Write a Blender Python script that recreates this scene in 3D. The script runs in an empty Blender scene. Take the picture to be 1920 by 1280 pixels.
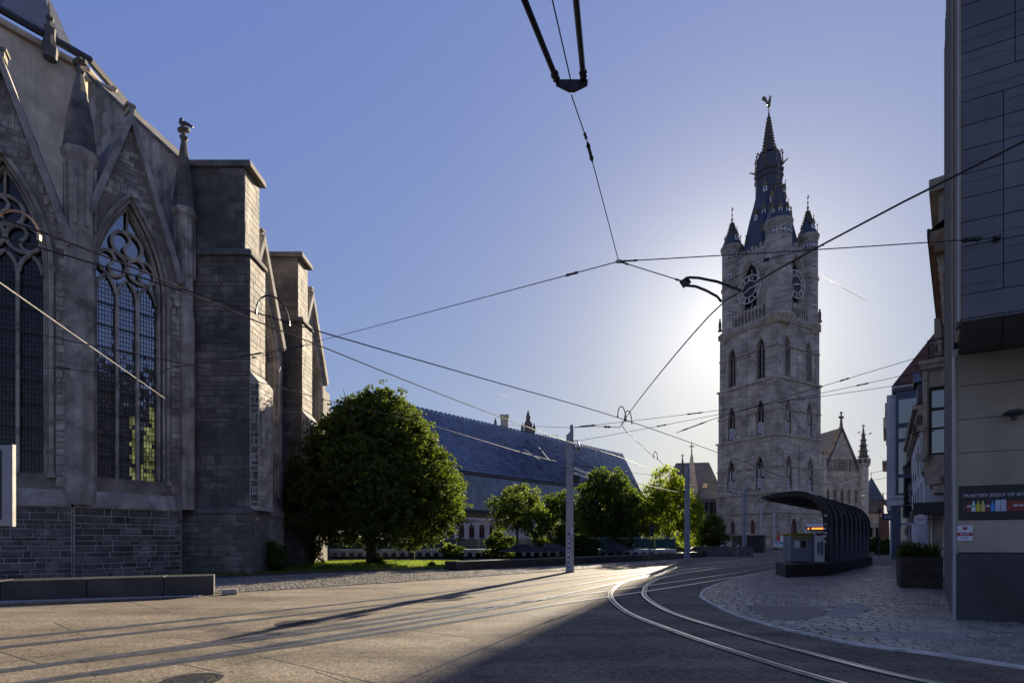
import bpy, bmesh, math, random
import numpy as np
from mathutils import Vector, Matrix
R = math.radians
random.seed(7)
rng = np.random.default_rng(7)
scene = bpy.context.scene
COL = scene.collection
EYE = 1.65

# ------------------------------------------------------------------ camera
cam_d = bpy.data.cameras.new('camera')
cam = bpy.data.objects.new('camera', cam_d)
COL.objects.link(cam)
cam.location = (0, 0, EYE)
cam.rotation_euler = (R(90), 0, 0)
cam_d.sensor_width = 36
cam_d.lens = 18.75
cam_d.shift_y = 0.19375
cam_d.clip_start = 0.05
cam_d.clip_end = 9000
scene.camera = cam

# ------------------------------------------------------------------ sky and sun
SUN_AZ, SUN_EL = R(22.95), R(20.4)
SUN_DIR = Vector((math.cos(SUN_EL) * math.sin(SUN_AZ), math.cos(SUN_EL) * math.cos(SUN_AZ), math.sin(SUN_EL)))
world = bpy.data.worlds.new('World')
scene.world = world
world.use_nodes = True
wn, wl = world.node_tree.nodes, world.node_tree.links
wn.clear()
sky = wn.new('ShaderNodeTexSky')
sky.sky_type = 'NISHITA'
sky.sun_disc = False
sky.sun_elevation = SUN_EL
sky.sun_rotation = SUN_AZ
sky.altitude = 20
sky.air_density = 1.0
sky.dust_density = 0.6
sky.ozone_density = 3.0
bgn = wn.new('ShaderNodeBackground')
bgn.inputs['Strength'].default_value = 0.0707
won = wn.new('ShaderNodeOutputWorld')
# film-like response of the sky: a power curve per channel, plus the whitish glow of dusty air round the sun
sepc = wn.new('ShaderNodeSeparateColor'); comb = wn.new('ShaderNodeCombineColor')
wl.new(sky.outputs[0], sepc.inputs[0])
tco = wn.new('ShaderNodeTexCoord'); dotn = wn.new('ShaderNodeVectorMath'); dotn.operation = 'DOT_PRODUCT'
dotn.inputs[1].default_value = SUN_DIR
wl.new(tco.outputs['Generated'], dotn.inputs[0])
def wmath(op, a, b):
    n = wn.new('ShaderNodeMath'); n.operation = op
    for v, i in ((a, 0), (b, 1)):
        if isinstance(v, (int, float)): n.inputs[i].default_value = v
        else: wl.new(v, n.inputs[i])
    return n.outputs[0]
pos = wmath('MAXIMUM', dotn.outputs['Value'], 0.0)
glow = wmath('ADD', wmath('ADD', wmath('MULTIPLY', wmath('POWER', pos, 90), 1.5), wmath('MULTIPLY', wmath('POWER', pos, 30), 0.25)), wmath('MULTIPLY', wmath('POWER', pos, 900), 2.2))
for i, (g, c) in enumerate(((0.53, 0.167), (0.49, 0.188), (0.155, 0.462))):
    p = wmath('MULTIPLY', wmath('POWER', sepc.outputs[i], g), c*5)
    wl.new(wmath('ADD', p, glow), comb.inputs[i])
wl.new(comb.outputs[0], bgn.inputs['Color'])
wl.new(bgn.outputs[0], won.inputs['Surface'])

sun_d = bpy.data.lights.new('sun', 'SUN')
sun_d.energy = 5.0
sun_d.angle = R(0.53)
sun_d.color = (1.0, 0.87, 0.66)
sun = bpy.data.objects.new('sun', sun_d)
sun.rotation_euler = SUN_DIR.to_track_quat('Z', 'Y').to_euler()
sun.location = (60, 150, 90)
COL.objects.link(sun)

vs = scene.view_settings
vs.view_transform = 'Standard'
vs.look = 'None'
vs.exposure = 1.5
vs.gamma = 1.0
vs.use_curve_mapping = False

# ------------------------------------------------------------------ helpers
def at(px, py, Y):
    """photo pixel at depth Y -> world point"""
    return Vector(((px - 960) / 1000 * Y, Y, EYE + (1012 - py) / 1000 * Y))

def gp(px, py):
    """photo pixel on the ground"""
    Y = EYE * 1000 / (py - 1012)
    return Vector(((px - 960) / 1000 * Y, Y, 0))

def wz(px, py, z):
    """photo pixel at height z"""
    Y = (z - EYE) * 1000 / (1012 - py)
    return Vector(((px - 960) / 1000 * Y, Y, z))

def frame(x, y, ang, z=0.0):
    return Matrix.Translation((x, y, z)) @ Matrix.Rotation(ang, 4, 'Z')

class MB:
    def __init__(s, M=None):
        s.v = []; s.f = []; s.mi = []; s.cur = 0; s.gr = []
        s.M = M.copy() if M else Matrix.Identity(4)
    def add(s, vs, fs):
        n = len(s.v); M = s.M; s.gr.append((n, len(s.f)))
        s.v += [tuple(M @ Vector(p)) for p in vs]
        s.f += [tuple(i + n for i in f) for f in fs]
        s.mi += [s.cur] * len(fs)
    def box(s, x0, x1, y0, y1, z0, z1):
        s.add([(x0,y0,z0),(x1,y0,z0),(x1,y1,z0),(x0,y1,z0),(x0,y0,z1),(x1,y0,z1),(x1,y1,z1),(x0,y1,z1)],
              [(0,3,2,1),(4,5,6,7),(0,1,5,4),(1,2,6,5),(2,3,7,6),(3,0,4,7)])
    def cb(s, c, size, rot=None):
        M0 = s.M
        s.M = M0 @ Matrix.Translation(c) @ (rot.to_4x4() if rot else Matrix.Identity(4))
        a, b, d = size[0]/2, size[1]/2, size[2]/2
        s.box(-a, a, -b, b, -d, d)
        s.M = M0
    def prism(s, poly, z0, z1):
        n = len(poly)
        vs = [(p[0], p[1], z0) for p in poly] + [(p[0], p[1], z1) for p in poly]
        fs = [tuple(reversed(range(n))), tuple(range(n, 2*n))]
        for i in range(n):
            j = (i + 1) % n
            fs.append((i, j, j + n, i + n))
        s.add(vs, fs)
    def ext(s, poly, d0, d1):
        """polygon in the local x-z plane extruded along local y"""
        n = len(poly)
        vs = [(p[0], d0, p[1]) for p in poly] + [(p[0], d1, p[1]) for p in poly]
        fs = [tuple(range(n)), tuple(reversed(range(n, 2*n)))]
        for i in range(n):
            j = (i + 1) % n
            fs.append((j, i, i + n, j + n))
        s.add(vs, fs)
    def ring(s, outer, inner, d0, d1, closed=False):
        """band between two polylines of equal length in x-z, extruded along y"""
        n = len(outer)
        vs = [(p[0], d0, p[1]) for p in outer] + [(p[0], d0, p[1]) for p in inner]
        vs += [(p[0], d1, p[1]) for p in outer] + [(p[0], d1, p[1]) for p in inner]
        fs = []
        m = n if closed else n - 1
        for i in range(m):
            j = (i + 1) % n
            fs += [(i, j, n + j, n + i), (2*n + j, 2*n + i, 3*n + i, 3*n + j),
                   (j, i, 2*n + i, 2*n + j), (n + i, n + j, 3*n + j, 3*n + i)]
        if not closed:
            fs += [(0, n, 3*n, 2*n), (2*n - 1, n - 1, 3*n - 1, 4*n - 1)]
        s.add(vs, fs)
    def tube(s, pts, r, n=6, closed=False, cap=True):
        pts = [Vector(p) for p in pts]
        m = len(pts)
        rr = r if isinstance(r, (list, tuple)) else [r] * m
        vs = []; fs = []
        up = None
        for i, p in enumerate(pts):
            if closed: t = pts[(i+1) % m] - pts[i-1]
            else: t = pts[min(i+1, m-1)] - pts[max(i-1, 0)]
            if t.length < 1e-9: t = Vector((0, 0, 1))
            t.normalize()
            if up is None:
                up = Vector((0, 0, 1)) if abs(t.z) < 0.9 else Vector((1, 0, 0))
            a = t.cross(up)
            if a.length < 1e-4:
                a = t.cross(Vector((0.3, 1, 0.2)))
            a.normalize(); b = a.cross(t); up = b if abs(t.z) > 0.9 else up
            for k in range(n):
                th = 2 * math.pi * k / n
                vs.append(tuple(p + rr[i] * (math.cos(th) * a + math.sin(th) * b)))
        for i in range(m if closed else m - 1):
            j = (i + 1) % m
            for k in range(n):
                l = (k + 1) % n
                fs.append((i*n + k, j*n + k, j*n + l, i*n + l))
        if cap and not closed:
            fs.append(tuple(range(n)))
            fs.append(tuple(reversed(range((m-1)*n, m*n))))
        s.add(vs, fs)
    def lathe(s, prof, n=12, c=(0, 0), a0=0.0, cap=True):
        vs = []; fs = []
        for (r, z) in prof:
            for k in range(n):
                th = a0 + 2 * math.pi * k / n
                vs.append((c[0] + r * math.cos(th), c[1] + r * math.sin(th), z))
        for i in range(len(prof) - 1):
            for k in range(n):
                l = (k + 1) % n
                fs.append((i*n + k, i*n + l, (i+1)*n + l, (i+1)*n + k))
        if cap:
            fs.append(tuple(reversed(range(n))))
            fs.append(tuple(range((len(prof)-1)*n, len(prof)*n)))
        s.add(vs, fs)
    def ball(s, c, r, n=8, m=6, sc=(1, 1, 1)):
        vs = []; fs = []
        for i in range(m + 1):
            ph = math.pi * i / m
            for k in range(n):
                th = 2 * math.pi * k / n
                vs.append((c[0] + sc[0]*r*math.sin(ph)*math.cos(th), c[1] + sc[1]*r*math.sin(ph)*math.sin(th), c[2] - sc[2]*r*math.cos(ph)))
        for i in range(m):
            for k in range(n):
                l = (k + 1) % n
                fs.append((i*n + k, i*n + l, (i+1)*n + l, (i+1)*n + k))
        s.add(vs, fs)
    def split(s, name, mats, parent=None, **kw):
        """every separately added solid becomes a part of its own"""
        out = []
        ends = s.gr[1:] + [(len(s.v), len(s.f))]
        for (v0, f0), (v1, f1) in zip(s.gr, ends):
            b = MB(); b.v = s.v[v0:v1]; b.f = [tuple(i - v0 for i in f) for f in s.f[f0:f1]]; b.mi = s.mi[f0:f1]
            out.append(b.build(name, mats, parent, **kw))
        return out
    def build(s, name, mats, parent=None, smooth=False, bevel=0.0, kind=None):
        me = bpy.data.meshes.new(name)
        off = root_loc(parent)
        me.from_pydata([(a - off[0], b - off[1], c - off[2]) for a, b, c in s.v], [], s.f)
        if not isinstance(mats, (list, tuple)): mats = [mats]
        for m in mats: me.materials.append(m)
        if len(mats) > 1: me.polygons.foreach_set('material_index', s.mi)
        if smooth: me.polygons.foreach_set('use_smooth', [True] * len(me.polygons))
        me.validate()
        o = bpy.data.objects.new(name, me)
        COL.objects.link(o)
        if parent: o.parent = parent
        if bevel:
            md = o.modifiers.new('bevel', 'BEVEL'); md.width = bevel; md.segments = 2; md.limit_method = 'ANGLE'
        if kind: o['kind'] = kind
        return o

def root_loc(o):
    if o is None: return Vector((0, 0, 0))
    v = Vector((0, 0, 0))
    while o is not None:
        v += o.location; o = o.parent
    return v

def tag(o, label, cat, group=None):
    o['label'] = label; o['category'] = cat
    if group: o['group'] = group
    return o

def thing(name, label, cat, loc=(0, 0, 0), group=None):
    o = bpy.data.objects.new(name, None)
    o.empty_display_size = 0.2
    o.location = loc
    COL.objects.link(o)
    return tag(o, label, cat, group)

def struct(name, loc=(0, 0, 0)):
    o = bpy.data.objects.new(name, None); o.location = loc; COL.objects.link(o); o['kind'] = 'structure'
    return o

def copy_tree(o, parent=None):
    c = o.copy(); COL.objects.link(c)
    if parent: c.parent = parent
    for ch in list(o.children): copy_tree(ch, c)
    return c

def piece(name, mesh, parent, loc, rotz=0.0, scale=(1, 1, 1), rot=None):
    """a small part sharing mesh data; loc is a world point"""
    o = bpy.data.objects.new(name, mesh)
    COL.objects.link(o)
    o.parent = parent
    o.location = Vector(loc) - root_loc(parent)
    o.rotation_euler = rot if rot is not None else (0, 0, rotz)
    o.scale = scale
    return o

def mesh_of(mb, name, mats):
    me = bpy.data.meshes.new(name)
    me.from_pydata(mb.v, [], mb.f)
    for m in (mats if isinstance(mats, (list, tuple)) else [mats]): me.materials.append(m)
    if isinstance(mats, (list, tuple)) and len(mats) > 1: me.polygons.foreach_set('material_index', mb.mi)
    return me

def arch_pts(a, zs, za, n=10, c=0.0):
    """pointed arch from (c-a, zs) over (c, za) to (c+a, zs)"""
    h = za - zs
    if h < 0.01: return [(c - a, zs), (c + a, zs)]
    Rr = (a*a + h*h) / (2*a)
    left = []
    if Rr < a * 1.0001:      # round or segmental
        for i in range(2*n + 1):
            th = math.pi * (1 - i / (2*n)); left.append((c + a*math.cos(th), zs + h*math.sin(th)))
        return left
    th1 = math.atan2(h, Rr - a)
    for i in range(n + 1):
        th = math.pi - th1 * i / n
        left.append((c - a + Rr + Rr*math.cos(th), zs + Rr*math.sin(th)))
    return left + [(2*c - x, z) for x, z in reversed(left[:-1])]

def wall_open(mb, u0, u1, z0, z1, ops, d0, d1, top=None):
    """wall slab with openings [(centre, half width, sill, spring, apex)] sharing sill and spring; top = list of points closing the wall from right to left"""
    ops = sorted(ops)
    sill, spr = ops[0][2], ops[0][3]
    if sill > z0 + 1e-4: mb.ext([(u0, z0), (u1, z0), (u1, sill), (u0, sill)], d0, d1)
    x = u0
    for (c, a, s_, p_, q_) in ops:
        mb.ext([(x, sill), (c - a, sill), (c - a, spr), (x, spr)], d0, d1); x = c + a
    mb.ext([(x, sill), (u1, sill), (u1, spr), (x, spr)], d0, d1)
    poly = [(u0, spr)]
    for (c, a, s_, p_, q_) in ops:
        poly += arch_pts(a, spr, q_, 8, c)
    poly.append((u1, spr))
    poly += top if top else [(u1, z1), (u0, z1)]
    mb.ext(poly, d0, d1)

def text_mesh(body, size, extrude=0.004, align='CENTER'):
    cu = bpy.data.curves.new('lettering', 'FONT')
    cu.body = body; cu.size = size; cu.extrude = extrude; cu.align_x = align; cu.align_y = 'CENTER'
    cu.resolution_u = 3
    o = bpy.data.objects.new('lettering', cu)
    COL.objects.link(o)
    dg = bpy.context.evaluated_depsgraph_get()
    me = bpy.data.meshes.new_from_object(o.evaluated_get(dg))
    bpy.data.objects.remove(o)
    bpy.data.curves.remove(cu)
    return me

def lettering(body, size, mat, parent, loc, rot, name='lettering', extrude=0.004, align='CENTER'):
    me = text_mesh(body, size, extrude, align)
    me.materials.clear(); me.materials.append(mat)
    o = bpy.data.objects.new(name, me); COL.objects.link(o)
    o.parent = parent
    o.location = Vector(loc) - root_loc(parent)
    o.rotation_euler = rot
    return o

def spline(pts, step=0.4):
    """Catmull-Rom through points"""
    P = [Vector(p) for p in pts]
    P = [P[0]*2 - P[1]] + P + [P[-1]*2 - P[-2]]
    out = []
    for i in range(1, len(P) - 2):
        n = max(2, int((P[i+1] - P[i]).length / step))
        for k in range(n):
            t = k / n
            out.append(0.5 * ((2*P[i]) + (P[i+1]-P[i-1])*t + (2*P[i-1]-5*P[i]+4*P[i+1]-P[i+2])*t*t + (3*P[i]-P[i-1]-3*P[i+1]+P[i+2])*t**3))
    out.append(P[-2])
    return out

# ------------------------------------------------------------------ materials
def mat(name, col, rough=0.8, var=0.25, scale=2.0, bump=0.0, bscale=30.0, metal=0.0, col2=None, streak=0.0,
        isl=0.0, spec=0.5, emit=None, estr=0.0, fine=0.0, blotch=None):
    """principled material: base colour mottled by two noises (world position), optional per-piece variation,
    optional vertical weather streaks, bump"""
    m = bpy.data.materials.new(name); m.use_nodes = True
    nt = m.node_tree; N, L = nt.nodes, nt.links
    bs = N['Principled BSDF']
    bs.inputs['Roughness'].default_value = rough
    bs.inputs['Metallic'].default_value = metal
    bs.inputs['Specular IOR Level'].default_value = spec
    geo = N.new('ShaderNodeNewGeometry')
    c = None
    def mixc(fac, a, b, mode='MIX'):
        x = N.new('ShaderNodeMix'); x.data_type = 'RGBA'; x.blend_type = mode
        if isinstance(fac, float): x.inputs['Factor'].default_value = fac
        else: L.new(fac, x.inputs['Factor'])
        for v, i in ((a, 6), (b, 7)):
            if isinstance(v, tuple): x.inputs[i].default_value = v if len(v) == 4 else v + (1,)
            else: L.new(v, x.inputs[i])
        return x.outputs[2]
    def noise(sc, det=4, vec=None, rgh=0.6):
        n = N.new('ShaderNodeTexNoise'); n.inputs['Scale'].default_value = sc; n.inputs['Detail'].default_value = det
        n.inputs['Roughness'].default_value = rgh
        L.new(vec if vec else geo.outputs['Position'], n.inputs['Vector'])
        return n.outputs['Fac']
    def ramp(fac, lo, hi):
        mr = N.new('ShaderNodeMapRange'); mr.inputs['From Min'].default_value = lo; mr.inputs['From Max'].default_value = hi
        L.new(fac, mr.inputs['Value']); return mr.outputs['Result']
    dark = col2 if col2 else tuple(x * (1 - var*1.6) for x in col)
    lite = tuple(min(1, x * (1 + var*0.7)) for x in col)
    c = mixc(ramp(noise(scale), 0.32, 0.68), dark, lite)
    if fine:
        c = mixc(float(fine), c, mixc(1.0, c, N_gray(N, L, ramp(noise(scale*38, 3, None, 0.8), 0.22, 0.62)), 'MULTIPLY'))
    if isl:
        rn = N.new('ShaderNodeObjectInfo')
        ad = N.new('ShaderNodeMath'); ad.operation = 'ADD'
        L.new(rn.outputs['Random'], ad.inputs[0]); L.new(geo.outputs['Random Per Island'], ad.inputs[1])
        fr = N.new('ShaderNodeMath'); fr.operation = 'FRACT'; L.new(ad.outputs[0], fr.inputs[0])
        mr = N.new('ShaderNodeMapRange'); mr.inputs['To Min'].default_value = 1 - isl; mr.inputs['To Max'].default_value = 1 + isl
        L.new(fr.outputs[0], mr.inputs['Value'])
        c = mixc(1.0, c, N_gray(N, L, mr.outputs['Result']), 'MULTIPLY')
    if streak:
        mp = N.new('ShaderNodeMapping'); mp.inputs['Scale'].default_value = (2.2, 2.2, 0.12)
        L.new(geo.outputs['Position'], mp.inputs['Vector'])
        sfac = ramp(noise(1.0, 5, mp.outputs[0]), 0.45, 0.72)
        mm = N.new('ShaderNodeMath'); mm.operation = 'MULTIPLY'; mm.inputs[1].default_value = streak
        L.new(sfac, mm.inputs[0])
        c = mixc(mm.outputs[0], c, tuple(x * 0.25 for x in col))
    if blotch:
        bcol, bsc, amt, lo, hi = blotch
        mm = N.new('ShaderNodeMath'); mm.operation = 'MULTIPLY'; mm.inputs[1].default_value = amt
        L.new(ramp(noise(bsc, 6, None, 0.7), lo, hi), mm.inputs[0])
        c = mixc(mm.outputs[0], c, bcol)
    L.new(c, bs.inputs['Base Color'])
    if bump:
        bn = N.new('ShaderNodeBump'); bn.inputs['Strength'].default_value = bump; bn.inputs['Distance'].default_value = 0.02
        L.new(noise(bscale, 5), bn.inputs['Height']); L.new(bn.outputs[0], bs.inputs['Normal'])
    if emit:
        bs.inputs['Emission Color'].default_value = emit + (1,); bs.inputs['Emission Strength'].default_value = estr
    return m

def N_gray(N, L, val):
    cb = N.new('ShaderNodeCombineColor')
    for i in range(3): L.new(val, cb.inputs[i])
    return cb.outputs[0]

def brick_mat(name, col, mortar, bw, bh, rough=0.85, var=0.3, axis=None, bump=0.5, msize=0.015, soot=0.0):
    """coursed masonry whose courses follow world height and a horizontal axis, for walls too far off to pick stones apart"""
    m = bpy.data.materials.new(name); m.use_nodes = True
    N, L = m.node_tree.nodes, m.node_tree.links
    bs = N['Principled BSDF']; bs.inputs['Roughness'].default_value = rough
    geo = N.new('ShaderNodeNewGeometry')
    dot = N.new('ShaderNodeVectorMath'); dot.operation = 'DOT_PRODUCT'
    L.new(geo.outputs['Position'], dot.inputs[0]); dot.inputs[1].default_value = axis or (0.9, 0.43, 0)
    sep = N.new('ShaderNodeSeparateXYZ'); L.new(geo.outputs['Position'], sep.inputs[0])
    cmb = N.new('ShaderNodeCombineXYZ'); L.new(dot.outputs['Value'], cmb.inputs[0]); L.new(sep.outputs['Z'], cmb.inputs[1])
    br = N.new('ShaderNodeTexBrick')
    br.inputs['Scale'].default_value = 1.0
    br.inputs['Brick Width'].default_value = bw; br.inputs['Row Height'].default_value = bh
    br.inputs['Mortar Size'].default_value = msize; br.inputs['Mortar Smooth'].default_value = 0.4
    br.inputs['Color1'].default_value = tuple(x * (1 - var) for x in col) + (1,)
    br.inputs['Color2'].default_value = tuple(min(1, x * (1 + var)) for x in col) + (1,)
    br.inputs['Mortar'].default_value = mortar + (1,)
    L.new(cmb.outputs[0], br.inputs['Vector'])
    nz = N.new('ShaderNodeTexNoise'); nz.inputs['Scale'].default_value = 0.35; nz.inputs['Detail'].default_value = 7; nz.inputs['Roughness'].default_value = 0.7
    L.new(geo.outputs['Position'], nz.inputs['Vector'])
    mr = N.new('ShaderNodeMapRange'); mr.inputs['From Min'].default_value = 0.3; mr.inputs['From Max'].default_value = 0.7
    mr.inputs['To Min'].default_value = 0.62 - soot; mr.inputs['To Max'].default_value = 1.25
    L.new(nz.outputs['Fac'], mr.inputs['Value'])
    mx = N.new('ShaderNodeMix'); mx.data_type = 'RGBA'; mx.blend_type = 'MULTIPLY'; mx.inputs['Factor'].default_value = 1
    L.new(br.outputs['Color'], mx.inputs[6]); L.new(N_gray(N, L, mr.outputs['Result']), mx.inputs[7])
    L.new(mx.outputs[2], bs.inputs['Base Color'])
    bp = N.new('ShaderNodeBump'); bp.inputs['Strength'].default_value = bump; bp.inputs['Distance'].default_value = 0.03
    inv = N.new('ShaderNodeMath'); inv.operation = 'SUBTRACT'; inv.inputs[0].default_value = 1; L.new(br.outputs['Fac'], inv.inputs[1])
    L.new(inv.outputs[0], bp.inputs['Height']); L.new(bp.outputs[0], bs.inputs['Normal'])
    return m

def glass_mat(name, col=(0.02, 0.025, 0.03), rough=0.06, isl=0.0, spec=0.6):
    m = mat(name, col, rough, 0.1, 1.0, isl=isl, spec=spec)
    return m

def leaf_mat(name, col, trans, tw=0.5):
    m = bpy.data.materials.new(name); m.use_nodes = True
    N, L = m.node_tree.nodes, m.node_tree.links
    N.clear()
    out = N.new('ShaderNodeOutputMaterial')
    geo = N.new('ShaderNodeNewGeometry')
    mr = N.new('ShaderNodeMapRange'); mr.inputs['To Min'].default_value = 0.6; mr.inputs['To Max'].default_value = 1.4
    L.new(geo.outputs['Random Per Island'], mr.inputs['Value'])
    def sc(c):
        x = N.new('ShaderNodeMix'); x.data_type = 'RGBA'; x.blend_type = 'MULTIPLY'; x.inputs['Factor'].default_value = 1
        x.inputs[6].default_value = c + (1,); L.new(N_gray(N, L, mr.outputs['Result']), x.inputs[7]); return x.outputs[2]
    p = N.new('ShaderNodeBsdfPrincipled'); p.inputs['Roughness'].default_value = 0.65; p.inputs['Specular IOR Level'].default_value = 0.12
    L.new(sc(col), p.inputs['Base Color'])
    t = N.new('ShaderNodeBsdfTranslucent'); L.new(sc(trans), t.inputs['Color'])
    mx = N.new('ShaderNodeMixShader'); mx.inputs[0].default_value = tw
    L.new(p.outputs[0], mx.inputs[1]); L.new(t.outputs[0], mx.inputs[2]); L.new(mx.outputs[0], out.inputs['Surface'])
    return m

M = {}
def concrete_mat(name, col):
    """exposed aggregate: pebble cells of different tone in a paler matrix, dirt swept along the tracks"""
    m = bpy.data.materials.new(name); m.use_nodes = True
    N, L = m.node_tree.nodes, m.node_tree.links
    bs = N['Principled BSDF']; bs.inputs['Roughness'].default_value = 0.85; bs.inputs['Specular IOR Level'].default_value = 0.15
    geo = N.new('ShaderNodeNewGeometry')
    def mul(a, b):
        x = N.new('ShaderNodeMix'); x.data_type = 'RGBA'; x.blend_type = 'MULTIPLY'; x.inputs['Factor'].default_value = 1
        for v, i in ((a, 6), (b, 7)):
            if isinstance(v, tuple): x.inputs[i].default_value = v + (1,)
            else: L.new(v, x.inputs[i])
        return x.outputs[2]
    def rng_(f, lo, hi, a, b):
        r = N.new('ShaderNodeMapRange'); r.inputs['From Min'].default_value = lo; r.inputs['From Max'].default_value = hi
        r.inputs['To Min'].default_value = a; r.inputs['To Max'].default_value = b; L.new(f, r.inputs['Value']); return r.outputs['Result']
    def vor(sc):
        v = N.new('ShaderNodeTexVoronoi'); v.inputs['Scale'].default_value = sc; L.new(geo.outputs['Position'], v.inputs['Vector'])
        sp = N.new('ShaderNodeSeparateColor'); L.new(v.outputs['Color'], sp.inputs[0]); return sp.outputs[0], v.outputs['Distance']
    def noi(sc, vec=None, det=5):
        n = N.new('ShaderNodeTexNoise'); n.inputs['Scale'].default_value = sc; n.inputs['Detail'].default_value = det; n.inputs['Roughness'].default_value = .65
        L.new(vec if vec else geo.outputs['Position'], n.inputs['Vector']); return n.outputs['Fac']
    v1, d1_ = vor(28); v2, d2_ = vor(60)
    mp = N.new('ShaderNodeMapping'); mp.inputs['Rotation'].default_value = (0, 0, R(-50)); mp.inputs['Scale'].default_value = (.12, 1.6, 1)
    L.new(geo.outputs['Position'], mp.inputs['Vector'])
    c = mul(col, N_gray(N, L, rng_(v1, 0, 1, .68, 1.32)))
    c = mul(c, N_gray(N, L, rng_(v2, 0, 1, .7, 1.3)))
    c = mul(c, N_gray(N, L, rng_(noi(.45), .35, .7, .66, 1.18)))
    c = mul(c, N_gray(N, L, rng_(noi(.8, mp.outputs[0]), .4, .72, 1.15, .55)))
    c = mul(c, N_gray(N, L, rng_(noi(3.5), .6, .7, 1.0, .5)))
    L.new(c, bs.inputs['Base Color'])
    bp = N.new('ShaderNodeBump'); bp.inputs['Strength'].default_value = .4; bp.inputs['Distance'].default_value = .008
    L.new(d1_, bp.inputs['Height']); L.new(bp.outputs[0], bs.inputs['Normal'])
    return m
M['concrete'] = concrete_mat('aggregate_concrete', (0.182, 0.147, 0.106))
M['asphalt'] = mat('asphalt', (0.055, 0.055, 0.058), 0.85, 0.25, 1.2, bump=0.3, bscale=80, fine=0.4)
M['joint'] = mat('joint_sealant', (0.045, 0.042, 0.04), 0.8, 0.3, 3)
M['sett'] = mat('sett_stone', (0.29, 0.25, 0.20), 0.42, 0.25, 1.2, bump=0.3, bscale=40, isl=0.2)
M['sett_tan'] = mat('sett_tan_stone', (0.21, 0.182, 0.147), 0.6, 0.2, 3, bump=0.3, bscale=40, isl=0.3)
M['sett_bed'] = mat('sett_bed_sand', (0.15, 0.13, 0.105), 0.95, 0.3, 5)
M['patch'] = mat('worn_patch_asphalt', (0.135, 0.12, 0.105), 0.6, 0.3, 1.2, bump=0.3, bscale=60, fine=0.4)
M['kerb'] = mat('kerb_stone', (0.34, 0.31, 0.27), 0.6, 0.2, 4, bump=0.2)
M['steel'] = mat('polished_rail_steel', (0.62, 0.61, 0.60), 0.36, 0.2, 6, metal=1.0)
M['groove'] = mat('rail_groove_grime', (0.02, 0.019, 0.018), 0.9, 0.3, 5)
M['iron'] = mat('cast_iron', (0.05, 0.047, 0.045), 0.55, 0.3, 8, metal=0.6, bump=0.2)
M['grass_soil'] = mat('grass_soil', (0.06, 0.075, 0.025), 0.95, 0.4, 3, bump=0.4)
M['bluestone'] = mat('blue_hardstone', (0.036, 0.034, 0.033), 0.55, 0.3, 1.5, bump=0.12, bscale=25, streak=0.5, blotch=((0.12, 0.115, 0.11), 2.0, 0.5, 0.64, 0.74))
M['stone_lt'] = mat('weathered_limestone', (0.43, 0.375, 0.305), 0.85, 0.32, 1.1, bump=0.35, bscale=14, streak=0.75, isl=0.2, blotch=((0.09, 0.08, 0.072), 0.75, 0.85, 0.5, 0.66))
M['stone_cr'] = mat('cream_limestone', (0.74, 0.60, 0.42), 0.85, 0.22, 0.8, bump=0.2, bscale=12, streak=0.4, blotch=((0.45, 0.36, 0.26), 0.5, 0.6, 0.5, 0.72))
M['stone_dk'] = mat('dark_blue_stone', (0.125, 0.107, 0.09), 0.8, 0.35, 1.8, bump=0.35, bscale=18, isl=0.45, blotch=((0.36, 0.33, 0.29), 0.9, 0.6, 0.58, 0.7))
M['stone_md'] = mat('grey_ashlar', (0.21, 0.182, 0.15), 0.85, 0.3, 1.2, bump=0.3, bscale=16, isl=0.35, streak=0.4, blotch=((0.04, 0.037, 0.035), 0.6, 0.8, 0.46, 0.6))
M['mortar'] = mat('lime_mortar', (0.42, 0.385, 0.34), 0.95, 0.25, 2.0, bump=0.3)
M['mortar_dk'] = mat('sooty_mortar', (0.15, 0.132, 0.115), 0.95, 0.3, 2.0, bump=0.3)
M['wall_joint'] = mat('deep_joint_stone', (0.22, 0.188, 0.15), 0.95, 0.3, 1.5, bump=0.3)
M['soot'] = mat('sooty_stone', (0.16, 0.142, 0.125), 0.9, 0.4, 1.0, bump=0.3, streak=0.4)
M['slate'] = mat('roof_slate', (0.075, 0.08, 0.095), 0.6, 0.25, 2.0, bump=0.25, bscale=12)
M['lead'] = mat('roof_lead', (0.05, 0.05, 0.055), 0.5, 0.25, 3)
M['black'] = mat('black_cable', (0.012, 0.012, 0.013), 0.5, 0.2, 4)
M['copper_wire'] = mat('worn_copper_wire', (0.035, 0.028, 0.024), 0.6, 0.2, 4, metal=0.2)
# ================================================================== ground
g = MB(); g.box(-900, 900, -300, 2200, -0.5, 0.0)
g.build('ground', M['asphalt'], kind='structure')

# exposed aggregate concrete carrying the tram tracks
kerb_px = [(1920,1254),(1740,1227),(1600,1209),(1500,1188),(1440,1173),(1383,1156),(1340,1136),(1317,1122),(1316,1112),(1330,1102),(1360,1091),(1400,1080),(1440,1072)]
kerb_pts = [gp(*p) for p in kerb_px]
kerb_line = spline([Vector((7.6, 5.2, 0))] + kerb_pts + [Vector((20.2, 36.6, 0)), Vector((33, 52, 0))], 0.35)
road_poly = [(-26, -6), (9, -6)] + [(p.x, p.y) for p in kerb_line] + [(52, 84), (40, 84), (17.5, 46), (2.6, 28.4), (-4.6, 20.6), (-9.0, 16.4), (-13.4, 12.6), (-26, 4)]
mb = MB(); mb.prism(road_poly, 0.001, 0.005)
road = mb.build('tram_road', M['concrete'], kind='structure')

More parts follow.
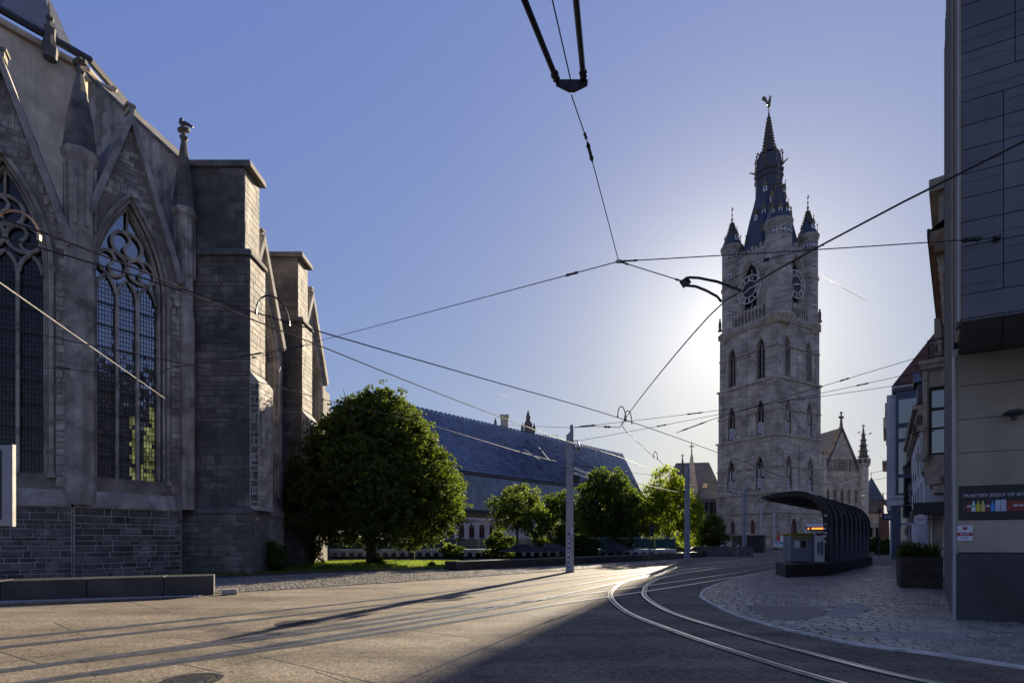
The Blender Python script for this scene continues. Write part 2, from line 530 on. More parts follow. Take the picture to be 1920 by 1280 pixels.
# recessed joints between the concrete slabs
for a, b, w in [((870,1230),(1110,1130),.03),((0,1222),(78,1245),.02),((100,1166),(170,1197),.02),((1000,1242),(1250,1222),.015),((1160,1127),(1216,1127),.03),
                ((480,1228),(700,1280),.02),((590,1258),(650,1279),.02),((210,1120),(330,1150),.02),((420,1107),(520,1128),.02),((330,1195),(470,1215),.02),((760,1180),(900,1197),.02),((700,1105),(780,1118),.02),((300,1236),(420,1262),.02)]:
    p, q = gp(*a), gp(*b)
    d = (q - p).normalized(); n = Vector((-d.y, d.x, 0)) * w / 2
    j = MB(); j.prism([(p - n)[:2], (q - n)[:2], (q + n)[:2], (p + n)[:2]], 0.0052, 0.0075)
    j.build('slab_joint', M['joint'], road)

M['repair'] = mat('old_repair_concrete', (0.115, 0.095, 0.072), 0.85, 0.3, 2.0, bump=0.4, bscale=50, fine=0.6)
for poly in ([(420,1188),(520,1178),(545,1186),(440,1198)], [(985,1150),(1040,1143),(1075,1149),(1015,1158)], [(820,1236),(905,1222),(960,1236),(870,1254)], [(1060,1222),(1120,1214),(1160,1224),(1095,1234)], [(120,1232),(200,1222),(240,1231),(150,1243)]):
    b = MB(); b.prism([tuple(gp(*p)[:2]) for p in poly], .0051, .0062); b.build('repair_patch', M['repair'], road)

# ------------------------------------------------------------------ tram tracks (metre gauge, grooved rail)
def track(centre, name='tram_track'):
    root = struct(name, centre[0])
    line = spline(centre, 0.3)
    for sgn in (-1, 1):
        mb = MB()
        for (o0, o1, z0, z1, mi) in [(-.15, .14, .0055, .009, 1), (-.078, .0, .009, .017, 0), (.042, .072, .009, .016, 0)]:
            mb.cur = mi
            vs = []; fs = []
            for i, p in enumerate(line):
                t = (line[min(i+1, len(line)-1)] - line[max(i-1, 0)]).normalized()
                n = Vector((t.y, -t.x, 0))
                c = p + n * 0.5 * sgn
                a, b = c + n * o0 * sgn, c + n * o1 * sgn
                vs += [(a.x, a.y, z1), (b.x, b.y, z1), (a.x, a.y, z0), (b.x, b.y, z0)]
            for i in range(len(line) - 1):
                k = 4*i
                fs += [(k, k+1, k+5, k+4), (k+2, k, k+4, k+6), (k+1, k+3, k+7, k+5)]
            mb.add(vs, fs)
        mb.build('rail', [M['steel'], M['groove']], root)
    return root
T = lambda *p: [Vector((a, b, 0)) for a, b in p]
curve = T((6.2, 3.6), (5.1, 5.0), (4.28, 6.2), (3.82, 7.8), (3.45, 9.6), (3.13, 12.1), (3.3, 15.0), (3.8, 17.4), (4.9, 20.8), (7.0, 25.0), (11.4, 31.0), (16.2, 36.6), (27, 49), (46, 72))
near = T((-14, -1.5), (-9.6, 2.8), (-5.75, 6.7), (-2.9, 10.2), (-0.1, 14.3), (2.2, 18.2), (4.5, 22.2), (7.1, 26.2), (11.4, 31.2))
branch = T((-5.5, 6.9), (-3.1, 9.35), (-.9, 11.9), (1.0, 14.2), (3.1, 16.5), (5.6, 19.3), (9.4, 23.8), (13.6, 29.0), (19, 36.5))
far = T((-17, 1), (-12.4, 4.6), (-8.3, 8.4), (-4.3, 13.1), (-1.3, 17.3), (1.3, 21.3), (4.3, 25.6), (9.0, 31.6), (15.2, 39), (25, 50.5), (43, 72))
for c in (near, far, branch, curve): track(c)

# ------------------------------------------------------------------ manholes, gratings
def manhole(px, py, r, label):
    c = gp(px, py)
    t = thing('manhole_cover', label, 'manhole cover', (c.x, c.y, 0.006), 'manhole covers in the tram road')
    f = MB(); f.lathe([(r+.07, .006), (r+.07, .013), (r, .013), (r, .006)], 28, (c.x, c.y), cap=False); f.build('frame', M['iron'], t)
    l = MB(); l.lathe([(r-.01, .006), (r-.01, .012)], 28, (c.x, c.y))
    for i in range(-4, 5):
        for j in range(-4, 5):
            x, y = c.x + i*r/5.2, c.y + j*r/5.2
            if math.hypot(x-c.x, y-c.y) < r*.86: l.box(x-.022, x+.022, y-.022, y+.022, .012, .017)
    l.build('lid', M['iron'], t)
manhole(560, 1168, .36, 'round iron manhole cover lying between the two left tram tracks')
manhole(360, 1275, .26, 'studded iron manhole cover cut by the lower edge, nearest the viewer')
manhole(1322, 1079, .40, 'pale shining manhole cover right of the curved rails near the kerb')

# ------------------------------------------------------------------ right pavement of setts with its kerb
pave_poly = [(p.x, p.y) for p in kerb_line] + [(70, 80), (60, 60), (24, 28), (15, 18), (9.6, 11.2), (14, 9), (16, 4), (9, 4)]
mb = MB(); mb.prism(pave_poly, 0.002, 0.02)
pavement = mb.build('pavement', M['sett_bed'], kind='structure')
M['kerb_sunlit_rib'] = mat('white_kerb_sunlit_rib', (.62,.58,.52), .6, .2, 4)  # the kerb's own white; on the platform ribs it stands in for sunlight
k = MB()
vs = []; fs = []
for i, p in enumerate(kerb_line):
    t = (kerb_line[min(i+1, len(kerb_line)-1)] - kerb_line[max(i-1, 0)]).normalized(); n = Vector((t.y, -t.x, 0))
    a, b = p - n*.03, p + n*.035
    vs += [(a.x, a.y, .045), (b.x, b.y, .045), (a.x, a.y, 0), (b.x, b.y, 0)]
for i in range(len(kerb_line)-1):
    q = 4*i; fs += [(q, q+1, q+5, q+4), (q+2, q, q+4, q+6), (q+1, q+3, q+7, q+5)]
k.add(vs, fs); k.build('kerb', M['kerb_sunlit_rib'], pavement)

def inside(poly, x, y):
    c = False; n = len(poly); j = n - 1
    for i in range(n):
        xi, yi = poly[i]; xj, yj = poly[j]
        if (yi > y) != (yj > y) and x < (xj - xi)*(y - yi)/(yj - yi) + xi: c = not c
        j = i
    return c

patch_poly = [tuple(gp(*p)[:2]) for p in [(1408,1136),(1500,1139),(1540,1142),(1552,1150),(1530,1164),(1470,1168),(1438,1164),(1436,1156),(1410,1148)]]
grate_c = [(gp(1596,1147), 1.55, .55), ]
def sett_mesh(name, m):
    mb = MB(); a = .5
    mb.add([(-.5,-.5,0),(.5,-.5,0),(.5,.5,0),(-.5,.5,0),(-.44,-.42,1),(.43,-.44,1),(.44,.43,1),(-.42,.44,1)],
           [(4,5,6,7),(0,1,5,4),(1,2,6,5),(2,3,7,6),(3,0,4,7)])
    return mesh_of(mb, name, m)
def in_patch(x, y): return inside(patch_poly, x, y)
tact_c = Vector((6.55, 9.05)); tact_dir = math.atan2(-.30, 1.0)
def in_tact(x, y):
    d = Vector((x, y)) - tact_c
    u = d.x*math.cos(tact_dir) + d.y*math.sin(tact_dir); v = -d.x*math.sin(tact_dir) + d.y*math.cos(tact_dir)
    return abs(u) < 1.05 and abs(v) < .32
gr_c = Vector((7.75, 12.3)); gr_a = math.atan2(.77, .64)
def in_grate(x, y):
    d = Vector((x, y)) - gr_c
    u = d.x*math.cos(gr_a) + d.y*math.sin(gr_a); v = -d.x*math.sin(gr_a) + d.y*math.cos(gr_a)
    return abs(u) < 1.5 and abs(v) < .34
cells = []
ang = R(-24); ca, sa = math.cos(ang), math.sin(ang)
row = 0; v = -22.0
while v < 40:
    u = -26 + (row % 2)*.09
    while u < 30:
        near_row = True
        L_ = .2 + .1*rng.random()
        x = 8 + ca*(u + L_/2) - sa*v; y = 9 + sa*(u + L_/2) + ca*v
        if 4 < y < 34 and x > 2 and inside(pave_poly, x, y) and not in_patch(x, y) and not in_tact(x, y) and not in_grate(x, y) and abs(x) < y*1.05 + .5:
            cells.append((y, x, L_ - .02, .16, (rng.random()-.5)*.08))
        u += L_
    v += .178; row += 1
cells.sort()
sm = sett_mesh('sett', M['sett'])
first = [c for c in cells if c[1]/c[0] < .98 and c[0] > 6.2][:300]
keep = set(id(c) for c in first)
for c in first:
    piece('sett', sm, pavement, (c[1], c[0], .012), ang + c[4], (c[2], c[3], .022 + .012*rng.random()))
def boxes_np(cs, a0, name, m, parent, hz=.022, z0=.012):
    base = np.array([(-.5,-.5,0),(.5,-.5,0),(.5,.5,0),(-.5,.5,0),(-.44,-.42,1),(.43,-.44,1),(.44,.43,1),(-.42,.44,1)])
    quads = np.array([(4,5,6,7),(0,1,5,4),(1,2,6,5),(2,3,7,6),(3,0,4,7)])
    V = np.zeros((len(cs), 8, 3)); 
    for i, (y, x, l, w, r) in enumerate(cs):
        b = base * (l, w, hz + .012*rng.random())
        th = a0 + r; c_, s_ = math.cos(th), math.sin(th)
        V[i, :, 0] = x + b[:, 0]*c_ - b[:, 1]*s_; V[i, :, 1] = y + b[:, 0]*s_ + b[:, 1]*c_; V[i, :, 2] = z0 + b[:, 2] + (b[:, 0]*(rng.random()-.5) + b[:, 1]*(rng.random()-.5))*.07
    F = (quads[None] + 8*np.arange(len(cs))[:, None, None]).reshape(-1, 4)
    me = bpy.data.meshes.new(name)
    off = root_loc(parent)
    me.from_pydata((V.reshape(-1, 3) - np.array(off)).tolist(), [], F.tolist()); me.materials.append(m)
    o = bpy.data.objects.new(name, me); COL.objects.link(o); o.parent = parent; o['kind'] = 'stuff'
    return o
boxes_np([c for c in cells if id(c) not in keep], ang, 'sett_field', M['sett'], pavement)

# asphalt repair patch
pp = MB(); pp.prism(patch_poly, 0.02, 0.036); pp.build('asphalt_patch', M['patch'], pavement)
# tactile studs
ts = MB(frame(tact_c.x, tact_c.y, tact_dir)); ts.box(-1.05, 1.05, -.32, .32, .02, .03)
for i in range(36):
    for j in range(10):
        u, w = -1.02 + i*.0583 + (j % 2)*.029, -.29 + j*.064
        ts.box(u-.017, u+.017, w-.017, w+.017, .03, .038)
ts.build('tactile_paving', M['kerb'], pavement)
# drain gratings in the setts
tg = thing('drain_grating', 'long pair of slotted iron drain gratings set in the right pavement', 'drain grating', (gr_c.x, gr_c.y, 0.02))
for s_ in (-.76, .76):
    b = MB(frame(gr_c.x, gr_c.y, gr_a)); b.box(s_-.72, s_+.72, -.33, .33, .02, .024); b.build('grate_bed', M['groove'], tg)
    b = MB(frame(gr_c.x, gr_c.y, gr_a))
    for i in range(19): b.box(s_-.70 + i*.077, s_-.70 + i*.077 + .04, -.31, .31, .024, .036)
    b.build('grate', M['kerb'], tg)

# ------------------------------------------------------------------ square left of the tracks: small tan setts
sq_poly = [(-9.0, 16.45), (-4.6, 20.65), (2.6, 28.45), (17.5, 46.1), (40, 84), (34, 84), (22.5, 56), (9.6, 41.0), (-2.9, 28.5), (-3.1, 30.4), (-9.4, 26.2), (-12.7, 22.5), (-13.2, 18.2)]
mb = MB(); mb.prism(sq_poly, 0.002, 0.006); square = mb.build('sett_square', M['sett_bed'], kind='structure')
cells = []
v = -4.0; a2 = math.atan2(.77, .70); c2, s2 = math.cos(a2), math.sin(a2)
while v < 9:
    u = -8 + .08*rng.random()
    while u < 34:
        L_ = .16 + .07*rng.random()
        x = -6 + c2*u - s2*v; y = 20 + s2*u + c2*v
        if inside(sq_poly, x, y) and y < 42: cells.append((y, x, L_-.025, .125, (rng.random()-.5)*.08))
        u += L_
    v += .15
boxes_np(cells, a2, 'sett_field', M['sett_tan'], square, .02, .002)

# asphalt path beside the lawn, lawn with real blades
path_poly = [(-13.9, 18.6), (-12.7, 22.45), (-9.4, 26.15), (-3.2, 30.3), (-3.1, 31.0), (-9.8, 27.4), (-13.6, 23.6), (-15.2, 19.6)]
mb = MB(); mb.prism(path_poly, 0.008, 0.012); mb.build('path', M['asphalt'], kind='structure')
lawn_poly = [(-15.2, 19.7), (-13.6, 23.65), (-9.8, 27.45), (-3.0, 31.1), (0, 35), (-4, 41), (-16, 43), (-16, 24)]
mb = MB(); mb.prism(lawn_poly, 0.009, 0.05); lawn = mb.build('lawn', M['grass_soil'], kind='structure')
M['grass'] = leaf_mat('grass_blade', (0.075, 0.12, 0.018), (0.24, 0.33, 0.03), 0.45)
V = []; F = []
for i in range(60000):
    x, y = -16 + 16*rng.random(), 20 + 23*rng.random()
    if not inside(lawn_poly, x, y): continue
    h = .05 + .07*rng.random(); a = rng.random()*math.pi; w = .012
    dx, dy = math.cos(a)*w, math.sin(a)*w
    n = len(V); lx, ly = (rng.random()-.5)*.06, (rng.random()-.5)*.06
    V += [(x-dx, y-dy, .045), (x+dx, y+dy, .045), (x+lx, y+ly, .05+h)]; F.append((n, n+1, n+2))
me = bpy.data.meshes.new('grass'); me.from_pydata(V, [], F); me.materials.append(M['grass'])
o = bpy.data.objects.new('grass', me); COL.objects.link(o); o['kind'] = 'stuff'; tag(o, 'sunlit short grass on the lawn under the big round tree', 'grass')
# ================================================================== church
church = thing('gothic_church', 'dark weathered gothic stone church with gabled tracery windows and buttresses on the left', 'church', (-16, 27, 0))
M['church_glass'] = glass_mat('leaded_glass', (0.02, 0.027, 0.036), 0.07, isl=0.5, spec=1.0)
M['church_glass'].node_tree.nodes['Principled BSDF'].inputs['IOR'].default_value = 2.3
M['far_light_glass'] = mat('painted_far_light_glass', (0.085, 0.092, 0.035), 0.12, 0.35, 1.6, isl=0.7, emit=(0.50, 0.52, 0.17), estr=0.10)  # glow in the glass stands in for daylight through the opposite windows
_n = M['far_light_glass'].node_tree; _b = _n.nodes['Principled BSDF']
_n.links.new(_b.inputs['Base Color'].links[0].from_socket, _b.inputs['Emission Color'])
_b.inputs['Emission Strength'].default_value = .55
M['came'] = mat('lead_came', (0.012, 0.012, 0.013), 0.7, 0.2, 5)
M['coping'] = mat('gable_coping_stone', (0.36, 0.325, 0.28), .85, .3, 1.4, bump=.25, streak=.5, blotch=((.12,.11,.1), .9, .7, .5, .68))
stone_proto = []
def stone_mesh(m):
    mb = MB(); j = lambda s: (rng.random()-.5)*s
    e = .06
    vs = [(-.5,0,-.5),(.5,0,-.5),(.5,0,.5),(-.5,0,.5)]
    fr = [(-.5+e+j(.03),-1+j(.3),-.5+.12+j(.08)),(.5-e+j(.03),-1+j(.3),-.5+.12+j(.08)),(.5-e+j(.03),-1+j(.3),.5-.12+j(.08)),(-.5+e+j(.03),-1+j(.3),.5-.12+j(.08))]
    mb.add(vs + fr, [(4,5,6,7),(0,1,5,4),(1,2,6,5),(2,3,7,6),(3,0,4,7)])
    return mesh_of(mb, 'stone', m)
stone_dk = [stone_mesh(M['stone_dk']) for i in range(4)]
stone_md = [stone_mesh(M['stone_md']) for i in range(4)]
STONES = [0]
def courses(u0, u1, z0, z1, ch, lw):
    out = []; z = z0
    while z < z1 - .05:
        h = min(ch*(.6 + .8*rng.random()), z1 - z)
        if z1 - z - h < .1: h = z1 - z
        u = u0
        while u < u1 - .03:
            l = min(lw*(.35 + 1.5*rng.random()**1.5), u1 - u)
            if u1 - u - l < .15: l = u1 - u
            out.append((u + l/2, z + h/2, l, h)); u += l
        z += h
    return out
def masonry(parent, Mx, u0, u1, z0, z1, ch, lw, protos, single=True, proud=.03, gap=.022, m=None):
    """stones laid in courses on the face y=0 of the frame Mx (viewer at -y)"""
    rz = math.atan2(Mx[1][0], Mx[0][0])
    mb = MB()
    for (u, z, l, h) in courses(u0, u1, z0, z1, ch, lw):
        if single and STONES[0] < 298:
            STONES[0] += 1
            p = Mx @ Vector((u, 0.004, z))
            piece('stone', random.choice(protos), parent, p, rz, (l - gap, proud*(.6 + .7*rng.random()), h - gap))
        else:
            d = proud*(.5 + .8*rng.random()); a, b = (l - gap)/2, (h - gap)/2; e = .012
            mb.M = Mx
            mb.add([(u-a,.004,z-b),(u+a,.004,z-b),(u+a,.004,z+b),(u-a,.004,z+b),(u-a+e,-d,z-b+e),(u+a-e,-d,z-b+e),(u+a-e,-d,z+b-e),(u-a+e,-d,z+b-e)],
                   [(4,5,6,7),(0,1,5,4),(1,2,6,5),(2,3,7,6),(3,0,4,7)])
    if mb.v: mb.build('stone_facing', m or M['stone_md'], parent, kind='stuff')

def bay(x, y, ang, W=4.0, sill=4.3, spring=12.55, apex=16.2, g0=13.9, g1=20.1, detail=True, plinth=True, amber=(0, 0), glass=None):
    """one gabled chapel face with its tracery window"""
    Mx = frame(x, y, ang); glass = glass or M["church_glass"]
    h = W/2
    w = MB(Mx); a = 1.34
    wall_open(w, -h, h, 3.1, g1, [(0, a, sill, spring, apex + .25)], 0, .7, top=[(h, g0), (0, g1), (-h, g0)])
    wall = w.build('wall', M['wall_joint'] if detail else M['stone_lt'], church)
    p = MB(Mx); p.box(-h-.02, h+.02, -.12, .7, -.3, 3.0); pl = p.build('plinth', M['mortar'], church)
    if plinth: masonry(pl, Mx @ Matrix.Translation((0, -.12, 0)), -h, h, 0.0, 2.98, .25, .5, stone_dk, proud=.05, gap=.03)
    # sloping sill and string course
    s = MB(Mx); s.add([(-h,-.22,3.0),(h,-.22,3.0),(h,-.22,3.12),(-h,-.22,3.12),(-a,.3,sill),(a,.3,sill),(h,.02,3.75),(-h,.02,3.75),(-h,.3,3.0),(h,.3,3.0)],
                      [(0,1,2,3),(3,2,6,7),(7,6,5,4),(0,8,9,1),(0,3,7,8),(1,9,6,2)])
    s.build('string_course', M['stone_lt'], church)
    # mouldings round the opening
    m = MB(Mx)
    def outline(aa, ap, sp=spring): return [(-aa, sill)] + arch_pts(aa, sp, ap, 12) + [(aa, sill)]
    for aa, ap, d, r in ((a+.16, apex+.55, -.05, .085), (a+.02, apex+.3, .06, .07), (a-.1, apex+.12, .25, .06)):
        m.tube([(u, d, z) for u, z in outline(aa, ap)], r, 6)
    m.ring(outline(a, apex+.25), outline(1.17, apex), .3, .62)
    for s_ in (-1, 1):
        for zc in (spring,):
            m.lathe([(.08, zc-.25), (.12, zc-.1), (.15, zc), (.15, zc+.08)], 8, (s_*(a+.17), -.06))
        m.lathe([(.16, sill-.15), (.13, sill), (.085, sill+.15)], 8, (s_*(a+.17), -.06))
    m.build('window_moulding', M['stone_lt'], church)
    # gable coping
    c = MB(Mx)
    o_ = [(-h-.12, g0-.15), (0, g1+.35), (h+.12, g0-.15)]; i_ = [(-h+.12, g0-.35), (0, g1-.28), (h-.12, g0-.35)]
    c.ring(o_, i_, -.22, .75); c.build('gable_coping', M['coping'], church)
    c = MB(Mx); c.box(-.1,.1,-.12,.3,g1+.25,g1+.6); c.box(-.17,.17,-.16,.34,g1+.52,g1+.62); c.split('gable_knob', M['stone_lt'], church)
    # small roof running back from the gable
    rf = MB(Mx); rf.add([(-h,.7,g0-.2),(0,.7,g1-.1),(h,.7,g0-.2),(-h*.3,4.8,g0+1.5),(0,4.8,g1),(h*.3,4.8,g0+1.5)], [(0,1,4,3),(1,2,5,4)]); rf.build('chapel_roof', M['slate'], church)
    # window
    win = MB(Mx); win.ext(outline(1.17, apex), .5, .54)
    win_o = win.build('window', glass, church)
    bk = MB(Mx); bk.box(-h+.3, h-.3, .72, .8, .2, spring+1); bk.build('inner_wall', M['soot'], church)
    mu = MB(Mx)
    for s_ in (-1, 1): mu.box(s_*.39-.055, s_*.39+.055, .27, .5, sill, spring-.15)
    mu.build('mullion', M['stone_lt'], win_o)
    tr = MB(Mx)
    for c0 in (-.78, 0, .78):
        tr.tube([(u, .36, z) for u, z in arch_pts(.36, spring-.2, spring+.55, 8, c0)], .075, 6)
    def swirl(cx, cz, r, s=1):
        tr.tube([(cx + r*math.cos(t*math.pi/12), .36, cz + r*math.sin(t*math.pi/12)) for t in range(24)], .075, 6, closed=True)
        pts = []
        for t in range(13):
            th = math.pi*(t/12); pts.append((cx - r/2 + r/2*math.cos(math.pi - th)*1, .36, cz + s*r/2*math.sin(th)))
        for t in range(1, 13):
            th = math.pi*(t/12); pts.append((cx + r/2 + r/2*math.cos(math.pi - th), .36, cz - s*r/2*math.sin(th)))
        ct, st = math.cos(R(-50*s)), math.sin(R(-50*s))
        pts = [(cx + (q[0]-cx)*ct - (q[2]-cz)*st, .36, cz + (q[0]-cx)*st + (q[2]-cz)*ct) for q in pts]
        tr.tube(pts, .065, 6)
    swirl(-.56, spring+1.12, .54); swirl(.56, spring+1.12, .54); swirl(0, spring+2.12, .58)
    tr.tube([(0,.36,spring+2.7),(0,.36,apex)], .05, 6)
    tr.build('tracery', M['stone_lt'], win_o)
    if detail:
        pn = MB(Mx); am = MB(Mx); ld = MB(Mx)
        n = 6
        for li, c0 in enumerate((-.78, 0, .78)):
            x0, x1 = c0-.335, c0+.335; st = (x1-x0)/n
            z = sill + .02; r_ = 0
            while z < spring + .35:
                for i in range(n):
                    t1, t2 = (rng.random()-.5)*.008, (rng.random()-.5)*.008
                    q = [(x0+i*st, .46+t1, z), (x0+(i+1)*st, .46-t1, z), (x0+(i+1)*st, .46+t2-t1, z+.19), (x0+i*st, .46+t2+t1, z+.19)]
                    frac = (z-sill)/(spring-sill)
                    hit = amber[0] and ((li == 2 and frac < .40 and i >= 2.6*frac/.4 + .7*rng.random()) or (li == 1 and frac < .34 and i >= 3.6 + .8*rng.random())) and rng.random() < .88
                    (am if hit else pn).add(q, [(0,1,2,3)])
                ld.box(x0, x1, .44, .462, z-.008, z+.008)
                z += .19; r_ += 1
            for i in range(n+1): ld.box(x0+i*st-.008, x0+i*st+.008, .442, .464, sill, spring+.35)
        pn.build('pane', glass, win_o, kind='stuff')
        if am.v: am.build('painted_glow_pane', M['far_light_glass'], win_o, kind='stuff')  # panes with daylight painted in as glow, no lamp behind
        ld.build('lead_grid', M['came'], win_o, kind='stuff')
        z = sill + .9
        while z < spring + .1:
            b = MB(Mx); b.box(-1.17, 1.17, .415, .44, z-.022, z+.022); b.build('saddle_bar', M['came'], win_o); z += .95
    # course joints as thin proud ashlars around the window
    if detail:
        masonry(wall, Mx @ Matrix.Translation((0, 0, 0)), -h, -a-.28, 3.8, spring-.1, .33, .5, stone_md, single=False, proud=.03, gap=.022, m=M['stone_lt'])
        masonry(wall, Mx @ Matrix.Translation((0, 0, 0)), a+.28, h, 3.8, spring-.1, .33, .5, stone_md, single=False, proud=.03, gap=.022, m=M['stone_lt'])
        mb = MB(Mx)
        for (u, z, l, hh) in courses(-h+.02, h-.02, spring, g1, .29, .36):
            # keep only the stones between the arch hood and the coping
            top_ok = all(abs(uu) < (g1 - .12 - (z+hh/2))/(g1 - g0)*h for uu in (u-l/2, u+l/2))
            def arch_z(uu):
                aa = a + .2; hh_ = apex + .58 - spring; Rr = (aa*aa + hh_*hh_)/(2*aa)
                if abs(uu) >= aa: return spring - 1
                return spring + math.sqrt(max(0, Rr*Rr - (abs(uu) - aa + Rr)**2))
            if top_ok and min(z - hh/2 - arch_z(uu) for uu in (u-l/2, u, u+l/2)) > 0:
                d = .008 + .022*rng.random(); p_, q_ = (l-.022)/2, (hh-.022)/2
                mb.box(u-p_, u+p_, -d, .004, z-q_, z+q_)
        mb.build('stone_facing', M['stone_lt'], wall, kind='stuff')

def pinnacle(x, y, z0, z1, z2, r, bird=False):
    b = MB(); b.lathe([(r*1.15, 3.1), (r*1.15, z0-3), (r*1.0, z0-2.6), (r*1.0, z1-.5), (r*1.25, z1-.25), (r*1.3, z1), (r*1.05, z1+.1)], 8, (x, y)); pin = b.build('pinnacle', M['stone_lt'], church)
    s = MB(); s.lathe([(r*1.15, z1+.05), (r*.85, z1+.4*(z2-z1)), (r*.3, z2-.5), (r*.2, z2-.3)], 8, (x, y))
    k = 5
    for i in range(1, k):
        zz = z1 + (z2-z1)*.75*i/k; rr = r*1.15*(1 - .75*i/k)
        s.lathe([(rr+.04, zz), (rr+.05, zz+.06), (rr-.02, zz+.1)], 8, (x, y))
    s.build('spirelet', M['soot'], pin)
    f = MB(); f.lathe([(.08, z2-.5), (.2, z2-.25), (.1, z2-.1), (.06, z2), (.22, z2+.12), (.1, z2+.3)], 8, (x, y))
    f.box(x-.27, x+.27, y-.07, y+.07, z2+.02, z2+.2); f.build('finial', M['soot'], pin)
    for i in range(8):
        th = i*math.pi/4 + .39
        t = MB(); t.tube([(x+r*1.03*math.cos(th), y+r*1.03*math.sin(th), z0-1), (x+r*1.03*math.cos(th), y+r*1.03*math.sin(th), z1-.5)], .06, 5); t.build('shaft', M['stone_lt'], pin)

angB = math.atan2(3.2, 2.3); angA = math.atan2(1.15, 2.1)
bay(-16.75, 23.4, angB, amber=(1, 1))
M['dim_glass'] = glass_mat('dim_leaded_glass', (0.015, 0.017, 0.02), 0.12, isl=0.5, spec=0.4)
bay(-19.85, 20.75, angA, W=4.3, glass=M['dim_glass'])
bay(-23.75, 19.92, R(-6), W=4.1, detail=False, plinth=False, glass=M['dim_glass'])
pinnacle(-17.9, 22.1, 15.5, 17.6, 21.3, .5)
pinnacle(-15.75, 25.6, 15.2, 17.4, 21.2, .42)
# bird on the nearer pinnacle
bd = MB(); bx, by, bz = -15.75, 25.6, 21.62
bd.ball((bx, by, bz), .13, 8, 6, (1.5, .9, .9)); bd.ball((bx-.12, by, bz+.2), .075, 8, 6); bd.tube([(bx-.14,by,bz),(bx-.13,by,bz+.2)], [.1,.06], 6)
bd.tube([(bx+.15,by,bz-.02),(bx+.42,by,bz-.18)], [.09,.05], 5); bd.tube([(bx-.18,by,bz+.2),(bx-.26,by,bz+.19)], [.03,.008], 4)
bd.tube([(bx,by+.04,bz-.1),(bx,by+.04,bz-.24)], .015, 4); bd.tube([(bx,by-.04,bz-.1),(bx,by-.04,bz-.24)], .015, 4)
tag(bd.build('pigeon', M['lead'], smooth=True), 'pigeon perched on the finial of the slim church pinnacle', 'bird')

# big square buttress facing the road
def buttress(x0, x1, y0, y1, zt, stones, single):
    b = MB(); b.box(x0, x1, y0, y1, 3.05, 15.6); b.box(x0+.02, x1-.28, y0+.06, y1-.03, 15.6, zt)
    bt = b.build('buttress', M['mortar_dk'] if stones else M['stone_md'], church)
    p = MB(); p.box(x0-.1, x1+.18, y0-.15, y1, -.3, 3.0); pl = p.build('plinth', M['mortar_dk'], church)
    s = MB()
    for z, o_ in ((3.0, .24), (15.55, .14), (zt-.02, .07)):
        s.add([(x0-o_,y0-o_,z-.05),(x1+o_,y0-o_,z-.05),(x1+o_,y1,z-.05),(x0-o_,y1,z-.05),(x0-o_,y0-o_,z+.1),(x1+o_,y0-o_,z+.1),(x1+o_,y1,z+.1),(x0-o_,y1,z+.1),
               (x0,y0,z+.3),(x1,y0,z+.3),(x1,y1,z+.3),(x0,y1,z+.3)],
              [(0,3,2,1),(0,1,5,4),(1,2,6,5),(2,3,7,6),(3,0,4,7),(4,5,9,8),(5,6,10,9),(6,7,11,10),(7,4,8,11),(8,9,10,11)])
    s.split('weathering', M['soot'], bt)
    # sloped offset on the lit side
    w = MB(); w.add([(x1,y0,9.9),(x1,y1,9.9),(x1+.42,y0+.02,9.4),(x1+.42,y1-.02,9.4),(x1+.42,y0+.02,3.1),(x1+.42,y1-.02,3.1),(x1,y0,3.1),(x1,y1,3.1)],
                    [(0,2,3,1),(2,4,5,3),(0,6,4,2),(1,3,5,7)])
    so_ = w.build('buttress_set_off', M['mortar'], bt)
    masonry(so_, frame(0, y0+.02, 0), x1+.01, x1+.42, 3.3, 9.3, .34, .3, stone_dk, single=False, gap=.05, proud=.03, m=M['stone_dk'])
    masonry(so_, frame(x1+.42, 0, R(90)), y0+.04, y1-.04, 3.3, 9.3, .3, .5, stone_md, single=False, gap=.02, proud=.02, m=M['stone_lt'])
    if stones:
        masonry(pl, frame(0, y0-.15, 0), x0-.08, x1+.16, 0, 2.95, .27, .6, stone_md, single=single)
        masonry(bt, frame(0, y0, 0), x0, x1, 3.3, 15.4, .3, .62, stone_md, single=single, gap=.026, proud=.03)
        masonry(bt, frame(0, y0+.06, 0), x0+.02, x1-.28, 15.9, zt-.1, .36, .75, stone_md, single=False, gap=.006, proud=.008)
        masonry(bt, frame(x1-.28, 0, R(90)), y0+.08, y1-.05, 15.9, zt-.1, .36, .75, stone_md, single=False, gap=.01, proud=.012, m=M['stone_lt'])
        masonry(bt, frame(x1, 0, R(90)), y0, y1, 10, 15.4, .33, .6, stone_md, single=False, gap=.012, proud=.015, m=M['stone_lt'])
    return bt
buttress(-16.1, -12.78, 26.0, 27.6, 19.9, True, True)
buttress(-16.2, -13.35, 33.9, 35.6, 19.7, True, False)
# choir chapels on the long side, seen edge-on: gabled bays facing the sun
bay(-14.35, 30.6, R(82), W=4.1, g0=13.5, g1=18.8, apex=15.4, spring=12, detail=False, plinth=False)
bay(-14.25, 37.8, R(82), W=4.3, g0=13.5, g1=18.9, apex=15.4, spring=12, detail=False, plinth=False)
w = MB(); w.box(-16.2, -14.7, 27.6, 43, 0, 13.4); w.box(-22.5, -17.6, 27.4, 43, 0, 15.0)
w.build('wall', M['stone_md'], church)
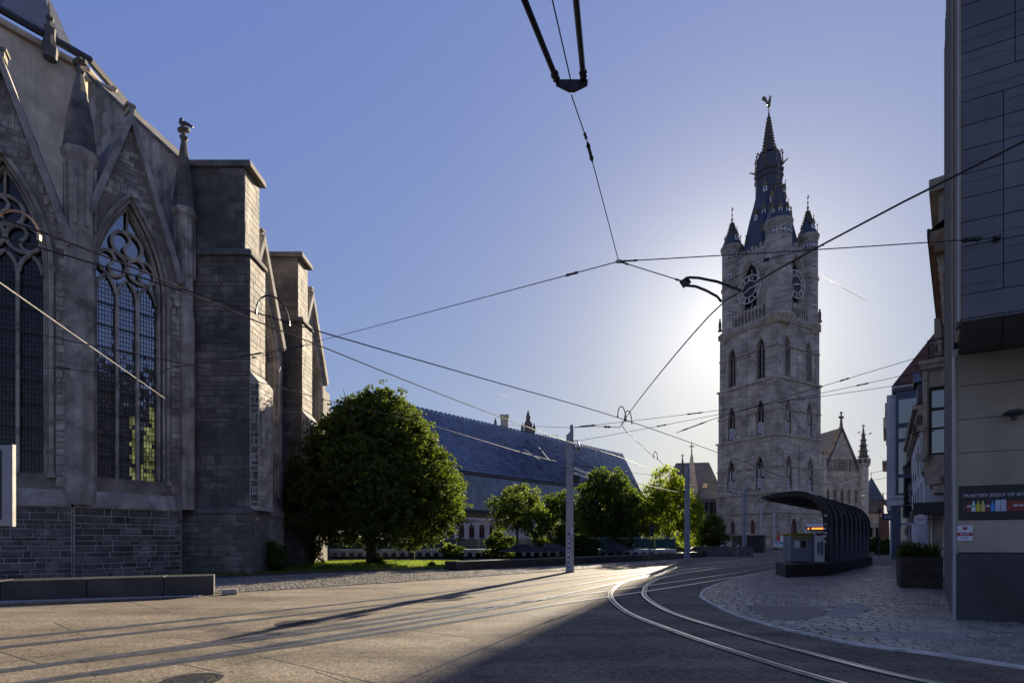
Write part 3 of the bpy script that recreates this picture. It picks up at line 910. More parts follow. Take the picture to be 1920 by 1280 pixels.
# radial wall with sloping coping rising from the buttress to the clerestory
def flyer(y0, y1, xa, za, xb, zb, zb0):
    w = MB(); 
    w.add([(xa,y0,zb0),(xb,y0,zb0),(xb,y0,zb),(xa,y0,za),(xa,y1,zb0),(xb,y1,zb0),(xb,y1,zb),(xa,y1,za)], [(0,1,2,3),(4,7,6,5),(3,2,6,7),(1,5,6,2),(0,3,7,4)])
    f = w.build('flying_wall', M['stone_md'], church)
    c = MB(); c.add([(xa,y0-.12,za),(xb,y0-.12,zb),(xb,y1+.12,zb),(xa,y1+.12,za),(xa,y0-.12,za+.22),(xb,y0-.12,zb+.22),(xb,y1+.12,zb+.22),(xa,y1+.12,za+.22)], [(0,3,2,1),(4,5,6,7),(0,1,5,4),(1,2,6,5),(2,3,7,6),(3,0,4,7)])
    c.build('coping', M['stone_lt'], f)
def flyer_skew(x0, y0, z0, x1, y1, z1, th, zb):
    d = Vector((x1-x0, y1-y0, 0)); L_ = d.length; Mf = frame(x0, y0, math.atan2(d.y, d.x))
    w = MB(Mf); w.ext([(0, zb), (L_, zb), (L_, z1), (0, z0)], 0, th); f = w.build('flying_wall', M['stone_lt'], church)
    c = MB(Mf); c.ext([(0, z0), (L_, z1), (L_, z1+.22), (0, z0+.22)], -.12, th+.12); c.build('coping', M['soot'], f)
flyer_skew(-23.3, 29.3, 27.1, -15.9, 26.15, 19.85, 1.2, 13)
flyer_skew(-23.6, 36.5, 26.0, -16.0, 34.1, 19.6, 1.2, 13)
# clerestory apse and its steep roof
cl = [(-34, 25.2), (-25.6, 26.7), (-23.5, 29.4), (-23.9, 46), (-34, 46)]
w = MB(); w.prism(cl, 10, 27.8); w.build('clerestory_wall', M['stone_cr'], church)
gt = MB()
gt.tube([(x, y, 28.0) for x, y in [(-34, 24.9), (-25.45, 26.45), (-23.2, 29.3), (-23.6, 46)]], .2, 6); gt.build('gutter', M['lead'], church)
co = MB(); co.tube([(x, y, 27.5) for x, y in [(-34, 25.0), (-25.5, 26.55), (-23.35, 29.35), (-23.75, 46)]], .17, 6); co.build('cornice', M['stone_cr'], church)
rf = MB()
e = [(-34, 25.1, 28.1), (-25.6, 26.6, 28.1), (-24.1, 28.5, 28.1), (-23.9, 29.35, 28.1), (-23.9, 46, 28.1), (-36, 46, 39.4), (-31.2, 34.6, 39.4), (-42, 33, 39.4)]
rf.add(e, [(0,1,2,6,7),(2,3,6),(3,4,5,6)]); rf.build('roof', M['slate'], church)
gg = MB(); gg.tube([(-23.6,29.2,27.1),(-22.9,29.3,26.75),(-21.9,29.3,26.35)],[.22,.17,.1],6); gg.ball((-21.85,29.3,26.4),.16,6,5); gg.build('gargoyle', M['stone_cr'], church)
gs = MB(); gs.lathe([(.3,26.6),(.34,27.2),(.22,27.8),(.26,28.2),(.12,28.5)],8,(-24.0,27.7)); gs.ball((-24.0,27.7,28.7),.18,8,6); gs.tube([(-24.0,27.7,28.8),(-24.05,27.7,29.5)],.04,5); gs.build('corner_statue', M['soot'], church)
# pale tall windows of the clerestory, at the left edge
for (x, y, a_) in ((-27.0, 26.43, math.atan2(1.5, 8.4)),):
    Mx = frame(x, y, a_); b = MB(Mx); b.ring([(-1.5, 14)] + arch_pts(1.5, 22, 25.3, 10) + [(1.5, 14)], [(-1.1, 14)] + arch_pts(1.1, 22, 24.6, 10) + [(1.1, 14)], -.2, .05)
    wo = b.build('window', M['stone_cr'], church)
    b = MB(Mx); b.ext([(-1.1, 14)] + arch_pts(1.1, 22, 24.6, 10) + [(1.1, 14)], -.03, .0); b.build('pane', M['church_glass'], wo)
# ================================================================== belfry
bel = thing('belfry', 'tall square grey stone bell tower with clocks, corner turrets and a blue slate spire', 'tower', (55.5, 116, 0))
BX, BY = 52.75, 106.0
bang = math.atan2(.4866, .8735)
MR = frame(BX, BY, bang) @ Matrix.Diagonal((1, .968, 1, 1))                                        # right face: u along +x
ML = MR @ Matrix.Translation((0, 15, 0)) @ Matrix.Rotation(R(-90), 4, 'Z')   # left face
M['bel'] = brick_mat('belfry_stone', (0.43, 0.38, 0.31), (0.28, 0.25, 0.205), .95, .42, var=.24, axis=(.75, -.2, 0), bump=.8, msize=.035, soot=.2)
M['bel_trim'] = mat('belfry_trim_stone', (0.41, 0.36, 0.295), .85, .3, 1.2, bump=.2, streak=.4)
M['bel_blue'] = mat('blue_spire_slate', (0.045, 0.053, 0.075), .5, .25, .8, bump=.2, bscale=6)
M['gilt'] = mat('dull_gilding', (0.22, 0.16, 0.06), .5, .3, 3, metal=.4)
M['shut_w'] = mat('white_shutter_paint', (0.72, 0.73, 0.75), .6, .08, 3)
M['shut_k'] = mat('black_shutter_paint', (0.02, 0.02, 0.022), .6, .2, 3)
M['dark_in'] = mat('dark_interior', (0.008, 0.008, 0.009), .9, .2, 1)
M['clock_w'] = mat('clock_ring_paint', (0.60, 0.57, 0.50), .5, .1, 3)
M['red_door'] = mat('oxblood_door_paint', (0.11, 0.035, 0.035), .6, .2, 2)
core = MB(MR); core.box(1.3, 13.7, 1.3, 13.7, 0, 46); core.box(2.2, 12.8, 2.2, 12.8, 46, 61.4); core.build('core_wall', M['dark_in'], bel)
stages = [(0, 11.4, -.12), (11.4, 22.95, .08), (22.95, 34.4, .24), (34.4, 46.2, .42)]
def stage_face(Mf, z0, z1, ins, ops, thick=.8):
    w = MB(Mf); wall_open(w, ins, 15-ins, z0, z1, ops, ins, ins+thick); return w
def far_faces(z0, z1, ins):
    b = MB(MR); b.box(14.1, 15-ins, ins+.86, 15-ins, z0, z1); b.box(ins+.86, 14.1, 14.1, 15-ins, z0, z1); b.build('wall', M['bel'], bel)
winspec = {1: (12.0, 16.4, 18.9), 2: (23.3, 28.0, 30.4), 3: (34.9, 40.8, 43.2)}
chev = None
def lancet(Mf, c, a, sill, spr, ap, ins, kind):
    Mw = Mf
    f = MB(Mw)
    out = [(c-a-.22, sill)] + arch_pts(a+.22, spr, ap+.4, 7, c) + [(c+a+.22, sill)]
    inn = [(c-a, sill)] + arch_pts(a, spr, ap, 7, c) + [(c+a, sill)]
    f.ring(out, inn, ins-.1, ins+.25)
    f.box(c-.08, c+.08, ins+.3, ins+.52, sill, spr+.2)
    for s_ in (-1, 1): f.tube([(u, ins+.4, z) for u, z in arch_pts(a/2-.02, spr-.2, spr+.5, 5, c+s_*a/2)], .07, 5)
    f.tube([(c + .3*math.cos(t*math.pi/6), ins+.4, spr+.95+.3*math.sin(t*math.pi/6)) for t in range(12)], .06, 5, closed=True)
    w = f.build('window', M['bel_trim'], bel)
    if kind:                                  # chevron shutters in the lower part
        b = MB(Mw); hgt = (spr-sill)*.52
        for s_ in (-1, 1):
            x0, x1 = (c-a+.02, c-.1) if s_ < 0 else (c+.1, c+a-.02)
            n = 5
            for i in range(n*2):
                z = sill + hgt*i/(n*2); dz = hgt/(n*2)
                sl = .32*(-s_)
                b.cur = i % 2
                zl, zr = (z, z+sl) if True else 0
                b.add([(x0,ins+.32,z+.2),(x1,ins+.32,z+.2+sl),(x1,ins+.32,z+.2+sl+dz),(x0,ins+.32,z+.2+dz)], [(0,1,2,3)])
        b.build('shutter', [M['shut_w'], M['shut_k']], w)
        if kind == 2:
            b = MB(Mw)
            for s_ in (-1, 1): b.box(c+s_*a*.5-.09, c+s_*a*.5+.09, ins+.3, ins+.36, sill+hgt+.4, spr)
            b.build('shutter', M['shut_w'], w)
for si, (z0, z1, ins) in enumerate(stages):
    for fi, Mf in enumerate((MR, ML)):
        if si == 0:
            if fi == 0:
                w = stage_face(Mf, z0, z1, ins, [(5.0, 1.15, 0, 3.6, 6.3)])
                d = MB(Mf); d.ext([(3.86, 0)] + arch_pts(1.14, 3.6, 6.3, 8, 5.0) + [(6.14, 0)], ins+.3, ins+.4)
                dd = d.build('door', M['red_door'], bel)
                fr = MB(Mf); fr.ring([(3.6, 0)] + arch_pts(1.4, 3.6, 6.8, 8, 5.0) + [(6.4, 0)], [(3.85, 0)] + arch_pts(1.15, 3.6, 6.3, 8, 5.0) + [(6.15, 0)], ins-.15, ins+.3)
                fr.build('door_frame', M['bel_trim'], dd)
            else:
                w = stage_face(Mf, z0, z1, ins, [(4.3, .55, 2.9, 4.7, 5.9), (9.3, .55, 2.9, 4.7, 5.9)])
                for c in (4.3, 9.3):
                    d = MB(Mf); d.ext([(c-.55, 2.9)] + arch_pts(.55, 4.7, 5.9, 6, c) + [(c+.55, 2.9)], ins+.3, ins+.36); d.build('shutter', M['red_door'], bel)
            w.build('wall', M['bel'], bel)
            for c in (4.2, 10.6):
                t = MB(Mf); a = .62
                t.ring([(c-a-.2, 7.9)] + arch_pts(a+.2, 9.4, 10.9, 6, c) + [(c+a+.2, 7.9)], [(c-a, 7.9)] + arch_pts(a, 9.4, 10.6, 6, c) + [(c+a, 7.9)], ins-.07, ins+.02)
                t.build('blind_arch', M['bel_trim'], bel)
        else:
            sill, spr, ap = winspec[si]
            ops = [(c, .95, sill, spr, ap) for c in (3.7, 10.9)]
            stage_face(Mf, z0, z1, ins, ops).build('wall', M['bel'], bel)
            for c in (3.7, 10.9): lancet(Mf, c, .95, sill, spr, ap, ins, 2 if (si == 1 or fi == 0) and si < 3 else (1 if si == 2 else 0))
        # pilaster strip and hood string
        p = MB(Mf); p.box(7.2, 7.5, ins-.1, ins+.05, z0, z1-.1); p.box(ins+.01, ins+1.2, ins-.12, ins+.0, z0, z1-.3); p.box(13.8-ins, 14.99-ins, ins-.12, ins+.0, z0, z1-.3)
        p.split('pilaster_strip', M['bel'], bel)
        if si > 0:
            p = MB(Mf)
            zs = winspec[si][1]
            for u0, u1 in ((ins-.1, 2.5), (4.9, 9.7), (12.1, 15-ins)): p.box(u0, u1, ins-.3, ins-.0, zs, zs+.26)
            p.split('hood_string', M['bel_trim'], bel)
    far_faces(z0, z1, ins)
    s = MB(MR); o_ = -ins + .34
    s.box(-o_, 15+o_, -o_, 15+o_, z1-.34, z1-.0); s.build('string_course', M['bel_trim'], bel)
for z in (2.6, 7.3):
    s = MB(MR); s.box(-.5, 15.5, -.5, 15.5, z-.15, z+.13); s.build('string_course', M['bel_trim'], bel)
# overhanging gallery cornice
TUR = [(2.25, 1.35, 2.5, 65.9), (12.75, 1.75, 1.95, 66.1), (2.15, 12.75, 2.15, 66.0), (12.75, 12.75, 1.95, 66.1)]
s = MB(MR); s.box(.1, 14.9, .1, 14.9, 46.3, 46.95); s.box(.3, 14.7, .3, 14.7, 45.7, 46.3)
for (x, y, r, zt) in TUR: s.lathe([(r-.2, 45.2), (r+.45, 46.4), (r+.55, 46.6), (r+.55, 46.97)], 18, (x, y))
s.build('gallery_cornice', M['bel_trim'], bel)
# belfry stage with the clocks
for Mf in (MR @ Matrix.Translation((0, .55, 0)), ML @ Matrix.Translation((0, .55, 0))):
    w = MB(Mf); wall_open(w, 1.3, 13.7, 46.97, 62.4, [(7.6, 1.75, 49.5, 57.2, 60.4)], .7, 1.6); w.build('wall', M['bel'], bel)
    f = MB(Mf)
    for e_, d in ((.75, .6), (.4, .75), (.1, 1.0)):
        f.ring([(7.6-1.75-e_, 49.5)] + arch_pts(1.75+e_, 57.2, 60.4+e_*1.2, 9, 7.6) + [(7.6+1.75+e_, 49.5)],
               [(7.6-1.7-e_+.3, 49.5)] + arch_pts(1.7+e_-.3, 57.2, 60.1+e_*1.2-.2, 9, 7.6) + [(7.6+1.7+e_-.3, 49.5)], d-.12, d+.3)
    f.box(7.5, 7.7, 1.3, 1.5, 49.5, 59)
    f.build('window', M['bel_trim'], bel)
    # merlon-like broken parapet
    pp = MB(Mf)
    for i in range(8):
        u = 3.9 + i*1.0; pp.box(u, u+.62, .65, 1.2, 62.4, 63.0 + .5*math.sin(i*1.9)**2)
    pp.split('merlon', M['bel'], bel)
    # clock
    cz = 54.6; cr = 2.95; cu = 7.6
    c = MB(Mf)
    def circ(r): return [(cu + r*math.cos(t*math.pi/20), cz + r*math.sin(t*math.pi/20)) for t in range(40)]
    c.ring(circ(cr), circ(cr-.16), .35, .5, closed=True); c.ring(circ(cr*.6), circ(cr*.6-.13), .35, .5, closed=True)
    clock = c.build('clock', M['clock_w'], bel)
    hub = MB(Mf); hub.ring(circ(cr*.58), circ(.02), .52, .6, closed=True); hub.build('clock_face', M['shut_k'], clock)
    nums = ['XII', 'I', 'II', 'III', 'IIII', 'V', 'VI', 'VII', 'VIII', 'IX', 'X', 'XI']
    nm = MB(Mf)
    for i, s_ in enumerate(nums):
        th = math.pi/2 - i*math.pi/6
        M1 = Mf @ Matrix.Translation((cu, .4, cz)) @ Matrix.Rotation(-(th - math.pi/2), 4, 'Y')
        nm.M = M1
        r0, r1 = cr*.62, cr-.24
        wd = {'I': .13, 'V': .3, 'X': .3}
        tot = sum(wd[ch] + .06 for ch in s_); x = -tot/2
        for ch in s_:
            xx = x + wd[ch]/2
            def bar(xa, xb):
                nm.add([(xa-.042,-.03,r0),(xa+.042,-.03,r0),(xb+.042,-.03,r1),(xb-.042,-.03,r1),(xa-.042,.04,r0),(xa+.042,.04,r0),(xb+.042,.04,r1),(xb-.042,.04,r1)],
                       [(0,1,2,3),(4,7,6,5),(0,4,5,1),(1,5,6,2),(2,6,7,3),(3,7,4,0)])
            if ch == 'I': bar(xx, xx)
            elif ch == 'V': bar(xx, xx-.11); bar(xx, xx+.11)
            else: bar(xx-.11, xx+.11); bar(xx+.11, xx-.11)
            x += wd[ch] + .06
    nm.build('clock_numerals', M['clock_w'], clock)
    for ang_, ln, wd_ in ((R(8), cr*.9, .13), (R(200), cr*.55, .17)):
        h = MB(Mf); dx, dz = math.cos(ang_), math.sin(ang_)
        h.add([(cu-dx*.5-dz*wd_,.3,cz-dz*.5+dx*wd_),(cu-dx*.5+dz*wd_,.3,cz-dz*.5-dx*wd_),(cu+dx*ln+dz*.04,.3,cz+dz*ln-dx*.04),(cu+dx*ln-dz*.04,.3,cz+dz*ln+dx*.04),
               (cu-dx*.5-dz*wd_,.36,cz-dz*.5+dx*wd_),(cu-dx*.5+dz*wd_,.36,cz-dz*.5-dx*wd_),(cu+dx*ln+dz*.04,.36,cz+dz*ln-dx*.04),(cu+dx*ln-dz*.04,.36,cz+dz*ln+dx*.04)],
              [(0,1,2,3),(4,7,6,5),(0,4,5,1),(1,5,6,2),(2,6,7,3),(3,7,4,0)])
        h.build('clock_hand', M['clock_w'], clock)
    # balustrade
    RF = (Mf.to_3x3() @ Vector((1, 0, 0))).x > .7
    u0, u1 = (5.3, 10.9) if RF else (3.9, 11.6)
    b = MB(Mf); b.box(u0, u1, -.3, .1, 49.6, 49.95); b.box(u0, u1, -.35, .15, 47.0, 47.35)
    bal = b.build('balustrade', M['bel_trim'], bel)
    n = 7 if RF else 9
    for i in range(n):
        b = MB(Mf); u = u0 + (u1-u0)*(i+.5)/n
        b.box(u-.12, u+.12, -.25, .05, 47.35, 49.6); b.box(u-.3, u+.3, -.22, .02, 49.1, 49.62); b.box(u-.14, u+.14, -.26, .06, 49.95, 50.35)
        b.build('baluster', M['bel_trim'], bal)
b = MB(MR); b.box(12.9, 13.7, 2.2, 13.7, 46.97, 62.4); b.box(1.3, 12.9, 12.9, 13.7, 46.97, 62.4); b.box(2.2,12.9,2.2,12.9,61.5,62.3); b.build('wall', M['bel'], bel)

def slit(Mx, x, y, r, th, z, par, w=.34, h=.95):
    b = MB(Mx @ Matrix.Translation((x, y, 0)) @ Matrix.Rotation(th, 4, 'Z'))
    b.cur = 1; b.box(r-.1, r+.02, -w, w, z, z+h)
    b.cur = 0; b.add([(r+.03,-w,z),(r+.03,-w*.05,z+h/2),(r+.03,-w,z+h),(r+.03,w,z),(r+.03,w,z+h),(r+.03,w*.05,z+h/2)], [(0,1,2),(3,4,5)])
    b.build('slit_window', [M['shut_w'], M['shut_k']], par)
def spire_dormer(Mx, x, y, r, th, z, par, sc=1.0):
    D = Mx @ Matrix.Translation((x, y, z)) @ Matrix.Rotation(th, 4, 'Z')
    b = MB(D); w = .38*sc; b.box(r-.9*sc, r+.25*sc, -w, w, -.2, 1.0*sc); d = b.build('dormer', M['shut_w'], par)
    k = MB(D); k.box(r+.2*sc, r+.27*sc, -w*.45, w*.45, .1*sc, .75*sc); k.box(r+.21*sc, r+.28*sc, -w*.12, w*.12, .1*sc, .9*sc); k.build('shutter', M['shut_k'], d)
    g = MB(D); g.add([(r-1*sc,-w*1.3,.95*sc),(r+.35*sc,-w*1.3,.95*sc),(r-1*sc,w*1.3,.95*sc),(r+.35*sc,w*1.3,.95*sc),(r-1*sc,0,2.3*sc),(r+.35*sc,0,2.3*sc)],[(0,1,5,4),(3,2,4,5),(1,3,5),(0,4,2)])
    g.tube([(r+.3*sc,0,2.2*sc),(r+.3*sc,0,3.2*sc)],[.1*sc,.03],5); g.ball((r+.3*sc,0,2.75*sc),.14*sc,6,4)
    for i in range(3):
        for s_ in (-1,1): g.cb((r+.32*sc, s_*w*1.2*(1-i/3), (1.1+i*.42)*sc), (.16*sc,.16*sc,.2*sc))
    g.build('dormer_gable', M['gilt'], d)
for ti, (x, y, r, zt) in enumerate(TUR):
    b = MB(MR); b.lathe([(r, 46.97), (r, zt-1.2), (r+.22, zt-.6), (r+.32, zt-.3), (r+.32, zt)], 18, (x, y))
    for z in (56.5,): b.lathe([(r, z), (r+.22, z+.1), (r+.22, z+.35), (r, z+.45)], 18, (x, y))
    tu = b.build('turret', M['bel'], bel)
    hcone = 9.0 if ti == 0 else 6.0
    c = MB(MR); c.lathe([(r+.22, zt), (r*.82, zt+hcone*.22), (r*.38, zt+hcone*.62), (.12, zt+hcone)], 8, (x, y)); c.build('turret_roof', M['bel_blue'], tu)
    f = MB(MR); zf = zt + hcone
    f.tube([(x,y,zf-.3),(x,y,zf+3.2)], [.12,.04], 6)
    for q in (.3, 1.4, 2.4): f.ball((x,y,zf+q), .26 if q < 1 else .18, 8, 6)
    f.add([(x,y,zf+2.5),(x+.6,y,zf+2.9),(x,y,zf+3.1)],[(0,1,2)])
    for k in range(8):
        th = k*math.pi/4
        for i in range(7):
            q = .35 + i*.09; rr = np.interp(q, [.22,.62,1], [r*.82, r*.38, .12]) + .06
            f.cb((x+rr*math.cos(th), y+rr*math.sin(th), zt+hcone*q), (.26,.26,.22))
        if k % 2 == 0:
            rr = r + .15; f.tube([(x+rr*math.cos(th),y+rr*math.sin(th),zt),(x+rr*math.cos(th),y+rr*math.sin(th),zt+2.2)],[.1,.03],5); f.ball((x+rr*math.cos(th),y+rr*math.sin(th),zt+1.6),.17,6,4)
    f.build('turret_finial', M['gilt'], tu, kind='stuff')
    base = R(225) 
    for th in (R(200), R(235), R(262), R(285)):
        slit(MR, x, y, r, th, zt-3.0, tu)
    for z in (50.5, 59.0):
        if ti: slit(MR, x, y, r, R(255) if ti == 1 else R(205), z, tu)
    for th in ((R(225), R(268), R(185)) if ti == 0 else (R(250),)):
        spire_dormer(MR, x, y, r*.78, th, zt+1.2, tu, .85)
# main spire
cx, cy = 7.55, 7.45
spm = MB(MR); spm.lathe([(6.6, 61.6), (5.5, 66), (4.5, 70.5), (3.5, 74.0), (2.75, 77.0)], 8, (cx, cy), R(22.5)); sp = spm.build('spire', M['bel_blue'], bel)
g = MB(MR); g.lathe([(2.75,76.9),(2.8,77.2),(2.8,79.4),(3.05,79.7),(3.05,80.1),(2.85,80.3),(2.85,80.8),(3.1,81.0),(3.1,81.4),(2.75,81.7),(2.5,84.6)],8,(cx,cy),R(22.5)); gal = g.build('spire_gallery', M['lead'], bel)
lan = MB(MR)
for k in range(8):
    th = R(22.5) + k*math.pi/4
    lan.tube([(cx+2.3*math.cos(th),cy+2.3*math.sin(th),81.7),(cx+1.9*math.cos(th),cy+1.9*math.sin(th),85.6)],.16,5)
lan.lathe([(1.2,81.7),(1.0,85.6)],8,(cx,cy)); lan.lathe([(2.15,85.2),(2.0,85.7),(1.35,85.9),(.72,90.0),(.34,93.0),(.12,94.6)],8,(cx,cy),R(22.5)); lan.build('lantern_spire', M['lead'], bel)
orn = MB(MR)
for k in range(8):
    th = R(22.5) + k*math.pi/4; c_, s_ = math.cos(th), math.sin(th)
    orn.tube([(cx+2.8*c_,cy+2.8*s_,82),(cx+2.8*c_,cy+2.8*s_,85.4)],[.2,.04],5); orn.ball((cx+2.8*c_,cy+2.8*s_,84.6),.24,6,4)
    orn.tube([(cx+2.1*c_,cy+2.1*s_,84.8),(cx+2.6*c_,cy+2.6*s_,85.4),(cx+2.8*c_,cy+2.8*s_,84.7)],[.15,.18,.1],5)
    if k % 2 == 0: orn.tube([(cx+2.9*c_,cy+2.9*s_,82.3),(cx+3.8*c_,cy+3.8*s_,82.9),(cx+4.1*c_,cy+4.1*s_,82.8)],[.2,.13,.1],5)
    for i in range(11):
        q = i/10; rr = np.interp(q,[0,.6,1],[1.3,.7,.32]); zz = 86.4 + 6.8*q
        orn.cb((cx+rr*c_,cy+rr*s_,zz),(.34-.12*q,.34-.12*q,.26))
orn.lathe([(.1,92.9),(.42,93.2),(.1,93.5)],8,(cx,cy))
orn.build('spire_ornament', M['gilt'], bel, kind='stuff')
for th, r_, z in [(R(203),5.0,65.5),(R(247),5.0,65.5),(R(203),4.1,70.5),(R(247),4.1,70.5),(R(225),3.7,73.0),(R(270),3.7,73.0),(R(203),3.1,76.0),(R(247),3.2,75.6),(R(290),3.1,75.6),(R(180),4.2,70.0),(R(292),4.3,69.5),(R(160),5.2,64.5)]:
    spire_dormer(MR, cx, cy, r_, th, z, sp, .95)
# dragon weather vane
dr = MB(MR @ Matrix.Translation((cx, cy, 94.9)) @ Matrix.Scale(.78, 4))
dr.tube([(0,0,-.6),(0,0,1.4)],[.14,.1],6); dr.ball((0,0,1.3),.42,8,6)
dr.tube([(-1.2,0,1.9),(-.7,0,1.6),(0,0,2.0),(.35,0,2.9),(.5,0,3.7),(.75,0,4.3),(1.15,0,4.25)],[.06,.22,.5,.42,.26,.22,.08],8)
dr.tube([(-1.2,0,1.9),(-1.5,0,2.6),(-1.2,0,3.0)],[.12,.08,.02],6)
for s_ in (-1,1):
    dr.add([(0,s_*.3,2.6),(-.5,s_*.5,4.0),(-1.2,s_*1.0,4.3),(-1.5,s_*1.2,3.2),(-.9,s_*.7,2.7),(-.6,s_*.45,2.2)],[(0,1,2,3,4,5)])
    dr.tube([(.1,s_*.25,2.0),(.25,s_*.3,1.4)],.12,5)
dr.build('weather_vane', M['gilt'], bel)
# small corner statues on the gallery
for (x, y) in ((14.8, .4), (.4, 14.6)):
    b = MB(MR); b.lathe([(.45,47.9),(.5,48.2),(.3,48.4),(.34,49.2),(.3,50.1),(.12,50.3)],8,(x,y)); b.ball((x,y,50.55),.24,8,6); b.tube([(x+.3,y,49.9),(x+.4,y,49.2)],.1,5); b.build('gallery_statue', M['soot'], bel)

# ================================================================== cloth hall right of the tower
M['cloth'] = brick_mat('cloth_hall_stone', (0.56, 0.475, 0.35), (0.32, 0.28, 0.23), .8, .36, var=.2, axis=(1, .1, 0), bump=.4, msize=.03, soot=.1)
M['cloth_trim'] = mat('cloth_hall_trim', (0.58, 0.50, 0.385), .85, .25, 1.5, bump=.15, streak=.3)
ch = thing('cloth_hall', 'gothic stone guild hall with steep gable and spired turret right of the bell tower', 'building', (71.5, 117, 0))
MC = frame(66.6, 115.0, R(5))
W = 9.6
w = MB(MC); wall_open(w, 0, W, 0, 15.6, [(1.55+i*1.62, .36, 9.6, 12.0, 12.6) for i in range(5)], 0, .7); w.build('wall', M['cloth'], ch)
w = MB(MC); wall_open(w, .0, W-.0, 15.6, 26.0, [(3.9+i*1.0, .25, 17.4, 19.1, 19.1) for i in range(3)], 0, .7, top=[(W-.6, 16.6), (5.0, 25.6), (4.6, 25.6), (.6, 16.6)]) ; w.build('gable', M['cloth'], ch)
b = MB(MC); b.box(.4, W-.4, .72, 20, 0, 15.6); b.build('core_wall', M['dark_in'], ch)
for i in range(5):
    c = 1.55 + i*1.62
    f = MB(MC); f.ring([(c-.62, 9.3)] + arch_pts(.62, 12.3, 14.1, 7, c) + [(c+.62, 9.3)], [(c-.44, 9.3)] + arch_pts(.44, 12.3, 13.7, 7, c) + [(c+.44, 9.3)], -.14, .02)
    f.box(c-.03, c+.03, .2, .3, 9.6, 12.3)
    f.build('window', M['cloth_trim'], ch)
s = MB(MC)
for z in (8.8, 15.6): s.box(-.1, W+.1, -.25, .0, z-.15, z+.15)
s.build('string_course', M['cloth_trim'], ch)
c = MB(MC); c.ring([(.2, 16.2), (4.8, 26.3), (W-.2, 16.2)], [(.8, 16.2), (4.8, 25.3), (W-.8, 16.2)], -.2, .8); c.build('gable_coping', M['soot'], ch)
for u, z in ((2.4, 19), (3.6, 21.2), (6.0, 21.2), (7.2, 19)):
    t = MB(MC); t.ring([(u-.3, 16.2)] + arch_pts(.3, z-1, z, 5, u) + [(u+.3, 16.2)], [(u-.2, 16.2)] + arch_pts(.2, z-1, z-.15, 5, u) + [(u+.2, 16.2)], -.1, .02); t.build('blind_arch', M['cloth_trim'], ch)
f = MB(MC); f.tube([(4.8,.2,26),(4.8,.2,29.2)],[.35,.1],6); f.box(4.3,5.3,.05,.35,28.0,28.5); f.ball((4.8,.2,29.2),.3,6,4); f.ball((4.8,.2,27.3),.26,6,4); f.build('gable_cross', M['soot'], ch)
rf = MB(MC); rf.add([(-.1,.75,16),(4.8,.75,26),(W+.1,.75,16),(-.1,30,16),(4.8,30,26),(W+.1,30,16)],[(0,3,4,1),(1,4,5,2),(3,5,4)]); rf.build('roof', M['slate'], ch)
def hall_turret(x, ztop, zs, par, Mx):
    b = MB(Mx); b.lathe([(.95,0),(.95,ztop-.8),(1.25,ztop-.4),(1.3,ztop)],8,(x,-.2)); 
    for k in range(8):
        th = k*math.pi/4; b.box(x+1.2*math.cos(th)-.1,x+1.2*math.cos(th)+.1,-.2+1.2*math.sin(th)-.1,-.2+1.2*math.sin(th)+.1,ztop,ztop+.9)
    b.lathe([(1.3,ztop+.9),(1.3,ztop+1.1)],8,(x,-.2))
    t = b.build('turret', M['cloth_trim'], par)
    if zs:
        s = MB(Mx); s.lathe([(1.05,ztop),(.75,ztop+2.2),(.12,zs)],8,(x,-.2))
        for k in range(8):
            th = k*math.pi/4
            for i in range(6):
                q = .05+i*.15; rr = 1.1*(1-q)+.1; s.cb((x+rr*math.cos(th),-.2+rr*math.sin(th),ztop+(zs-ztop)*q),(.24,.24,.2))
        s.tube([(x,-.2,zs-.3),(x,-.2,zs+.9)],[.12,.04],5); s.box(x-.35,x+.35,-.3,-.1,zs+.3,zs+.5)
        s.build('spirelet', M['soot'], t)
hall_turret(0.0, 19.6, 0, ch, MC); hall_turret(W, 18.2, 26.0, ch, MC)
bl = MB(MC)
for i in range(3): bl.box(1.4+i*2.6, 2.8+i*2.6, -.06, 0, 3.4, 7.2)
bl.build('dark_lower_window', M['dark_in'], ch)
# wing left of the tower
cw = thing('cloth_hall_wing', 'dark roofed gothic wing with a cross gable and thin spire left of the bell tower', 'building', (44, 126, 0))
MW = frame(34.5, 122, R(6))
w = MB(MW); wall_open(w, 0, 15, 0, 11.5, [(10.2, .5, 5.4, 7.6, 7.6), (12.2, .5, 5.4, 7.6, 7.6)], 0, .7); w.box(0,15,.72,16,0,11.4); w.build('wall', M['cloth'], cw)
rf = MB(MW); rf.add([(5.6,0,11.4),(15,0,11.4),(15,8,20.8),(6.5,8,20.5),(5.6,16,11.4),(15,16,11.4)],[(0,1,2,3),(4,3,2,5),(0,3,4)]); rf.build('roof', M['slate'], cw)
g = MB(MW); g.ext([(5.2,11.4),(8.4,11.4),(6.9,21.2),(6.7,21.2)],-.5,.2); g.tube([(6.8,-.2,21),(6.8,-.2,24.2)],[.2,.08],5); g.box(6.3,7.3,-.3,-.1,23,23.3); g.build('cross_gable', M['cloth_trim'], cw)
b = MB(MW); b.add([(7.2,-2.6,6.5),(12.4,-2.6,6.5),(12.4,0,6.5),(7.2,0,6.5),(7.2,-2.6,11.0),(12.4,-2.6,11.0),(12.4,0,11.0),(7.2,0,11.0),(9.0,-.4,13.6),(10.8,-.4,13.6)],[(0,1,5,4),(1,2,6,5),(0,4,7,3),(4,5,9,8),(5,6,9),(4,8,7)]); b.build('bay', M['slate'], cw)
b = MB(MW)
for i in range(4): b.box(7.6+i*1.2, 8.3+i*1.2, -2.66, -2.6, 7.4, 10.2)
b.build('bay_window', M['dark_in'], cw)
hall_turret(4.6, 12.0, 20.6, cw, MW)
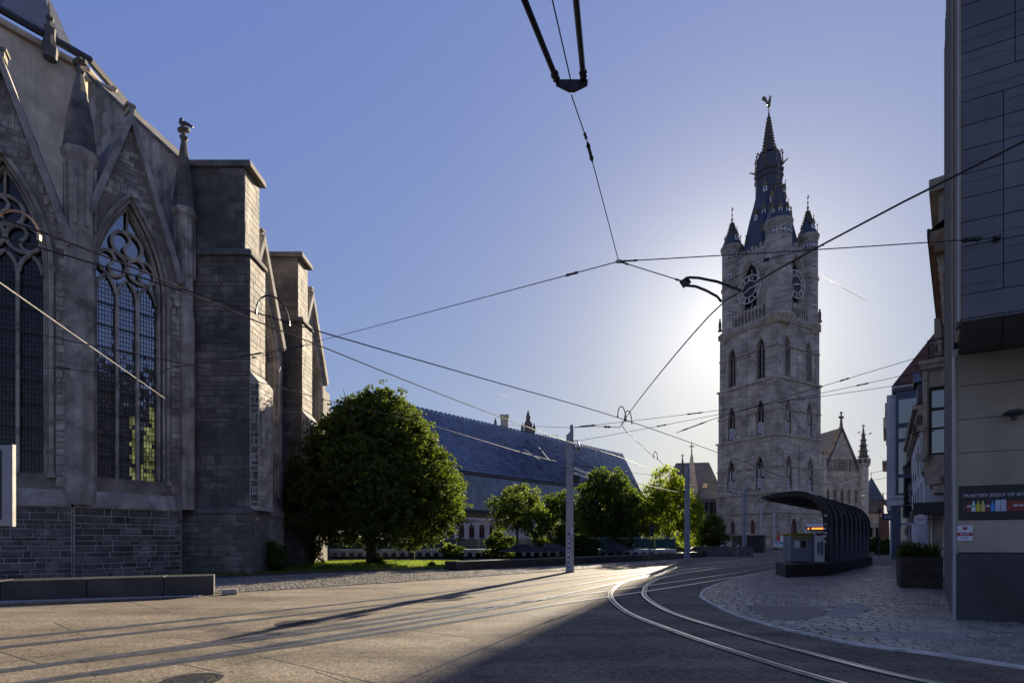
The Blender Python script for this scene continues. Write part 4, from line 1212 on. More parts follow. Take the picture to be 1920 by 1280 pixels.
cm = MB(MW); cm.box(10.6,11.6,2.2,3.0,12,14.6); cm.box(10.5,11.7,2.1,3.1,14.6,14.9); cm.build('chimney', M['cloth_trim'], cw)
# ================================================================== market hall with glass shingles
hall = thing('market_hall', 'long market hall with a steep roof of blue glass shingles over a dark underside', 'building', (4, 80, 0))
M['shingle'] = mat('blue_glass_shingle', (0.062, 0.092, 0.155), .17, .2, .6, isl=.35, spec=.9)
M['hall_dark'] = mat('hall_timber_dark', (0.045, 0.038, 0.034), .8, .25, 1)
M['hall_conc'] = mat('hall_concrete', (0.28, 0.27, 0.26), .85, .15, .6, bump=.1)
du = Vector((.674, .739, 0)); dn = Vector((.739, -.674, 0))
A0 = Vector((-16.5, 60.95, 0)); HL = 56.3; OFF = 4.3; ZR, ZB, ZE = 17.9, 10.1, 5.5
R0 = A0                                  # ridge start
W0 = A0 + dn*OFF
MH = frame(A0.x, A0.y, math.atan2(du.y, du.x))      # x along the ridge, y = inwards (left), -y towards the viewer
b = MB(MH); b.add([(0,-OFF+.15,ZB),(HL,-OFF+.15,ZB),(HL,-.1,ZR-.2),(0,-.1,ZR-.2),(0,OFF,ZB),(HL,OFF,ZB),(0,-OFF+.15,ZE),(HL,-OFF+.15,ZE),(0,OFF,ZE),(HL,OFF,ZE)],
                   [(0,1,2,3),(3,2,5,4),(0,3,4,8,6),(1,7,9,5,2),(6,7,1,0),(4,5,9,8),(6,8,9,7)])
body = b.build('roof', M['hall_dark'], hall)
tl = MB(); tl.add([(-.5,0,0),(.5,0,0),(.5,-.035,1),(-.5,-.035,1),(-.5,.02,0),(.5,.02,0)],[(0,1,2,3),(0,4,5,1)])
# shingle: hinge at its top edge, lower edge lifted off the slope
def shingle_mesh():
    mb = MB(); mb.add([(-.5,-.02,.5),(.5,-.02,.5),(-.5,-.055,-.5),(.5,-.055,-.5),(-.5,-.035,-.5),(.5,-.035,-.5)],[(2,3,1,0),(2,4,5,3)])
    return mesh_of(mb, 'shingle', M['shingle'])
shm = shingle_mesh()
slope_len = math.hypot(OFF-.1, ZR-ZB); tilt = math.atan2(OFF-.1, ZR-ZB)
rows_s, rows_v, cw_ = 18, 7, .62
cells = []
for r in range(rows_s + rows_v):
    if r < rows_s:
        h = slope_len/rows_s; q = (r+.5)/rows_s
        y, z, tl_ = -OFF + .1 + q*(OFF-.1), ZB + .15 + q*(ZR-ZB), tilt
    else:
        h = (ZB-.3-ZE)/rows_v; q = (r-rows_s+.5)/rows_v; y, z, tl_ = -OFF+.1, ZE + q*(ZB-.3-ZE), 0
    n = int(HL/cw_)
    for i in range(n):
        u = (i + .5)*cw_
        p = MH @ Vector((u, y, z))
        x_px = 960 + 1000*p.x/p.y
        if x_px < 560: continue
        cells.append((p.y if 780 < x_px < 1180 else p.y + 500, u, y, z, h, tl_, p))
cells.sort(key=lambda c: c[0])
hrz = math.atan2(du.y, du.x)
for c in cells[:300]:
    e = (Matrix.Rotation(hrz, 4, 'Z') @ Matrix.Rotation(-c[5] + (rng.random()-.5)*.03, 4, 'X')).to_euler()
    piece('shingle', shm, body, c[6], scale=(cw_*.96, 1, c[4]*.99), rot=e)
mb = MB()
for c in cells[300:]:
    mb.M = Matrix.Translation(c[6]) @ Matrix.Rotation(hrz, 4, 'Z') @ Matrix.Rotation(-c[5] + (rng.random()-.5)*.03, 4, 'X') @ Matrix.Rotation((rng.random()-.5)*.03, 4, 'Z')
    a, h = cw_*.48, c[4]*.495
    mb.add([(-a,-.02,h),(a,-.02,h),(-a,-.055,-h),(a,-.055,-h),(-a,-.035,-h),(a,-.035,-h)],[(2,3,1,0),(2,4,5,3)])
mb.build('shingle_field', M['shingle'], body, kind='stuff')
# ridge fins, band, gable edge trim, soffit and legs
mb = MB(MH)
for i in range(int(HL/.75)):
    mb.add([(i*.75+.05,-.12,ZR-.1),(i*.75+.65,-.12,ZR-.1),(i*.75+.65,.1,ZR+.35),(i*.75+.05,.1,ZR+.35)],[(0,1,2,3)])
mb.build('ridge_shingles', M['shingle'], body, kind='stuff')
b = MB(MH); b.box(-.1, HL+.1, -OFF-.02, -OFF+.2, ZB-.2, ZB+.05); b.build('gutter_band', M['lead'], hall)
b = MB(MH); b.ext([(HL,ZE),(HL+.05,ZE),(HL+.05,ZB),(HL,ZB)],-OFF,-OFF+.4); b.build('edge_trim', M['lead'], hall)
b = MB(MH); b.box(0, HL, -OFF-.1, OFF, ZE-.5, ZE-.02); b.build('soffit', M['hall_dark'], hall)
for u in (7, 45):
    b = MB(MH); b.box(u-2.2, u+2.2, -1.6, 1.6, -4, ZE-.5); b.build('support_pier', M['hall_conc'], hall)

# pale building with brown arched windows seen under the hall
pb = thing('pale_building', 'pale rendered building with rows of arched brown windows seen under the market hall eaves', 'building', (-9, 112, 0))
M['pale'] = mat('pale_render', (0.50, 0.48, 0.46), .85, .15, .5, streak=.25)
M['brown'] = mat('brown_window_paint', (0.16, 0.05, 0.035), .6, .2, 2)
Mx = frame(-20, 110, 0)
w = MB(Mx); wall_open(w, 0, 17, 0, 9.5, [(1.2+i*2.1, .55, 1.6, 4.2, 4.9) for i in range(8)], 0, .6); w.build('wall', M['pale'], pb)
w = MB(Mx); wall_open(w, 0, 17, 9.5, 16, [(1.2+i*2.1, .5, 10.4, 12.6, 12.6) for i in range(8)], 0, .6); w.build('wall', M['pale'], pb)
for i in range(8):
    c = 1.2 + i*2.1
    b = MB(Mx); b.ext([(c-.55,1.6)] + arch_pts(.55, 4.2, 4.9, 6, c) + [(c+.55,1.6)], .3, .36); wo = b.build('window', M['brown'], pb)
    b = MB(Mx); b.box(c-.4,c-.05,.27,.3,1.8,4.1); b.box(c+.05,c+.4,.27,.3,1.8,4.1); b.build('pane', M['dark_in'], wo)
    b = MB(Mx); b.box(c-.5,c+.5,.3,.36,10.4,12.6); b.build('window', M['dark_in'], pb)
s = MB(Mx)
for z in (1.2, 5.6, 9.2): s.box(-.1,17.1,-.2,0,z,z+.3)
for i in range(17): s.box(i*1.0+.2,i*1.0+.7,-.12,0,7.9,8.7)
s.build('string_course', M['cloth_trim'], pb)
b = MB(Mx); b.box(16.98, 27, .3, 8, 0, 9); b.build('side_wall', M['pale'], pb)
rf = MB(Mx); rf.add([(0,0,16),(17,0,16),(17,6,20),(0,6,20)],[(0,1,2,3)]); rf.build('roof', M['slate'], pb)

# town hall roof line with chimney and turrets behind the ridge
th_ = thing('town_hall', 'distant old town hall whose chimney and ornate roof turrets rise above the glass roof ridge', 'building', (4, 140, 0))
b = MB(); b.box(-12, 12, 140, 160, 0, 27.0); b.build('wall', M['cloth'], th_)
b = MB(); b.box(-3.0, -1.0, 141, 143, 28, 34.2); b.box(-3.2, -.8, 140.8, 143.2, 34.2, 34.8); b.build('chimney', M['cloth'], th_)
for x, s_ in ((-4.4, .75), (4.3, 1.2)):
    b = MB(); b.box(x-1.5*s_, x+1.5*s_, 141, 142.5, 26, 30.6*1.0); b.box(x-.9*s_, x+.9*s_, 141.1, 142.4, 30.6, 30.6+1.6*s_)
    b.lathe([(.6*s_,30.6),(.75*s_,30.6+2*s_),(.45*s_,30.6+2.4*s_),(.5*s_,30.6+3.2*s_),(.08,30.6+4.6*s_)],8,(x,141.7))
    for k in (-1.3, 1.3): b.lathe([(.3*s_,30.6),(.32*s_,31.4),(.04,30.9+1.6*s_)],6,(x+k*s_,141.6))
    b.build('roof_turret', M['soot'], th_)
b = MB(); b.box(-12, 12, 141.5, 158, 27.0, 27.6); b.tube([(-4,140.5,29.2),(12,140.5,29.2)],.06,4)
for i in range(6): b.tube([(-4+i*3.2,140.5,28),(-4+i*3.2,140.5,29.2)],.05,4)
b.build('roof', M['lead'], th_)

# footbridge edge and sunken terrace between the trees
fb = thing('footbridge', 'low footbridge with green glass balustrade and a pale toothed edge beam behind the lawn', 'footbridge', (0, 47, 0))
M['rail_white'] = mat('pale_metal_edge', (0.42, 0.46, 0.47), .5, .1, 3)
M['glass_green'] = glass_mat('green_balustrade_glass', (0.05, 0.10, 0.095), .1)
MF = frame(-27, 47, R(2))
b = MB(MF); b.box(0, 42, 0, .35, .55, .82); b.box(0, 42, .35, 5, .5, .8); b.build('edge_beam', M['rail_white'], fb)
for i in range(56):
    b = MB(MF); b.box(.2+i*.75, .5+i*.75, -.03, .3, .2, .549); b.build('beam_tooth', M['rail_white'], fb)
for i in range(21):
    b = MB(MF); b.box(.06+i*2, 1.94+i*2, .12, .15, .85, 1.75); b.build('balustrade_pane', M['glass_green'], fb)
    b = MB(MF); b.box(-.03+i*2, .03+i*2, .08, .19, .82, 1.8); b.build('post', M['lead'], fb)
b = MB(MF); b.tube([(0,.13,1.84),(42,.13,1.84)], .035, 6); b.build('handrail', M['rail_white'], fb)
for i in range(5):
    b = MB(MF); b.box(2.0+i*8.2, 2.5+i*8.2, .6, 1.1, -3, .5); b.build('support_post', M['hall_conc'], fb)
b = MB(); b.box(-26, 24, 53, 54, -.2, 1.0); tag(b.build('terrace_wall', M['soot']), 'dark low terrace wall in the shade behind the footbridge', 'wall')
# dark spiked railing in front of the bridge near the lawn
rl = thing('iron_railing', 'dark iron railing of thin upright bars behind the lawn and the big round tree', 'railing', (-12, 44, 0))
b = MB(); b.tube([(-17,44,1.5),(-3,44.8,1.05)],.03,5); b.tube([(-17,44,.25),(-3,44.8,.2)],.025,5); b.build('rail', M['iron'], rl)
bar = MB(); bar.tube([(0,0,0),(0,0,1)], .012, 4, cap=False); bme = mesh_of(bar, 'bar', M['iron'])
for i in range(100):
    t = i/99; piece('bar', bme, rl, (-17+14*t, 44+.8*t, .1), scale=(1,1,1.4-.45*t))
M['parasol'] = mat('dark_parasol_cloth', (.02,.02,.024), .9, .2, 3)
# cafe parasols on the sunken terrace
for x, y, s_, lb in ((.9, 40.5, 1.0, 'dark grey cafe parasol under the small tree behind the low wall'), (3.3, 42.5, .9, 'dark parasol behind the small tree, further right on the terrace'), (9.3, 47, .8, 'dark parasol peeping over the low wall right of the near mast')):
    t = thing('parasol', lb, 'parasol', (x, y, 0), 'parasols on the sunken terrace')
    b = MB(); b.lathe([(1.9*s_, .78), (.9*s_, 1.16), (.04, 1.36)], 8, (x, y)); b.build('canopy', M['parasol'], t)
    b = MB(); b.tube([(x,y,-.5),(x,y,1.42)],.03,6); b.build('pole', M['iron'], t)
# ================================================================== modern corner building, near right
M['panel_dk'] = mat('dark_blue_grey_panel', (0.125, 0.122, 0.125), .5, .14, .8, bump=.08, bscale=20, isl=.1, streak=.15)
M['panel_lt'] = mat('light_stone_panel', (0.37, 0.31, 0.235), .7, .14, .8, bump=.08, bscale=25, isl=.06, streak=.12)
M['panel_dado'] = mat('dark_dado_stone', (0.035, 0.036, 0.042), .45, .25, 1.2, bump=.05, streak=.3, blotch=((.09, .09, .095), 1.4, .35, .6, .7))
M['fin'] = mat('pale_fin_metal', (0.40, 0.385, 0.365), .45, .1, 2)
M['soffit'] = mat('grey_soffit', (0.10, 0.10, 0.10), .7, .1, 1)
M['paint_w'] = mat('white_paint', (0.72, 0.72, 0.72), .5, .06, 3)
M['print_k'] = mat('black_print', (0.012, 0.012, 0.013), .5, .1, 3)
M['print_r'] = mat('red_print', (0.35, 0.02, 0.03), .5, .1, 3)
def flat(name, c): return mat(name, c, .45, .08, 6)
M['win_dark'] = glass_mat('shop_window_glass', (0.015, 0.017, 0.02), .06, spec=1.0)
M['win_dark'].node_tree.nodes['Principled BSDF'].inputs['IOR'].default_value = 1.9
cb = thing('corner_building', 'modern corner building with dark overhanging panelled storey above a pale stone wall', 'building', (9.07, 10.9, 0))
d1 = math.atan2(-.458, .889)
M1 = frame(9.07, 10.9, d1)
side = Vector((.628, .778, 0)); face = Vector((.889, -.458, 0))
P0 = Vector((7.77, 9.22, 0))
def pt(a, b): p = P0 + side*a + face*b; return (p.x, p.y)
b = MB(); b.prism([pt(.03,.03), pt(10,.03), pt(10,7), pt(.03,7)], 5.47, 17.5); b.build('upper_wall', M['groove'], cb)
b = MB(); b.prism([pt(0,0), pt(2.3,0), pt(2.3,7), pt(0,7)], 5.42, 5.46)
so = b.build('soffit', M['soffit'], cb)
for t in (.55, 1.9, 3.2):
    j = MB(); q = [P0 + side*0 + face*t, P0 + side*2.1 + face*(t+.1)]
    j.prism([(q[0].x, q[0].y), (q[1].x, q[1].y), (q[1].x+.02, q[1].y), (q[0].x+.02, q[0].y)], 5.412, 5.42); j.build('soffit_joint', M['groove'], so)
b = MB(); b.prism([pt(2.17,.06), pt(10,.06), pt(10,7), pt(2.17,7)], 0, 5.415); lw = b.build('lower_wall', M['groove'], cb)
# upper panels
MU = frame(P0.x, P0.y, d1)
z = 5.46; r = 0
while z < 17.4:
    h = .415
    xs = [0, .55, 1.75, 2.95, 4.15, 5.35, 7] if z < 9.1 else ([0, 1.9, 3.8, 5.7, 7] if r == 9 else [0, .70, 1.9, 3.1, 4.3, 5.5, 7])
    if r == 0: xs = [0, 7]
    for a, c in zip(xs, xs[1:]):
        if a > 2.2: continue
        p = MB(MU); p.box(a+.006, c-.006, -.012, .02, z+.007, z+h-.007); p.build('wall_panel', M['panel_dk'], cb)
        # faint scored lines of the panel
        if rng.random() < .55:
            p = MB(MU); zz = z + h*(.3+.4*rng.random()); p.box(a+.01, c-.01, -.0135, -.011, zz, zz+.006); p.build('panel_score', M['groove'], cb)
    z += h; r += 1
# lower panels
zs = [1.40, 2.06, 2.74, 3.42, 4.10, 4.78, 5.42]
for a, c in zip(zs, zs[1:]):
    for u, v in ((0, 1.9), (1.9, 3.8), (3.8, 7)):
        p = MB(M1); p.box(u+.005, v-.005, 0, .03, a+.006, c-.006); p.build('wall_panel', M['panel_lt'], lw)
for u, v in ((0, 1.25), (1.25, 2.6), (2.6, 7)):
    p = MB(M1); p.box(u+.003, v-.003, -.035, .03, 0.0, 1.385); p.build('dado_panel', M['panel_dado'], lw)
# side facade with projecting fins
MS = frame(P0.x, P0.y, math.atan2(side.y, side.x))   # x along the street, -y into the building, +y towards the street
for a0, a1, z0, z1 in ((0, 10, 5.46, 17.5), (2.12, 10, 0, 5.46)):
    n = 6
    for i in range(n):
        u0, u1 = a0 + (a1-a0)*i/n, a0 + (a1-a0)*(i+1)/n
        z = z0
        while z < z1 - .2:
            h = min(1.66, z1 - z); 
            p = MB(MS); p.box(u0+.01, u1-.01, .0, .02, z+.008, z+h-.008); p.build('side_panel', M['panel_lt'], cb); z += h
for i in range(9):
    t = .02 + i*1.22
    p = MB(MS); z0 = 5.44 if t < 2.1 else 0.0
    p.box(t, t+.05, .02, .06 + .018*i, z0, 17.5); p.build('fin', M['fin'] if i % 3 != 1 else M['panel_lt'], cb)
    p = MB(MS); p.box(t+.3, t+.5, .02, .07 + .018*i, z0, 17.5); p.build('fin_reveal', M['groove'] if i % 2 else M['panel_dk'], cb)
p = MB(M1); p.box(-.04, .0, -.02, .05, 0, 5.42); p.build('corner_trim', M['fin'], lw)

# banner with bottles
bn = thing('shop_banner', 'long black banner with white lettering and a row of printed drinks on the pale wall', 'banner', (9.07, 10.9, 2.06))
b = MB(M1); b.box(.045, 3.2, -.03, -.012, 2.065, 2.735); b.build('board', M['print_k'], bn)
rot = (R(90), 0, d1)
M['ink_w'] = flat('white_ink', (.62, .62, .66))
lettering('TRAKTEER JEZELF OP IETS', .085, M['ink_w'], bn, M1 @ Vector((.10, -.033, 2.545)), rot, align='LEFT', extrude=.002)
cols = [(.10,.02,.015),(.16,.02,.02),(.62,.64,.66),(.60,.48,.02),(.62,.5,.16),(.14,.015,.03),(.05,.25,.55),(.5,.5,.6),(.5,.5,.6),(.24,.02,.015),(.24,.02,.015),(.24,.02,.015),(.24,.02,.015),(.05,.35,.10),(.4,.3,.05),(.1,.1,.3),(.5,.5,.5)]
x = .09
for i, c in enumerate(cols):
    w = .072 if i not in (7, 8, 9, 10, 11) else .085
    p = MB(M1); k = w/2; z0 = 2.225; h = .20 if i not in (7, 8) else .225
    if i in (7, 8, 9, 10, 11, 12): out = [(x+.003,z0),(x+w-.003,z0),(x+w-.003,z0+h),(x+.003,z0+h)]
    else: out = [(x+.004,z0),(x+w-.004,z0),(x+w-.004,z0+h*.6),(x+k+.014,z0+h*.85),(x+k+.014,z0+h*1.05),(x+k-.014,z0+h*1.05),(x+k-.014,z0+h*.85),(x+.004,z0+h*.6)]
    p.ext(out, -.033, -.03); bo = p.build('printed_bottle', flat('drink_print', c), bn)
    if i in (1, 2, 5, 10, 11):
        q = MB(M1); q.box(x+.008, x+w-.008, -.035, -.033, z0+h*.45, z0+h*.62); q.build('printed_label', M['ink_w'] if i != 2 else flat('green_print', (.08,.4,.12)), bo)
    x += w + .002
sg = thing('wall_sign', 'small white sign with red shield and red strip on the pale corner wall', 'sign', (9.1, 10.9, 1.65))
b = MB(M1); b.box(.02, .265, -.018, -.004, 1.635, 1.945); b.build('plate', M['ink_w'], sg)
b = MB(M1); b.box(.022, .263, -.021, -.018, 1.735, 1.80); b.build('red_strip', M['print_r'], sg)
b = MB(M1); b.ext([(.105,1.925),(.105,1.88),(.125,1.86),(.1425,1.85),(.16,1.86),(.18,1.88),(.18,1.925),(.155,1.915),(.13,1.915)], -.021, -.018); b.build('emblem', M['print_r'], sg)
b = MB(M1)
for i, w in enumerate((.022,.016,.02,.018,.02,.022)): b.box(.07+i*.024, .07+i*.024+w*.7, -.024, -.021, 1.752, 1.782)
b.build('strip_lettering', M['ink_w'], sg)
b = MB(M1)
for i in range(4): b.box(.08+i*.03, .103+i*.03, -.0205, -.018, 1.69, 1.702)
b.build('small_lettering', M['print_k'], sg)
lp = thing('wall_lamp', 'flat oval wall lamp on the pale stone wall below the overhang', 'lamp', tuple(M1 @ Vector((.86, -.1, 4.1))))
b = MB(M1 @ Matrix.Translation((.86, -.16, 4.12))); b.lathe([(.02,.06),(.1,.055),(.165,.02),(.17,0),(.15,-.02),(.05,-.03)],16); b.build('shade', M['lead'], lp, smooth=True)
b = MB(M1); b.tube([(.86,.0,4.1),(.86,-.1,4.12)],.03,6); b.lathe([(.05,3.98),(.04,4.06)],8,(.86,-.16)); b.build('bracket', M['lead'], lp)

# ================================================================== ornate stone house with oriel
oh = thing('ornate_house', 'old stone house with deep bracketed cornice, carved oriel and iron balcony', 'house', (16, 19.5, 0))
M['ornate'] = mat('ornate_facade_stone', (0.44, 0.38, 0.30), .85, .22, 1.5, bump=.2, streak=.4)
M['cornice_br'] = mat('brown_cornice_paint', (0.34, 0.24, 0.15), .8, .3, 2, bump=.2)
h_a = math.atan2(.766, .643); MO = frame(14.15, 17.1, h_a)     # x along the street, +y towards the street (left)
b = MB(MO); b.box(0, 13, -7, 0, 0, 11.4); b.build('wall', M['ornate'], oh)
b = MB(MO); b.box(-.2, 12.6, 0, .60, 11.2, 11.65); b.box(-.2, 12.6, 0, .48, 10.95, 11.2); b.box(-.2,12.6,0,.2,10.3,10.95); co = b.build('cornice', M['cornice_br'], oh)
b = MB(MO); b.box(-.22, 12.7, .58, .66, 11.5, 11.75); b.build('gutter', M['lead'], co)
for i in range(16):
    b = MB(MO); u = .1 + i*.8; b.add([(u,0,10.2),(u+.28,0,10.2),(u,.28,10.35),(u+.28,.28,10.35),(u,.42,10.94),(u+.28,.42,10.94),(u,0,10.94),(u+.28,0,10.94)],[(0,1,3,2),(2,3,5,4),(0,2,4,6),(1,7,5,3),(4,5,7,6)]); b.build('bracket', M['ornate'], co)
b = MB(MO); b.add([(-.2,.6,11.7),(12.7,.6,11.7),(12.7,-4,14.6),(-.2,-4,14.6)],[(0,1,2,3)]); b.build('roof', M['slate'], oh)
b = MB(MO); b.box(.3, 3.6, -3, .38, 11.7, 13.1); b.box(.1, 3.8, -3, .62, 13.1, 13.5); b.build('attic', M['ornate'], oh)
b = MB(MO); b.box(12.6, 14.6, -.6, .85, 9.9, 10.5); b.box(12.7, 14.4, -.6, .5, 8.8, 9.9); b.build('pediment_block', M['ornate'], oh)
# oriel facing up the street
MQ = frame(17.4, 22.5, math.atan2(-.64, .77)); rot_q = (R(90), 0, math.atan2(-.64, .77))
b = MB(MQ); wall_open(b, 0, 2.4, 4.7, 8.8, [(.46, .31, 5.2, 8.05, 8.05)], 0, .3); b.box(0, .3, .3, 2.2, 4.7, 8.8); b.box(2.1,2.4,.3,2.2,4.7,8.8); b.box(-.12, 2.5, -.18, 2.2, 8.8, 9.0); b.box(-.2, 2.6, -.3, 2.2, 9.0, 9.15)
b.box(-.12, 2.5, -.15, 2.2, 4.5, 4.7)
orl = b.build('oriel', M['ornate'], oh)
b = MB(MQ); b.ring([(.15,5.2),(.77,5.2),(.77,8.05),(.15,8.05)],[(.24,5.3),(.70,5.3),(.70,7.95),(.24,7.95)],.1,.22,closed=True); b.box(.24,.7,.11,.2,7.1,7.2); b.box(.24,.7,.12,.2,6.3,6.37); b.build('window_frame', M['print_k'], orl)
b = MB(MQ); b.box(.22,.72,.2,.21,5.25,8.0); b.build('pane', M['win_dark'], orl)
b = MB(MQ)
for i, (e, z) in enumerate(((0,4.5),(.18,4.2),(.3,3.95),(.62,3.6),(.85,3.3))):
    b.box(e, 2.4, -.12+e*.4, 2.2, z-.3, z)
b.cb((.3,-.1,4.15),(.5,.3,.35)); b.cb((.5,-.12,3.75),(.45,.25,.3)); b.build('console', M['ornate'], orl)
b = MB(MQ); b.box(-.06,.1,-.12,0,4.75,8.75); b.box(.82,1.0,-.15,0,4.75,8.75); b.ball((.9,-.2,7.6),.14,8,6); b.build('pilaster', M['ornate'], orl)
bc = MB(MQ); bc.box(.1, 1.9, -.3, -.26, 9.9, 9.96); bc.box(.1, 1.9, -.3, -.26, 9.2, 9.26)
bc.box(.1,.14,-.3,1.8,9.9,9.96); bc.box(.1,.14,-.3,1.8,9.2,9.26)
ba = bc.build('balcony_rail', M['iron'], orl)
for i in range(8):
    b = MB(MQ); u = .12 + i*.25; b.box(u,u+.03,-.295,-.265,9.2,9.95)
    b.tube([(u+.13+.09*math.cos(t*math.pi/6),-.28,9.55+.2*math.sin(t*math.pi/6)) for t in range(12)],.016,4,closed=True); b.build('baluster', M['iron'], ba)
b = MB(MQ); b.box(.3, 2.4, .9, 2.2, 9.15, 11.2); b.box(.4,.55,.75,.9,9.15,11.0); b.box(.9,1.05,.75,.9,9.15,11); b.build('attic_bay', M['ornate'], orl)
for z, s_ in ((6.3, 1), (5.1, 1)):
    f = thing('facade_lamp', 'small brass facade spotlight on the oriel, ' + ('upper of two' if z > 6 else 'lower of two'), 'lamp', tuple(MQ @ Vector((.05,-.3,z))), 'spotlights on the oriel')
    b = MB(MQ); b.tube([(.3,-.16,z),(.02,-.42,z+.03)],.02,5); b.build('arm', M['gilt'], f); b = MB(MQ); b.cb((-.1,-.45,z),(.3,.25,.26)); b.build('head', M['ornate'], f)
b = MB(MQ)
for i in range(5):
    for k in range(3): b.box(.25+i*.42,.5+i*.42,.36,.39,.2+k*.95,1.0+k*.95)
b.box(.1,2.4,.4,.6,0,3.2); b.build('ground_floor_wall', M['ornate'], oh)
for i in range(5):
    b = MB(MQ); b.box(.2+i*.42,.25+i*.42,.3,.4,.1,2.9); b.build('glazing_bar', M['paint_w'], oh)
aw = thing('shop_fascia', 'plain black box fascia sign under the oriel console', 'sign', tuple(MQ @ Vector((.6,-.2,2.75))))
b = MB(MQ); b.box(-.35, 1.4, -.45, .3, 2.72, 3.2); b.build('box', M['print_k'], aw)
b = MB(MQ); b.box(-.37, 1.42, -.47, -.45, 3.17, 3.22); b.build('trim', M['lead'], aw)
rs = thing('round_sign', 'round white hanging sign with red lettering below the black fascia', 'sign', tuple(MQ @ Vector((-.12,-.6,2.5))))
b = MB(MQ @ Matrix.Translation((-.12,-.6,2.5)) @ Matrix.Rotation(R(90),4,'X')); b.lathe([(.225,-.04),(.225,.04)],24); b.build('disc', M['ink_w'], rs)
b = MB(MQ @ Matrix.Translation((-.12,-.6,2.5)) @ Matrix.Rotation(R(90),4,'X')); b.lathe([(.232,-.045),(.245,-.045),(.245,.045),(.232,.045)],24,cap=False); b.tube([(.22,0,0),(.55,0,.0)],.015,5); b.build('rim', M['iron'], rs)
lettering('TWIEZ', .11, M['print_r'], rs, MQ @ Vector((-.12,-.645,2.5)), rot_q, extrude=.002)

# ================================================================== white narrow house, shop bay, farther houses
wh = thing('white_house', 'narrow white plastered house between the oriel and the blue glass bay', 'house', (25, 33.5, 0))
M['white_pl'] = mat('white_plaster', (0.55, 0.55, 0.57), .85, .1, .7, streak=.2)
M['roof_red'] = mat('red_brown_tiles', (0.12, 0.06, 0.05), .8, .3, 2, bump=.3)
M['blue_gr'] = mat('blue_grey_paint', (0.055, 0.075, 0.115), .5, .12, 2)
hw_a = math.atan2(13.2, 9.2); MH2 = frame(20.9, 27, hw_a)
b = MB(MH2); b.box(0, 15.8, -8, 0, 0, 8.4); b.build('wall', M['white_pl'], wh)
b = MB(MH2); b.box(-.1, 15.9, 0, .5, 8.3, 8.55); b.box(-.1,15.9,0,.3,8.0,8.3); b.build('cornice', M['ornate'], wh)
for i in range(5):
    for z in (5.3, 2.9):
        b = MB(MH2); b.box(1.2+i*3, 2.3+i*3, .0, .06, z, z+1.9); w_ = b.build('window', M['paint_w'], wh)
        b = MB(MH2); b.box(1.28+i*3, 2.22+i*3, .06, .07, z+.08, z+1.82); b.build('pane', M['win_dark'], w_)
b = MB(MH2); b.add([(-.1,.4,8.5),(16,.4,8.5),(16,-4,15.2),(-.1,-4,15.2),(16,-8,8.5),(-.1,-8,8.5)],[(0,1,2,3),(3,2,4,5),(0,3,5),(1,4,2)]); b.build('roof', M['roof_red'], wh)
b = MB(MH2); b.box(11.8,13.6,-2.4,-.2,9.6,12.4); b.add([(11.6,.0,12.4),(13.8,0,12.4),(12.7,0,13.3),(11.6,-3,12.4),(13.8,-3,12.4),(12.7,-3,13.3)],[(0,1,2),(0,2,5,3),(1,4,5,2)]); b.build('dormer', M['slate'], wh)
for i in range(4):
    b = MB(MH2); b.tube([(2+i*.8,.02,7.6),(2+i*.8,.5,7.9)],.03,4); b.build('bracket', M['iron'], wh)

sh = thing('shop_bay_house', 'tall house with dark blue framed glass bay over a corner shop', 'house', (33, 46, 0))
MG = frame(32.3, 45.4, R(-36))
b = MB(MG); b.box(0, 6, .9, 10, 0, 15); b.box(-.35, 0, .9, 9, 4.2, 14.2); b.build('wall', M['white_pl'], sh)
b = MB(MG); b.box(.28, 2.3, 0, .9, 5.4, 14.2); by_ = b.build('bay', M['blue_gr'], sh)
for z0, z1 in ((11.5, 13.5), (10.2, 11.1), (7.2, 9.9), (5.6, 6.9)):
    b = MB(MG); b.box(.5, 2.0, -.03, .02, z0, z1); b.build('pane', M['win_dark'], by_)
    b = MB(MG); b.ring([(.44,z0-.06),(2.06,z0-.06),(2.06,z1+.06),(.44,z1+.06)],[(.5,z0),(2.0,z0),(2.0,z1),(.5,z1)],-.06,0,closed=True); b.build('pane_frame', M['blue_gr'], by_)
b = MB(MG); b.box(.1, 2.5, -.15, .9, 14.2, 14.5); b.build('bay_roof', M['lead'], sh)
b = MB(MG); b.box(0, 2.6, -.1, .9, 4.6, 5.2); b.box(-.1,2.7,-.25,.9,5.2,5.4); b.build('shop_lintel', M['white_pl'], sh)
for u in (0, 1.95):
    b = MB(MG); b.box(u, u+.55, -.08, .9, 0, 4.6); b.box(u-.06,u+.61,-.14,.9,4.4,4.6); b.build('shop_pilaster', M['blue_gr'], sh)
b = MB(MG); b.box(.56, 1.94, .5, .52, .1, 2.9); b.box(.56,1.94,.5,.52,3.1,4.5); b.build('shop_window', M['win_dark'], sh)
b = MB(MG); b.box(.56,1.94,.4,.52,2.9,3.1); b.box(.56,.66,.4,.52,0,4.5); b.box(1.2,1.26,.42,.5,0,2.9); b.build('shop_frame', M['white_pl'], sh)
rf = MB(MG); rf.ext([(.1,15.0),(3.2,19.2),(8,19.2),(8,15.0)],.6,9); rf.build('roof', M['roof_red'], sh)
ls = thing('hanging_shop_sign', 'tall black hanging sign with white vertical lettering beside the glass bay', 'sign', tuple(at(1704, 925, 39)))
p0 = at(1697, 958, 39); p1 = at(1712, 895, 39)
b = MB(); b.box(p0.x, p1.x, 39, 39.15, p0.z, p1.z); b.build('board', M['print_k'], ls)
b = MB(); b.box(p1.x, p1.x+.9, 39.02, 39.1, p1.z-.3, p1.z-.22); b.box(p1.x, p1.x+.9, 39.02, 39.1, p0.z+.25, p0.z+.33); b.build('bracket', M['iron'], ls)
